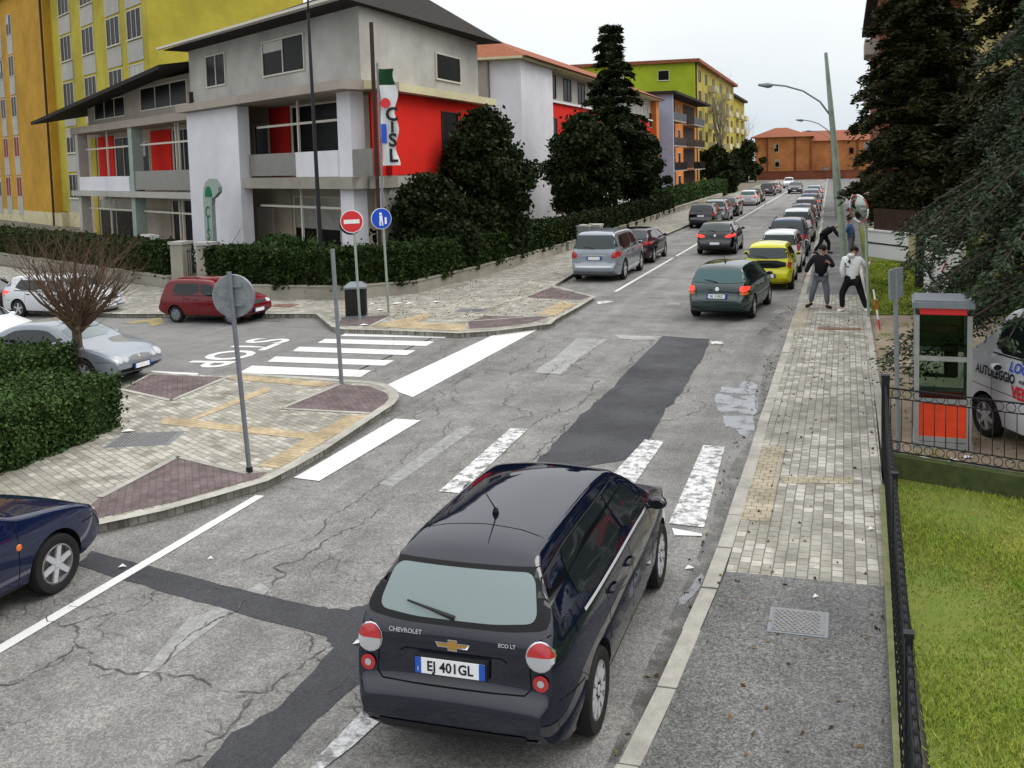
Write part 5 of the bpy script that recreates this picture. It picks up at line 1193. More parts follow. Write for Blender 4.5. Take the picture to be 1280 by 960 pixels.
# small panel van
def van_spec():
    L, W, H = 4.3, 1.86, 2.1; a, b = -L/2, L/2; yf = 1.35; yr = yf-2.75
    top = [(a, .50), (a+.005, .8), (a+.02, 1.1), (a+.06, 1.85), (a+.12, 2.0), (a+.3, 2.07), (a+2.3, H), (b-1.45, H-.05), (b-1.2, H-.16), (b-.62, 1.42), (b-.50, 1.34), (b-.22, 1.20), (b-.08, 1.02), (b-.01, .75), (b, .48)]
    hw = W/2
    return spec(L, W, H, 1.30, top, yr, yf, .32, [(b-1.9, b-.92, b-1.9, b-1.15)], [[(b-.98, .30), (b-.96, 1.1)], [(b-2.06, .30), (b-2.06, 1.6)], [(yr+.45, .5), (yr+.45, 1.6)], [(a+.1, .75), (b-.35, .78)]], [(b-1.95, .98)], (b-1.22, 1.12),
        chaikin([(-hw*.7, 1.2), (hw*.7, 1.2), (hw*.68, 1.8), (-hw*.68, 1.8)], 1), chaikin([(-hw*.8, 1.46), (hw*.8, 1.46), (hw*.74, 1.95), (-hw*.74, 1.95)], 1), [('redlamp', rr(hw*.84, hw*.95, .8, 1.2))], .7, wr=.86, pend=(.96, .84), spokes=6, wiper=False,
        flights=[('clearlamp', chaikin([(hw*.55, .66), (hw*.92, .70), (hw*.92, .92), (hw*.70, .84)], 2))], extra_f=[('dark', rr(-.5, .5, .5, .66), 'grille')], handle='dark')
SPECS['van'] = van_spec()

gR = 'cars parked along the right kerb'; gL = 'cars parked along the left side of the street'; gS = 'cars parked on the side street'
BLK = ('black_gloss', (.004, .004, .006), 0, .4, 1.7); NIGHT = ('night_blue', (.002, .004, .014), 0, .4, 1.68); NAVY = ('navy', (.004, .009, .038), 0, .4, 1.8); DKGREEN = ('dark_green', (.003, .022, .020), 0, .4, 1.8); YEL = ('yellow', (.62, .60, .01)); WHT = ('white', (.58, .60, .62)); SIL = ('silver', (.26, .29, .33), .45, .35)
GRY = ('grey', (.16, .17, .19), .4); DBL = ('dark_blue', (.02, .035, .09)); RED = ('red', (.13, .004, .008)); BLU = ('blue', (.05, .09, .22)); BRN = ('dark_brown', (.03, .018, .016))
# near car
c1 = use_car('hatch_round', NIGHT, (-2.62, 7.80, 0), R(0), 'near blue-black hatchback with round tail lights parked by the right kerb', gR)
emb = [c for c in kids(c1) if c.name.startswith('emblem')][0]
bvh1 = BUILT['hatch_round'][1]
gpoly = [(-.115, .948), (-.03, .948), (-.03, .968), (.03, .968), (.03, .948), (.115, .948), (.098, .927), (.03, .927), (.03, .907), (-.03, .907), (-.03, .927), (-.098, .927)]
poly_surface(bvh1, gpoly, 'r', .009, .05).build('emblem_infill', M['gold'], emb)
for s in (1, -1): poly_surface(bvh1, disc(s*.645, .752, .025), 'r', .016, .04).build('reversing_lamp', M['clearlamp'], c1)
for (x_, z_, tx, sz) in ((-.36, 1.0, 'CHEVROLET', .042), (.40, .975, 'ECO LT', .034)):
    t = text_mesh('badge_lettering', tx, sz, M['chrome'], c1, bold=.001, xs=1.1)
    h_ = bvh1.ray_cast(Vector((x_, -6, z_)), Vector((0, 1, 0))); n_ = h_[1]; rx_ = math.atan2(-n_.y, n_.z); t.rotation_euler = (rx_, 0, math.atan2(n_.x, -n_.y)*.8); t.location = h_[0]+n_*.008
# green hatchback turning, and others on the right
use_car('hatch_square', DKGREEN, (-3.08, 27.1, 0), R(-5), 'dark green hatchback with lit square tail lights standing out from the kerb', 'cars on the move', lit=True, name='moving_car')
use_car('hatch_small', YEL, (-2.42, 33.0, 0), R(0), 'bright yellow small hatchback with black tailgate parked behind the green one', gR)
use_car('mini_box', WHT, (-2.32, 37.7, 0), R(-1), 'white boxy small car parked directly beyond the yellow hatchback', gR)
use_car('suv', DBL, (-2.40, 44.2, 0), R(0), 'dark blue off-roader parked between two white cars on the right', gR, sc=.92)
use_car('mini_box', ('pale_silver', (.55, .58, .60), .3), (-2.35, 51.5, 0), R(0), 'pale silver boxy car beyond the dark blue off-roader on the right', gR, sc=1.08)
use_car('hatch_round', DBL, (-2.5, 60.5, 0), R(0), 'dark blue hatchback, fifth in the right-hand row beyond the pale silver car', gR)
use_car('wagon', WHT, (-2.6, 70, 0), R(0), 'white estate car with roof rails, far along the right kerb', gR)
use_car('hatch_square', BLU, (-2.75, 81, 0), R(0), 'blue hatchback beyond the far white estate on the right', gR)
use_car('hatch_sport', GRY, (-2.95, 93, 0), R(0), 'grey hatchback beyond the far blue one on the right kerb', gR)
use_car('hatch_square', SIL, (-3.1, 106, 0), R(0), 'last silver car of the right-hand row near the end of the street', gR)
# moving dark hatchback with lit lamps
use_car('hatch_sport', BLK, (-5.62, 44.9, 0), R(0), 'black hatchback with glowing red tail lights driving away mid street', 'cars on the move', lit=True, name='moving_car')
use_car('hatch_square', BLK, (-5.9, 122, 0), R(180), 'small dark car driving towards the camera near the street end', 'cars on the move', name='moving_car')
# left row
use_car('suv', SIL, (-8.66, 35.2, 0), R(0), 'silver off-roader with dark rear window parked at the corner on the left', gL)
use_car('hatch_sport', ('plum_black', (.022, .010, .018)), (-8.65, 40.9, 0), R(0), 'plum black hatchback parked just ahead of the silver off-roader', gL)
use_car('wagon', BLK, (-8.75, 62.2, 0), R(0), 'black estate car, nearest of the middle group on the left', gL)
use_car('wagon', SIL, (-8.7, 68.4, 0), R(0), 'silver estate car parked ahead of the black estate', gL)
use_car('hatch_sport', BLK, (-8.7, 75, 0), R(0), 'black hatchback parked ahead of the silver estate on the left', gL)
use_car('hatch_square', WHT, (-8.7, 92, 0), R(0), 'white hatchback leading the distant group on the left', gL)
use_car('hatch_sport', BRN, (-8.8, 99, 0), R(0), 'dark brown hatchback ahead of the distant white one', gL)
use_car('wagon', BLK, (-8.8, 116, 0), R(0), 'distant black estate on the left kerb', gL)
use_car('hatch_square', SIL, (-8.7, 125, 0), R(0), 'distant silver car beyond the distant black estate', gL)
use_car('mini_box', WHT, (-8.0, 146, 0), R(180), 'farthest white car facing the camera on the left', gL)
# side street, facing right
use_car('old_box', RED, (-17.45, 23.35, 0), R(-93), 'dark red boxy hatchback parked along the hedge on the side street', gS, sc=.87)
cl = use_car('coupe', SIL, (-15.9, 16.2, 0), R(-92), 'silver coupe with four round headlights parked nose towards the brick paving', gS, sc=.86)
use_car('hatch_square', WHT, (-23.05, 23.6, 0), R(-92), 'white hatchback half hidden behind the bare shrub tree', gS, sc=.86)
use_car('hatch_sport', BLK, (-27.3, 23.9, 0), R(-90), 'black car at the left edge parked behind the white hatchback', gS, sc=.86)
use_car('hatch_round', WHT, (-20.3, 17.7, 0), R(-92), 'white car behind the silver coupe with only its nose in view', gS, sc=.86)
nv = use_car('sedan', NAVY, (-8.52, 6.22, 0), R(1), 'navy blue saloon entering at the lower left with silver wheels', 'cars parked along the left side of the near street')
for s in (1,):
    h_ = BUILT['sedan'][1].ray_cast(Vector((3, .92, .66)), Vector((-1, 0, 0)))[0]
    mb = MB(); mb.lathe([(0, .008), (.028, .006), (.034, 0)], (h_.x, h_.y, h_.z), 'x', 12); mb.build('side_repeater', M['orangelamp'], nv)
# van with lettering
vn = use_car('van', WHT, (2.10+.83*.89+.45*1.35, 15.18+.83*.45-.89*1.35, .03), R(26.8), 'tall white panel van with sale lettering parked behind the phone booth', None, name='parked_van', cat='van')
bv = BUILT['van'][1]
def van_text(tx, y, z, sz, mt, xs=1, bold=.004):
    t = text_mesh('van_lettering', tx, sz, mt, vn, xs=xs, bold=bold); h_ = bv.ray_cast(Vector((-3, y, z)), Vector((1, 0, 0)))
    x_ = h_[0].x-.012; n_ = h_[1]
    t.matrix_local = Matrix.Translation((x_-.01, y, z)) @ Matrix.Rotation(R(-90), 4, 'Z') @ Matrix.Rotation(R(90)-math.asin(max(-1, min(1, n_.z))), 4, 'X')
van_text('LOCAUTO', .28, 1.19, .20, M['signblue'], 1.0); van_text('VENDESI', .30, .84, .25, M['signred'], .8, .009); van_text('AUTOLEGGIO', 1.08, 1.02, .19, M['platetext'], .75, .006)
van_text('A DISPOSIZIONE', .3, 1.02, .06, M['platetext'])
for k in range(5): van_text('NOLEGGIO FURGONI', -.4, 1.72-.05*k, .028, M['platetext'], bold=0)

# ------------------------------------------------------------------ black railing round the lawn
FA = [(.30, 2.6), (.36, 5.0), (.44, 8.6), (.52, 13.0)]; FB = [(.52, 13.0), (2.3, 12.35), (6.2, 10.9)]
rl = empty('railing', (.52, 13.0, 0)); tag(rl, 'black wrought iron railing with ring ornaments round the lawn corner', 'railing')
def rel(p): return (p[0]-.52, p[1]-13.0)
def rail_run(path, z0, z1, infill):
    segs = [(np.array(rel(a)), np.array(rel(b))) for a, b in zip(path, path[1:])]
    mb = MB()
    for a, b in segs:
        t = (b-a)/np.linalg.norm(b-a); n = np.array([-t[1], t[0]]); L_ = np.linalg.norm(b-a)
        for z, h in ((z1, .018), (z0+.02, .018), (z1-.13, .012), (z0+.16, .012)):
            mb.obox(a, t, n, (0, -.010, z-h/2), (L_, .010, z+h/2))
    mb.build('rail', M['black'], rl)
    mb = MB()
    for a, b in segs:
        t = (b-a)/np.linalg.norm(b-a); L_ = np.linalg.norm(b-a); k = .07
        while k < L_-.02:
            p = a+t*k; mb.cyl((p[0], p[1], z0+.16 if infill else z0), (p[0], p[1], z1-.13 if infill else z1), .0065, 5)
            q = p+t*.07
            for zc in (z1-.065, z0+.09, ) + ((z0+.5, z0+.62) if infill == 2 else ()):
                pts = [(q[0]+t[0]*.056*math.cos(u), q[1]+t[1]*.056*math.cos(u), zc+.056*math.sin(u)) for u in np.linspace(0, 6.28, 13)]
                mb.tube(pts, .005, 4, cap=False)
            if infill == 2:
                n2 = (-t[1], t[0]); pts = [(p[0]+n2[0]*(.045*math.sin(u*2)), p[1]+n2[1]*(.045*math.sin(u*2)), z0+.18+(z1-z0-.34)*u/3.14) for u in np.linspace(0, 3.14, 15)]
                mb.tube(pts, .006, 4, cap=False); mb.lathe([(0, -.03), (.018, -.012), (.020, .004), (.008, .02), (0, .05)], (p[0], p[1], z1+.012), 'z', 6)
            k += .14
    mb.build('bars', M['black'], rl, smooth=True)
rail_run(FA, .22, 1.22, 2); rail_run(FB, .36, 1.22, 1)
for (x, y, z1, w_) in ((.52, 13.0, 1.36, .05), (.455, 9.2, 1.27, .024), (.385, 6.05, 1.27, .024), (2.3, 12.35, 1.3, .02), (4.2, 11.65, 1.3, .02)):
    a = rel((x, y)); mb = MB(); mb.box((a[0]-w_, a[1]-w_, 0), (a[0]+w_, a[1]+w_, z1)); mb.box((a[0]-w_-.008, a[1]-w_-.008, z1), (a[0]+w_+.008, a[1]+w_+.008, z1+.03)); mb.build('post', M['black'], rl)
mw = MB(); mw.prism(ccw([(.55, 12.90), (.58, 13.05), (2.3, 12.42), (8, 10.3), (8, 10.1), (2.3, 12.24)]), 0, .34); tag(mw.build('low_wall', M['mossdark']), 'low moss covered wall under the railing at the lawn edge', 'wall')

# ------------------------------------------------------------------ phone booth
bo = Vector((.97, 14.40, .03)); bt = empty('phone_booth', bo, R(-3)); tag(bt, 'phone booth with orange red lower panels and grey aluminium frame', 'phone booth')
BW, BD, BH = .78, .80, 2.14
mb = MB(); mb.box((-.02, -.02, 0), (BW+.02, BD+.02, .09)); mb.build('base', M['alu'], bt)
mb = MB()
for x in (0, BW-.07):
    for y in (0, BD-.07): mb.box((x, y, .09), (x+.07, y+.07, BH-.2))
for z in (.10, .66, 1.28): 
    for y in (0, BD-.05): mb.box((.07, y+.01, z), (BW-.07, y+.04, z+.07))
for z in (.10, .66, 1.28):
    mb.box((.01, .07, z), (.04, BD-.07, z+.07)); mb.box((BW-.04, .07, z), (BW-.01, BD-.07, z+.07))
mb.build('frame', M['alu'], bt)
for nm, y in (('lower_panel', .02), ('lower_panel', BD-.045)): MB().box((.07, y, .17), (BW-.07, y+.02, .66)).build(nm, M['boothred'], bt)
for x in (.018, BW-.038): MB().box((x, .07, .17), (x+.02, BD-.07, .66)).build('lower_panel', M['boothred'], bt)
glass_clear = mat('clear_glass', (.55, .68, .62), .03, trans=1.0, ior=1.2)
for y in (.022, BD-.045):
    MB().box((.07, y, .735), (BW-.07, y+.012, 1.28)).build('pane', glass_clear, bt); MB().box((.07, y, 1.352), (BW-.07, y+.012, 1.94)).build('pane', M['boothglass'] if y > .3 else glass_clear, bt)
for x in (.02, BW-.035): MB().box((x, .07, .735), (x+.012, BD-.07, 1.28)).build('pane', M['boothglass'], bt); MB().box((x, .07, 1.352), (x+.012, BD-.07, 1.94)).build('pane', M['boothglass'], bt)
mb = MB(); mb.box((.075, .005, 1.955), (BW-.075, BD-.005, 2.045)); mb.build('header_panel', M['signred'], bt)
mb = MB(); mb.box((-.03, -.03, 2.05), (BW+.03, BD+.03, 2.13)); mb.box((.0, .0, 2.13), (BW, BD, 2.16)); mb.build('roof', M['galv'], bt)
mb = MB(); mb.box((.43, BD-.28, .95), (.62, BD-.06, 1.42)); mb.box((.14, BD-.22, .92), (.60, BD-.06, .95)); mb.tube([(.46, BD-.30, 1.32), (.44, BD-.33, 1.2), (.46, BD-.30, 1.05)], .022, 6); mb.build('telephone', M['dark'], bt)
MB().box((.1, BD-.10, 1.60), (.6, BD-.06, 1.68)).build('notice_strip', M['rust'], bt)
# white handset sign on its own post behind the booth
sg = empty('telephone_sign', (2.62, 29.6, -.75), R(-12)); tag(sg, 'white square sign with a black handset drawing standing on the far lawn', 'sign')
MB().cyl((0, 0, .6), (0, 0, 1.2), .03).build('post', M['galv'], sg)
MB().box((-.37, -.04, .95), (.37, .04, 1.95)).build('panel', M['signwhite'], sg)
mb = MB(); mb.tube([(-.16, -.06, 1.78), (-.24, -.06, 1.62), (-.17, -.06, 1.45), (.02, -.06, 1.25), (.13, -.06, 1.16)], [.08, .045, .035, .045, .08], 8); mb.build('handset_drawing', M['platetext'], sg, smooth=True)
mb = MB(); mb.tube([(.24, -.06, 1.9), (.14, -.06, 1.66), (.24, -.06, 1.5)], .02, 6); mb.build('red_drawing', M['signred'], sg)

# ------------------------------------------------------------------ poles and signs
def lean_root(name, u, v, z, dx, label, cat, group=None, rz=0, dy=0):
    p = G(u, v, z); o = empty(name, p); o.rotation_euler = (dy, dx, rz); tag(o, label, cat, group); return o
# traffic sign seen from the back
o = lean_root('sign_pole', 312, 590, KH, R(-3.4), 'grey pole with a round traffic sign seen from behind on the near island', 'sign', rz=0)
MB().cyl((0, 0, -.02), (0, 0, 2.78), .032, 12).build('pole', M['polegrey'], o, smooth=2)
MB().cyl((0, 0, 0), (0, 0, .07), .045, 12).build('collar', M['black'], o)
mb = MB(); mb.lathe([(0, -.012), (.292, -.012), (.30, .0), (.30, .02), (.287, .02), (.285, -.002), (0, -.002)], (0, 0, 0), 'y', 32); mb.v = [(x+.0, y+.06, z+2.44) for x, y, z in mb.v]
dsk = mb.build('sign_disc', M['signback'], o, smooth=2); dsk.rotation_euler = (0, 0, R(12))
mb = MB(); mb.box((-.13, .02, 2.30), (.13, .06, 2.33)); mb.box((-.13, .02, 2.56), (.13, .06, 2.59)); mb.build('bracket', M['galv'], o)
# bare pole
o = lean_root('bare_pole', 427, 480, KH, R(-1.6), 'plain grey pole without a sign on the island corner', 'pole')
MB().cyl((0, 0, -.02), (0, 0, 2.62), .04, 12).build('pole', M['galv'], o, smooth=2)
# no entry sign
def round_sign(nm, u, v, hgt, cz, r, rz, label, faces, group=None):
    o = lean_root(nm, u, v, KH, R(-1.5), label, 'sign', group)
    MB().cyl((0, 0, -.02), (0, 0, hgt), .034, 10).build('pole', M['lamppole'], o, smooth=2)
    mb = MB(); mb.lathe([(0, -.012), (r, -.012), (r, .012), (0, .012)], (0, 0, 0), 'y', 28); d = mb.build('sign_disc', M['signwhite'], o); d.location = (-.02, -.06, cz); d.rotation_euler = (0, 0, rz); return o, d
o, d = round_sign('no_entry_sign', 450, 401, 3.0, 2.72, .31, R(18), 'red no entry sign with white bar on a green post by the litter bin', None)
mb = MB(); mb.lathe([(0, -.003), (.29, -.003), (.29, .0), (0, .0)], (0, -.0135, 0), 'y', 28); mb.build('red_face', M['signred'], d)
MB().box((-.21, -.022, -.055), (.21, -.0175, .055)).build('white_bar', M['signwhite'], d)
mb = MB(); mb.lathe([(0, -.012), (.31, -.012), (.31, .012), (0, .012)], (0, 0, 0), 'y', 28); d2 = mb.build('sign_disc', M['black'], o); d2.location = (-.16, .12, 2.66); d2.rotation_euler = (0, 0, R(40))
o, d = round_sign('cycle_path_sign', 486, 392, 2.85, 2.72, .30, R(48), 'blue round path sign with white figures on the corner pavement', None)
mb = MB(); mb.lathe([(0, -.003), (.285, -.003), (.285, .0), (0, .0)], (0, -.0135, 0), 'y', 28); mb.build('blue_face', M['signblue'], d)
mb = MB(); mb.lathe([(0, 0), (.04, 0), (.04, -.006), (0, -.006)], (-.02, -.018, .14), 'y', 12); mb.box((-.06, -.024, -.08), (.03, -.018, .09)); mb.box((-.07, -.024, -.2), (-.03, -.018, -.08)); mb.box((.0, -.024, -.2), (.04, -.018, -.08)); mb.lathe([(0, 0), (.035, 0), (.035, -.006), (0, -.006)], (.12, -.018, .0), 'y', 12); mb.box((.09, -.024, -.16), (.15, -.018, -.03)); mb.build('pictogram', M['signwhite'], d)
# litter bin
b_ = empty('litter_bin', G(446, 396, KH), R(24)); tag(b_, 'dark slatted litter bin with grey lid on the paved corner', 'litter bin')
mb = MB(); mb.box((-.27, -.27, .05), (.27, .27, .80)); 
for s in (-1, 1):
    k = -.25
    while k < .25: mb.box((k, s*.27-.012, .1), (k+.035, s*.27+.012, .78)); mb.box((s*.27-.012, k, .1), (s*.27+.012, k+.035, .78)); k += .06
mb.build('slatted_body', M['dark'], b_)
MB().box((-.30, -.30, 0), (.30, .30, .06)).build('base', M['galv'], b_)
mb = MB(); mb.add([(-.31, -.31, .82), (.31, -.31, .82), (.31, .31, .82), (-.31, .31, .82), (-.31, -.31, .87), (.31, -.31, .87), (.31, .31, .87), (-.31, .31, .87), (-.16, -.16, .98), (.16, -.16, .98), (.16, .16, .98), (-.16, .16, .98)], [(0,3,2,1),(0,1,5,4),(1,2,6,5),(2,3,7,6),(3,0,4,7),(4,5,9,8),(5,6,10,9),(6,7,11,10),(7,4,8,11),(8,9,10,11)]); mb.build('lid', M['galv'], b_)
# black lamp post by the hedge
o = lean_root('street_lamp', 404, 371, KH, R(-.6), 'slim black lamp post in front of the corner house', 'street lamp')
MB().tube([(0, 0, -.1), (0, 0, .9), (0, 0, .95), (0, 0, 9.2)], [.13, .12, .075, .045], 12).build('pole', M['black'], o, smooth=2)
mb = MB(); mb.tube([(0, 0, 9.1), (.2, -.3, 9.5), (.5, -.8, 9.6)], .03, 8); mb.lathe([(0, .0), (.28, .02), (.26, .1), (0, .16)], (.55, -.9, 9.5), 'z', 16); mb.build('lamp_head', M['black'], o, smooth=True)
# tall street lamps on the right
def tall_lamp(x, y, lean, label, sc=1.0, arm_az=R(188), grp='tall street lamps along the right footway'):
    o = empty('street_lamp', (x, y, KH)); o.rotation_euler = (0, lean, 0); o.scale = (sc,)*3; tag(o, label, 'street lamp', grp)
    MB().tube([(0, 0, -.1), (0, 0, 1.2), (0, 0, 5.8), (0, 0, 7.9)], [.145, .135, .10, .06], 14).build('pole', M['lamppole'], o, smooth=2)
    a = (math.cos(arm_az), math.sin(arm_az))
    pts = [(0, 0, 5.6), (a[0]*.35, a[1]*.35, 6.2), (a[0]*.9, a[1]*.9, 6.65), (a[0]*1.5, a[1]*1.5, 6.90), (a[0]*2.05, a[1]*2.05, 7.02)]
    MB().tube(pts, .032, 8).build('arm', M['galv'], o, smooth=True)
    MB().tube([(a[0]*1.95, a[1]*1.95, 6.98), (a[0]*2.1, a[1]*2.1, 6.99), (a[0]*2.45, a[1]*2.45, 7.05)], [.06, .10, .04], 8).build('lamp_head', M['galv'], o, smooth=True)
    return o
tall_lamp(.05, 35.3, R(-5.0), 'nearest tall leaning grey street lamp beside the scuffle on the footway')
tall_lamp(-.5, 70, R(-3.2), 'second tall street lamp farther up the right footway')
tall_lamp(-.9, 98, R(-3), 'third and farthest street lamp on the right footway')
# traffic mirror
o = lean_root('traffic_mirror', 1086, 398, .1, R(-1.8), 'round convex traffic mirror with red and white rim on a green pole', 'mirror')
MB().cyl((0, 0, -.1), (0, 0, 2.6), .04, 10).build('pole', M['lamppole'], o, smooth=2)
mb = MB(); mb.lathe([(0, -.10), (.16, -.085), (.28, -.03), (.33, 0)], (0, 0, 0), 'y', 28); d = mb.build('mirror_glass', mat('mirror', (.35, .40, .36), .12, 1), o, smooth=True); d.location = (-.16, -.1, 2.86); d.rotation_euler = (R(8), 0, R(-52))
for k in range(8):
    mb = MB(); pts = [(.35*math.cos(u), -.0, .35*math.sin(u)) for u in np.linspace(k*math.pi/4, (k+1)*math.pi/4-.01, 6)]; mb.tube(pts, .022, 6); r_ = mb.build('rim_segment', M['fadedred'] if k % 2 == 0 else M['litter'], o, smooth=True); r_.location = d.location; r_.rotation_euler = d.rotation_euler
# leaning red and white stake
a = G(1100, 412, .03); mb = MB(); o = empty('marker_post', a); tag(o, 'leaning red and white marker stake at the dirt edge', 'stake'); o.rotation_euler = (0, R(-9), 0)
for k in range(4): MB().cyl((0, 0, k*.25), (0, 0, k*.25+.25), .022, 8).build('band', M['signred'] if k % 2 == 0 else M['signwhite'], o)
# twin panel sign pole beside the booth
o = lean_root('sign_pole', 1123, 568, .03, R(-1.2), 'thin grey pole with two edge on sign panels beside the phone booth', 'sign')
MB().cyl((0, 0, 0), (0, 0, 2.62), .033, 10).build('pole', M['galv'], o, smooth=2)
for k, rz in enumerate((70, 62)): q = MB().box((-.18, -.012, 0), (.18, .012, .42)).build('sign_panel', M['signback'], o); q.location = (-.03+.05*k, -.05+.1*k, 2.24); q.rotation_euler = (0, 0, R(rz))
# pale pillars and cabinet beyond the lawn
for (u, v, w_, h_, mt, lb) in ((1141, 330, .34, 1.15, 'bcream', 'pale gate pillar beside the slatted fence'), (1166, 330, .30, 2.3, 'bblue', 'light blue grey post rising behind the handset sign')):
    p = G(u, v); o = empty('gate_pillar', p); tag(o, lb, 'pillar'); MB().box((-w_/2, -w_/2, -.1), (w_/2, w_/2, h_)).build('shaft', M[mt], o); MB().box((-w_/2-.05, -w_/2-.05, h_), (w_/2+.05, w_/2+.05, h_+.08)).build('cap', M['bgrey'], o)
# two green grey bins behind the hedge
for k, (u, v) in enumerate(((731, 312), (744, 311))):
    p = G(u, v, 0); o = empty('waste_bin', p); tag(o, ('left' if k == 0 else 'right')+' one of two pale green waste bins by the long hedge', 'waste bin', 'pale waste bins by the hedge')
    mb = MB(); mb.add([(-.27, -.3, 0), (.27, -.3, 0), (.27, .3, 0), (-.27, .3, 0), (-.33, -.38, 1.15), (.33, -.38, 1.15), (.33, .38, 1.15), (-.33, .38, 1.15)], [(0,3,2,1),(4,5,6,7),(0,1,5,4),(1,2,6,5),(2,3,7,6),(3,0,4,7)]); mb.build('tub', M['palegreen'], o); MB().box((-.36, -.42, 1.15), (.36, .42, 1.24)).build('lid', M['bgrey'], o)
# union banner on a black mast at the house corner
fm = (G(474, 372)+Vector((0, 0, 0))); fm = Vector((-15.45, 29.7, 0)); o = empty('banner_mast', fm); tag(o, 'black mast at the house corner carrying a vertical banner', 'mast')
MB().cyl((0, 0, -.1), (0, 0, 9.2), .07, 10).build('pole', M['shutter'], o, smooth=2)
bn = Vector((-15.15, 29.5, 0)); o = empty('banner', bn, R(14)); tag(o, 'white vertical banner with dark green top, red heart shape and CISL letters', 'banner')
MB().cyl((-.03, 0, 0), (-.03, 0, 7.8), .04, 8).build('pole', M['galv'], o, smooth=2)
mb = MB(); nx, nz = 5, 24; v = []
for j in range(nz+1):
    for i in range(nx+1): v.append((.02+.62*i/nx*(1-.25*math.sin(j*.35)**2*(i/nx)), .05*math.sin(i*1.3+j*.5), 4.35+3.25*j/nz))
f = [(j*(nx+1)+i, j*(nx+1)+i+1, (j+1)*(nx+1)+i+1, (j+1)*(nx+1)+i) for j in range(nz) for i in range(nx)]
mi = [0 if 4.35+3.25*(q//nx)/nz < 6.95 else 1 for q in range(len(f))]
mb.v = v; mb.f = f; mb.m = mi; mb.build('cloth', [M['whitecloth'], mat('banner_green', (.01, .05, .02), .8)], o, smooth=True)
for ch_, z_, sz in (('C', 6.05, .62), ('I', 5.62, .5), ('S', 5.18, .62), ('L', 4.66, .62)):
    t = text_mesh('banner_letter', ch_, sz, M['platetext'], o, bold=.02); t.rotation_euler = (R(90), 0, 0); t.location = (.42, -.09, z_)
mb = MB(); mb.lathe([(0, 0), (.17, 0), (.17, -.02), (0, -.02)], (.22, -.08, 6.45), 'y', 14); mb.build('red_emblem', M['signred'], o)
mb = MB(); mb.box((.04, -.085, 5.1), (.22, -.07, 5.75)); mb.build('blue_emblem', M['navyc'] if 'navyc' in M else M['signblue'], o)
# CISL arch totem in front of the pylon wall
tp = Vector((-25.45, 34.0, .3)); tp.z = .75; o = empty('arched_sign', tp, R(-31), .78); MB().box((-.3, -.08, -1.2), (.3, .08, 0)).build('foot', M['concrete'], o); tag(o, 'pale green arched sign with vertical CISL letters before the white pylon', 'sign')
w_ = 1.05; pts = [(-w_/2, 0), (w_/2, 0), (w_/2, 2.75)]
out = [(-w_/2, 0), (-w_/2, 3.2), (-.42, 3.65), (-.12, 3.98), (.35, 4.15), (.95, 4.15), (1.55, 3.72), (1.50, 3.45), (1.0, 3.2), (.62, 3.1), (w_/2, 2.75), (w_/2, 0)]
mb = MB(); n = len(out); mb.add([(x, -.1, z) for x, z in out]+[(x, .1, z) for x, z in out], [tuple(range(n)), tuple(range(2*n-1, n-1, -1))]+[(i, (i+1) % n, n+(i+1) % n, n+i) for i in range(n)]); mb.build('panel', M['palegreen'], o)
for ch_, z_ in (('C', 2.35), ('I', 1.75), ('S', 1.15), ('L', .5)):
    t = text_mesh('sign_letter', ch_, .85, M['greenlogo'], o, bold=.015); t.rotation_euler = (R(90), 0, 0); t.location = (-.02, -.112, z_)
mb = MB(); pz = [(.25+.42*math.cos(u), 3.30+.45*math.sin(u)) for u in np.linspace(0, 3.14, 12)]+[(-.17, 3.2), (.67, 3.2)]; n = len(pz); mb.add([(x, -.13, z) for x, z in pz]+[(x, -.105, z) for x, z in pz], [tuple(range(n)), tuple(range(2*n-1, n-1, -1))]+[(i, (i+1) % n, n+(i+1) % n, n+i) for i in range(n)]); mb.build('emblem', M['greenlogo'], o)
# air conditioner on the lower left bay
acp = fp(-5.2, .4); o = empty('air_conditioner', (acp[0], acp[1], .2), R(-31)); tag(o, 'white air conditioning unit in the lower left bay of the corner house', 'air conditioner')
MB().box((-.7, -.25, 0), (.7, .25, .95)).build('casing', M['white'], o); mb = MB(); mb.lathe([(0, 0), (.34, 0), (.34, -.02), (0, -.02)], (-.2, -.251, .48), 'y', 20); mb.build('fan', M['dark'], o)
MB().box((-1.1, -.4, -.5), (1.1, .4, 0)).build('plinth', M['bgrey'], o)

# ------------------------------------------------------------------ manhole covers
def cover(u, v, wx, wy, label, mt='iron', z=KH, rz=0, group=None):
    p = G(u, v, z); o = empty('manhole_cover', (p.x, p.y, z), rz); tag(o, label, 'manhole cover', group)
    mb = MB(); mb.box((-wx/2-.03, -wy/2-.03, -.02), (wx/2+.03, wy/2+.03, .007)); mb.build('frame', M['galv'] if mt == 'iron' else M[mt], o)
    mb = MB(); mb.box((-wx/2, -wy/2, 0), (wx/2, wy/2, .012))
    if mt == 'iron':
        k = 0; y = -wy/2+.03
        while y < wy/2-.03:
            x = -wx/2+.03+(.025 if k % 2 else 0)
            while x < wx/2-.03:
                c_ = .7 if (k+int(x*40)) % 2 else -.7; mb.box((x-.014, y-.004, .011), (x+.014, y+.004, .018), rz=c_); x += .05
            y += .035; k += 1
    mb.build('lid', M[mt], o)
cover(998, 778, .46, .42, 'square patterned iron cover in the near footway asphalt')
cover(1049, 411, .95, .26, 'long rusty cover across the pavers below the people', 'rust'); cover(1040, 391, .8, .2, 'narrow grey cover just behind the rusty one', 'bgrey')
cover(590, 388, .8, .5, 'dark cover in the paved corner beyond the crossing', 'iron'); cover(182, 549, .9, .7, 'wide stone framed cover beside the near hedge', 'iron', rz=R(20)); cover(355, 378+4, .7, .5, 'cover near the litter bin on the paved corner', 'rust')
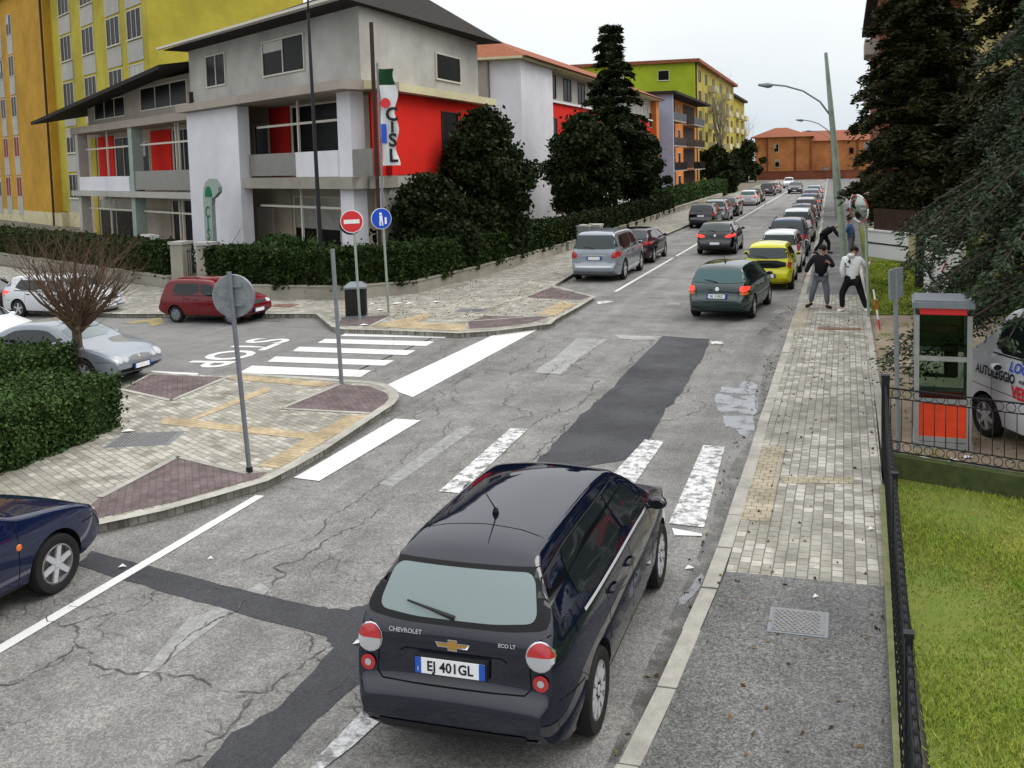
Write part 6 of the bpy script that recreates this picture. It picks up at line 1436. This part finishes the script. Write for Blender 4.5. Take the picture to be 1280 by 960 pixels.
cover(1222, 588, .62, .42, 'dark metal cover in the dirt before the phone booth', 'iron', z=.035)
# litter
mb = MB()
for (u, v, s, z) in ((475, 388, .12, KH), (497, 380, .16, KH), (512, 380, .14, KH), (455, 407, .12, KH), (862, 712, .05, 0), (1192, 577, .08, .03), (1155, 575, .10, .03), (1210, 573, .07, .03), (1089, 663, .04, KH), (1020, 748, .03, KH), (545, 378, .1, KH), (465, 381, .1, KH), (160, 540, .1, KH), (229, 631, .04, 0), (153, 710, .04, 0), (447, 806, .04, 0), (263, 700, .03, 0)):
    p = G(u, v, z); mb.add([(p.x-s, p.y-s*.5, z+.012), (p.x+s*.6, p.y-s*.4, z+.03), (p.x+s, p.y+s*.5, z+.012), (p.x-s*.4, p.y+s*.6, z+.04)], [(0, 1, 2, 3)])
tag(mb.build('litter', M['litter']), 'scraps of white paper scattered on the pavements', 'litter', kind='stuff')
mb = []
for k in range(380):
    x = random.uniform(-1.2, .5) if k % 3 else random.uniform(-1.6, -1.25); y = random.uniform(5, 28); mb.append((x, y, KH+.008 if x > -1.2 else .01))
for k in range(700): p = G(random.uniform(440, 720), random.uniform(350, 398), KH); mb.append((p.x, p.y, KH+.012))
for k in range(500): mb.append((random.uniform(.7, 3.5), random.uniform(13, 26), .04))
o = leaf_mesh('fallen_leaves', mb, .035, mat('fallen_leaf', (.12, .08, .035), .9, rnd=.5), flat=1.0); tag(o, 'small brown fallen leaves on the footways and dirt', 'leaves', kind='stuff')

# ------------------------------------------------------------------ hedges, low walls, fences
hedge('box_hedge', [((-11.35, 12.75), (-.25, -1), 8.5, 1.55, 0, .96)][:0] or [((-12.55, 4.0), (.02, 1), 8.6, .0, 0, 0)][:0] or [((-11.25, 3.6), (-.015, 1), 9.1, 1.5, 0, .95)], 'near clipped green box hedge at the left edge beside the paving', dens=2600, size=.042)
hedge('box_hedge', [((-23, 14.3), (1, -.02), 8.2, 1.15, 0, .88)], 'farther clipped hedge running along the silver coupe', dens=1500, size=.05)
WP = [(-60, 47), (-23.6, 28.9)]; WQ = [(-21.4, 28.0), (-19.6, 27.0), (-15.3, 26.9), (-13.6, 28.6), (-13.15, 33), (-12.7, 43)]; WR_ = [(-12.7, 43.6), (-12.75, 60), (-13.2, 76), (-13.5, 110)]
def wall_along(path, h, label, w_=.3, mt='concrete'):
    mb = MB()
    for a, b in zip(path, path[1:]):
        a = np.array(a); b = np.array(b); t = (b-a)/np.linalg.norm(b-a); n_ = np.array([-t[1], t[0]]); L_ = np.linalg.norm(b-a)
        mb.obox(a, t, n_, (0, 0, 0), (L_+.05, w_, h)); mb.obox(a, t, n_, (-.02, -.03, h), (L_+.07, w_+.03, h+.06))
    tag(mb.build('low_wall', M[mt]), label, 'wall')
wall_along(WP, .5, 'low beige wall under the hedge behind the side street cars'); wall_along(WQ, .5, 'low beige wall curving round the corner below the dark hedge'); wall_along(WR_, .5, 'low wall running far up the street under the long hedge')
def seg_boxes(path, off, w_, z0, z1):
    out = []
    for a, b in zip(path, path[1:]):
        a = Vector(a); b = Vector(b); t = (b-a).normalized(); n_ = Vector((-t.y, t.x)); out.append(((a.x+n_.x*off, a.y+n_.y*off), (t.x, t.y), (b-a).length, w_, z0, z1))
    return out
hedge('long_hedge', seg_boxes([(-45, 39.7), (-23.8, 29.0)], .1, 1.1, .5, 1.6), 'dark hedge behind the low wall at the back of the side street', 'hedgemid', 500, .09)
hedge('long_hedge', seg_boxes(WQ, .06, 1.2, .5, 1.62), 'dark corner hedge growing through the picket fence', 'hedgemid', 900, .085)
hedge('long_hedge', seg_boxes(WR_[:3], .1, 1.3, .35, 1.5), 'long dark hedge running up the street before the red banded house', 'hedgedark', 420, .1)
hedge('long_hedge', seg_boxes([(-13.3, 77), (-13.6, 118)], .4, 1.6, .1, 1.9), 'brighter green far hedge in front of the blue ended house', 'hedge', 160, .16)
fr_ = empty('picket_fence', (-19.6, 27, 0)); tag(fr_, 'thin dark metal picket fence on the low corner wall', 'fence')
mb = MB(); mr_ = MB()
for a, b in zip(WQ[:-1]+[], WQ[1:]):
    a = np.array(a); b = np.array(b); t = (b-a)/np.linalg.norm(b-a); n_ = np.array([-t[1], t[0]]); L_ = np.linalg.norm(b-a); a = a+n_*.14-np.array([-19.6, 27]); k = 0
    while k < L_: p = a+t*k; mb.cyl((p[0], p[1], .66), (p[0], p[1], 1.70), .008, 4); k += .16
    for z in (.8, 1.55): mr_.obox(a, t, n_, (0, -.012, z), (L_, .012, z+.03))
mb.build('pickets', M['black'], fr_); mr_.build('rail', M['black'], fr_)
for (x, y, lb) in ((-22.6, 28.5, 'left stone gate pillar behind the red hatchback'), (-21.3, 28.2, 'right stone gate pillar under the arched sign')):
    o = empty('gate_pillar', (x, y, 0)); tag(o, lb, 'pillar'); MB().box((-.25, -.25, 0), (.25, .25, 1.75)).build('shaft', M['concrete'], o); MB().box((-.3, -.3, 1.75), (.3, .3, 1.85)).build('cap', M['bgrey'], o)
mb = MB(); gt = empty('gate', (-22.3, 28.4, 0)); tag(gt, 'dark iron gate between the two stone pillars', 'gate')
for k in range(8): mb.cyl((.05+k*.1, -.03*k, .15), (.05+k*.1, -.03*k, 1.6), .012, 5)
mb.tube([(0, 0, .3), (.8, -.2, .3)], .015, 5); mb.tube([(0, 0, 1.5), (.8, -.2, 1.5)], .015, 5); mb.build('bars', M['black'], gt)
# handrails by the pylon
hr = empty('handrail', (-24.3, 33.6, 0)); tag(hr, 'white handrail climbing beside the pylon wall', 'handrail'); MB().tube([(0, 0, .2), (0, 0, 1.2), (.9, -.3, 2.1), (.9, -.3, 1.0)], .03, 6).build('rail', M['white'], hr)
# yucca in front of the porch
yu = empty('yucca_plant', (-18.9, 30.6, 0)); tag(yu, 'spiky yucca plant in front of the porch of the corner house', 'plant')
MB().tube([(0, 0, 0), (.05, 0, 1.3)], [.1, .07], 7).build('stem', M['bark'], yu)
mb = MB()
for (cx, cy, cz) in ((0, 0, 1.5), (.8, .2, 1.2), (-.9, .1, 1.3), (1.6, .2, 1.0), (-1.5, -.1, 1.0)):
    for k in range(55):
        a = random.uniform(0, 6.28); e = random.uniform(-.2, 1.3); L_ = random.uniform(.5, .85); d_ = Vector((math.cos(a)*math.cos(e), math.sin(a)*math.cos(e), math.sin(e))); s_ = Vector((-math.sin(a), math.cos(a), 0))*.035; c_ = Vector((cx, cy, cz))
        mb.add([c_-s_, c_+s_, c_+d_*L_*.6+s_*.7, c_+d_*L_+Vector((0, 0, -.1))], [(0, 1, 2, 3)])
mb.build('leaves', M['yucca'], yu, fix=False)
o = leaf_mesh('shrub', shell_pts((-20.3, 31, 1.0), (1.3, .9, .9), 2600), .11, M['hedge']); tag(o, 'low green shrub beside the yucca', 'shrub')

# ------------------------------------------------------------------ trees
gm = 'dark evergreen trees in front of the coloured houses'
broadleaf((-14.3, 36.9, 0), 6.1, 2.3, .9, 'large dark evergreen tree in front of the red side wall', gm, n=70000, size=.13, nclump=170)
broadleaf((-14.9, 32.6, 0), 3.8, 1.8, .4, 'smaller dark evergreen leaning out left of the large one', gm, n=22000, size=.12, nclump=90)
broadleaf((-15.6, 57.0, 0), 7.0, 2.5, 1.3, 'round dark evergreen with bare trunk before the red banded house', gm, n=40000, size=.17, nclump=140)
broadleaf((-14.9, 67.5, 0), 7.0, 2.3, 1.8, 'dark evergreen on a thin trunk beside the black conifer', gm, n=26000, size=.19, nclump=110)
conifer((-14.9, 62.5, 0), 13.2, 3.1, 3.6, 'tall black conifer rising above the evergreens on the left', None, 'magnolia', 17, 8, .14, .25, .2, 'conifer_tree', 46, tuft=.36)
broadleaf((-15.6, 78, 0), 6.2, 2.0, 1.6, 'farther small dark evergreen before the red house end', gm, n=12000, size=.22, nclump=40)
broadleaf((-19.3, 150, 0), 6.0, 3.6, .3, 'dark round evergreen below the bare tree by the green house', None, n=9000, size=.4, nclump=40)
broadleaf((-16.5, 138, 0), 4.6, 2.6, .3, 'low dark evergreen bush in front of the tall green house', None, n=6000, size=.4, nclump=30, name='evergreen_bush')
broadleaf((-18.0, 186, 0), 7.2, 4.0, .4, 'dark evergreen at the foot of the brick hall', None, n=8000, size=.5, nclump=36)
broadleaf((-14.6, 126, 0), 2.6, 1.9, .1, 'low dark bush beyond the far hedge', None, n=4000, size=.35, nclump=24, name='evergreen_bush')
bare_tree((-18.9, 152, 4.6), 12, 'bare pale tree against the yellow house front', .28, 'palebark', .1, 14, 2, .28, 1.4, L0=7.5, out=.28)
bare_tree((-24.5, 225, 0), 15, 'bare grey tree behind the brick hall on its left', .4, 'palebark', .25, 12, 3, .5, .6, L0=7)
bare_tree((-29, 236, 0), 14, 'second bare grey tree beyond the last house', .4, 'palebark', .25, 12, 3, .5, .6, L0=7)
# right-hand cedars
gc = 'big cedars on the right'
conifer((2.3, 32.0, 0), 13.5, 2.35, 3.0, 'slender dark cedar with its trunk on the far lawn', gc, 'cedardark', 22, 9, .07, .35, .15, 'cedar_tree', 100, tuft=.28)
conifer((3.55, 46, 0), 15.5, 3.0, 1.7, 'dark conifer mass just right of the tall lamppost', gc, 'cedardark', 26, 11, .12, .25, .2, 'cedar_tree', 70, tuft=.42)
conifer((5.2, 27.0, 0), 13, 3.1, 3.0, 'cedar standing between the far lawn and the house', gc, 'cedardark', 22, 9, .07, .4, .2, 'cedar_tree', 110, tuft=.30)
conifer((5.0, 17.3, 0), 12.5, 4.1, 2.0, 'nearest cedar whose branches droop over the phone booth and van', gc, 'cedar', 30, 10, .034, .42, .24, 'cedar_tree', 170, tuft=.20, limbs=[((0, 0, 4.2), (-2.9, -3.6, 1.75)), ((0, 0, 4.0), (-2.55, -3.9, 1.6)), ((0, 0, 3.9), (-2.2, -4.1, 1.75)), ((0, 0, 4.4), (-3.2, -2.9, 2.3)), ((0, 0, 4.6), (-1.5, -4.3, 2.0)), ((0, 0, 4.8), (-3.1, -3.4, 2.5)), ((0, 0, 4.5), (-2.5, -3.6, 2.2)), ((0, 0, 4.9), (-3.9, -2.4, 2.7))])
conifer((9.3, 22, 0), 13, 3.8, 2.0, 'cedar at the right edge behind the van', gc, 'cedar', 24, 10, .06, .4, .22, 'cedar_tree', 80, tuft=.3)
# reddish bare shrub tree behind the hedge
bare_tree((-14.9, 15.5, 0), 3.9, 'bare reddish brown pollard tree standing behind the near hedge', .095, 'twig', .32, 24, 3, .66, .75, L0=1.5, out=.7)

# ------------------------------------------------------------------ people
def skin_mesh(name, joints, edges, radii, mt, parent, sub=1, root=0):
    me = bpy.data.meshes.new(name); me.from_pydata([tuple(j) for j in joints], edges, []); o = bpy.data.objects.new(name, me); COL.objects.link(o)
    md = o.modifiers.new('s', 'SKIN'); md.use_smooth_shade = True
    if not me.skin_vertices:
        bm = bmesh.new(); bm.from_mesh(me); bm.verts.layers.skin.verify(); bm.to_mesh(me); bm.free()
    for i, r in enumerate(radii):
        me.skin_vertices[0].data[i].radius = (r, r) if not hasattr(r, '__len__') else r
        me.skin_vertices[0].data[i].use_root = (i == root)
    sb = o.modifiers.new('u', 'SUBSURF'); sb.levels = sb.render_levels = sub
    dg = bpy.context.evaluated_depsgraph_get(); dg.update(); out = bpy.data.meshes.new_from_object(o.evaluated_get(dg)); o.modifiers.clear(); o.data = out
    out.materials.clear(); out.materials.append(mt); out.polygons.foreach_set('use_smooth', [True]*len(out.polygons)); o.parent = parent; return o
def person(loc, rz, J, top, legs, shoes, label, group, print_=None, hood=False, sc=1.0):
    """J: joint name -> (x, y, z) in metres, y forward; one continuous body, clothes as children"""
    root = empty('person', loc, rz, sc); tag(root, label, 'person', group)
    V_ = {k: Vector(v) for k, v in J.items()}
    names = ['pelvis', 'waist', 'chest', 'neck', 'head', 'crown', 'lsh', 'lel', 'lwr', 'rsh', 'rel', 'rwr', 'lhip', 'lkn', 'lan', 'lto', 'rhip', 'rkn', 'ran', 'rto', 'lpalm', 'rpalm']
    V_['lpalm'] = V_['lwr']+(V_['lwr']-V_['lel']).normalized()*.08; V_['rpalm'] = V_['rwr']+(V_['rwr']-V_['rel']).normalized()*.08
    hd = (V_['head']-V_['neck']).normalized(); V_['crown'] = V_['head']+hd*.10
    idx = {n: i for i, n in enumerate(names)}
    E_ = [('pelvis', 'waist'), ('waist', 'chest'), ('chest', 'neck'), ('neck', 'head'), ('head', 'crown'), ('chest', 'lsh'), ('lsh', 'lel'), ('lel', 'lwr'), ('chest', 'rsh'), ('rsh', 'rel'), ('rel', 'rwr'), ('pelvis', 'lhip'), ('lhip', 'lkn'), ('lkn', 'lan'), ('lan', 'lto'), ('pelvis', 'rhip'), ('rhip', 'rkn'), ('rkn', 'ran'), ('ran', 'rto'), ('lwr', 'lpalm'), ('rwr', 'rpalm')]
    rad = dict(pelvis=.12, waist=.115, chest=.135, neck=.052, head=.088, crown=.062, lsh=.062, lel=.043, lwr=.028, rsh=.062, rel=.043, rwr=.028, lhip=.088, lkn=.056, lan=.038, lto=.032, rhip=.088, rkn=.056, ran=.038, rto=.032, lpalm=.034, rpalm=.034)
    body = skin_mesh('body', [V_[n] for n in names], [(idx[a], idx[b]) for a, b in E_], [rad[n] for n in names], M['skin'], root)
    # fingers, nose and ears joined to the body mesh
    mb = MB()
    for s in ('l', 'r'):
        d = (V_[s+'palm']-V_[s+'wr']).normalized(); a = d.cross(Vector((0, 1, .3))).normalized(); c = d.cross(a)
        for k, (off, L_) in enumerate(((-.026, .065), (-.009, .075), (.009, .07), (.026, .055))):
            p = V_[s+'palm']+a*off+d*.015; mb.tube([p, p+d*L_*.5+c*.008, p+d*L_*.85+c*.03], [.0085, .0078, .006], 6)
        p = V_[s+'wr']+d*.04+a*.025; mb.tube([p, p+a*.025+d*.03, p+a*.03+d*.055], [.010, .009, .007], 6)
    up = hd; side = Vector((1, 0, 0)); fw = up.cross(side)*-1; fw = (Vector(J.get('look', (0, 1, 0)))-up*up.dot(Vector(J.get('look', (0, 1, 0))))).normalized(); side = fw.cross(up)
    H0 = V_['head']
    mb.tube([H0+fw*.085+up*.02, H0+fw*.105-up*.01, H0+fw*.09-up*.02], [.008, .014, .01], 6)
    for s in (-1, 1): mb.tube([H0+side*s*.086+up*.02, H0+side*s*.098, H0+side*s*.086-up*.025], [.012, .018, .01], 6)
    bm = bmesh.new(); bm.from_mesh(body.data); vs = [bm.verts.new(v) for v in mb.v]
    for f in mb.f: bm.faces.new([vs[i] for i in f]).smooth = True
    bm.to_mesh(body.data); bm.free()
    mb = MB()
    for s in (-1, 1): mb.lathe([(0, -.004), (.008, 0), (0, .004)], tuple(H0+fw*.088+side*s*.032+up*.02), 'z', 8)
    mb.tube([H0+fw*.086-side*.022-up*.045, H0+fw*.093-up*.047, H0+fw*.086+side*.022-up*.045], .004, 5)
    mb.build('eyes_and_mouth', M['hair'], root)
    # hair cap
    mb = MB(); vs = []; n, k_ = 16, 7
    for i in range(k_):
        th = i/(k_-1)*2.0
        for j in range(n):
            ph = 2*math.pi*j/n; rr_ = .108*math.sin(th)*(1+.06*math.sin(5*ph+i)); q = H0+up*(.035+.10*math.cos(th))+(fw*math.cos(ph)+side*math.sin(ph))*rr_-fw*.030; vs.append(q)
    mb.add(vs, [(i*n+j, i*n+(j+1) % n, (i+1)*n+(j+1) % n, (i+1)*n+j) for i in range(k_-1) for j in range(n)]); mb.build('hair', M['hair'], root, smooth=True)
    tn = ['waist', 'chest', 'neck', 'lsh', 'lel', 'lcu', 'rsh', 'rel', 'rcu', 'hem']
    V_['lcu'] = V_['lel'].lerp(V_['lwr'], .92); V_['rcu'] = V_['rel'].lerp(V_['rwr'], .92); V_['hem'] = V_['pelvis'].lerp(V_['waist'], -.05); V_['nk'] = V_['chest'].lerp(V_['neck'], .72); tn[2] = 'nk'
    ti = {n: i for i, n in enumerate(tn)}
    te = [('hem', 'waist'), ('waist', 'chest'), ('chest', 'nk'), ('chest', 'lsh'), ('lsh', 'lel'), ('lel', 'lcu'), ('chest', 'rsh'), ('rsh', 'rel'), ('rel', 'rcu')]
    tr = dict(hem=.178, waist=.172, chest=.19, nk=.085, lsh=.098, lel=.076, lcu=.058, rsh=.098, rel=.076, rcu=.058)
    skin_mesh('hoodie' if hood else 'jacket', [V_[n] for n in tn], [(ti[a], ti[b]) for a, b in te], [tr[n] for n in tn], M[top], root)
    if hood: mb = MB(); mb.tube([V_['neck']-fw*.10+side*.09-up*.02, V_['neck']-fw*.17-up*.05, V_['neck']-fw*.10-side*.09-up*.02], [.04, .065, .04], 8); mb.build('hood', M[top], root, smooth=True)
    ln = ['pelvis', 'lhip', 'lkn', 'lcf', 'rhip', 'rkn', 'rcf']; V_['lcf'] = V_['lkn'].lerp(V_['lan'], .97); V_['rcf'] = V_['rkn'].lerp(V_['ran'], .97)
    li = {n: i for i, n in enumerate(ln)}
    skin_mesh('trousers', [V_[n] for n in ln], [(li[a], li[b]) for a, b in (('pelvis', 'lhip'), ('lhip', 'lkn'), ('lkn', 'lcf'), ('pelvis', 'rhip'), ('rhip', 'rkn'), ('rkn', 'rcf'))], [.15, .118, .086, .07, .118, .086, .07], M[legs], root)
    for s in ('l', 'r'):
        a, t = V_[s+'an'], V_[s+'to']; d = (t-a); d.z = 0; d = d.normalized(); mb = MB(); mb.tube([a-d*.05+Vector((0, 0, -.045)), a+Vector((0, 0, -.03)), t+Vector((0, 0, -.008)), t+d*.05+Vector((0, 0, -.018))], [.035, .048, .043, .028], 10); mb.build('shoe', M[shoes], root, smooth=True)
    if print_:
        bk = -1
        for (tx, dz, sz) in print_:
            t = text_mesh('back_print', tx, sz, M['platetext'], root, bold=.006); c = V_['chest']; sp = (V_['nk']-V_['hem']).normalized(); nb = -(fw-sp*fw.dot(sp)).normalized(); xa = sp.cross(nb).normalized()
            p = c+sp*dz+nb*.178; t.matrix_local = Matrix(((xa.x, sp.x, nb.x, p.x), (xa.y, sp.y, nb.y, p.y), (xa.z, sp.z, nb.z, p.z), (0, 0, 0, 1)))
    return root
gpp = 'people in a scuffle on the right footway'
# person in black jacket stepping, facing right (+x) and towards the camera a little; local frame = world
p = G(1026, 385, KH)
person((p.x, p.y, KH), 0, dict(pelvis=(0, 0, .90), waist=(.0, 0, 1.06), chest=(.02, 0, 1.28), neck=(.04, -.01, 1.47), head=(.07, -.04, 1.60), look=(.85, -.5, -.1),
    lsh=(.20, -.10, 1.38), lel=(.33, -.20, 1.16), lwr=(.22, -.30, 1.27), rsh=(-.17, .02, 1.38), rel=(-.31, -.04, 1.17), rwr=(-.40, -.10, .95),
    lhip=(.10, 0, .86), lkn=(.16, -.05, .47), lan=(.17, .02, .09), lto=(.25, -.12, .05), rhip=(-.10, 0, .86), rkn=(-.20, -.06, .50), ran=(-.27, .08, .13), rto=(-.36, -.04, .06)),
    'blackcloth', 'greycloth', 'darkshoe', 'person in black jacket and grey trousers stepping sideways with one arm raised', gpp, sc=1.02)
p = G(1066, 390, KH)
person((p.x, p.y, KH), 0, dict(pelvis=(.0, 0, .86), waist=(-.03, .03, 1.02), chest=(-.04, .07, 1.26), neck=(.02, .12, 1.44), head=(.05, .17, 1.56), look=(.55, .8, -.35),
    lsh=(-.22, .05, 1.36), lel=(-.27, .0, 1.08), lwr=(-.20, .06, .86), rsh=(.16, .10, 1.36), rel=(.33, .16, 1.18), rwr=(.42, .34, 1.25),
    lhip=(-.11, 0, .83), lkn=(-.27, .04, .48), lan=(-.26, .0, .09), lto=(-.34, -.10, .05), rhip=(.11, 0, .83), rkn=(.22, .04, .46), ran=(.34, .02, .09), rto=(.42, .12, .05)),
    'whitecloth', 'blackcloth', 'signwhite', 'person in white hoodie with dark print on the back and black trousers, legs apart', gpp, print_=[('24', .02, .20), ('~', -.10, .16)], hood=True, sc=1.04)
p = G(1032, 317, KH)
person((p.x, p.y, KH), 0, dict(pelvis=(-.10, 0, .84), waist=(.06, 0, .98), chest=(.26, 0, 1.10), neck=(.44, 0, 1.18), head=(.55, 0, 1.20), look=(.9, -.1, -.6),
    lsh=(.30, -.17, 1.12), lel=(.48, -.22, .90), lwr=(.66, -.18, .78), rsh=(.30, .17, 1.12), rel=(.46, .2, .86), rwr=(.6, .16, .68),
    lhip=(-.10, -.09, .80), lkn=(-.22, -.12, .45), lan=(-.48, -.12, .09), lto=(-.36, -.18, .05), rhip=(-.06, .09, .80), rkn=(.14, .1, .46), ran=(.12, .1, .09), rto=(.26, .06, .05)),
    'blackcloth', 'blackcloth', 'darkshoe', 'person in dark clothes bending forward beside the tall lamppost', gpp)
p = G(1064, 322, KH)
person((p.x, p.y, KH), 0, dict(pelvis=(0, 0, .90), waist=(-.02, 0, 1.06), chest=(-.04, 0, 1.28), neck=(-.06, -.02, 1.46), head=(-.09, -.04, 1.58), look=(-.9, -.3, -.2),
    lsh=(-.06, -.2, 1.38), lel=(-.2, -.22, 1.14), lwr=(-.38, -.18, 1.05), rsh=(-.02, .18, 1.38), rel=(-.14, .22, 1.12), rwr=(-.34, .18, 1.0),
    lhip=(0, -.09, .86), lkn=(-.06, -.1, .47), lan=(.02, -.12, .09), lto=(-.12, -.14, .05), rhip=(0, .09, .86), rkn=(.06, .1, .46), ran=(.14, .12, .09), rto=(.02, .1, .05)),
    'bluecloth', 'greycloth', 'darkshoe', 'person in blue top mostly hidden behind the tall lamppost', gpp)
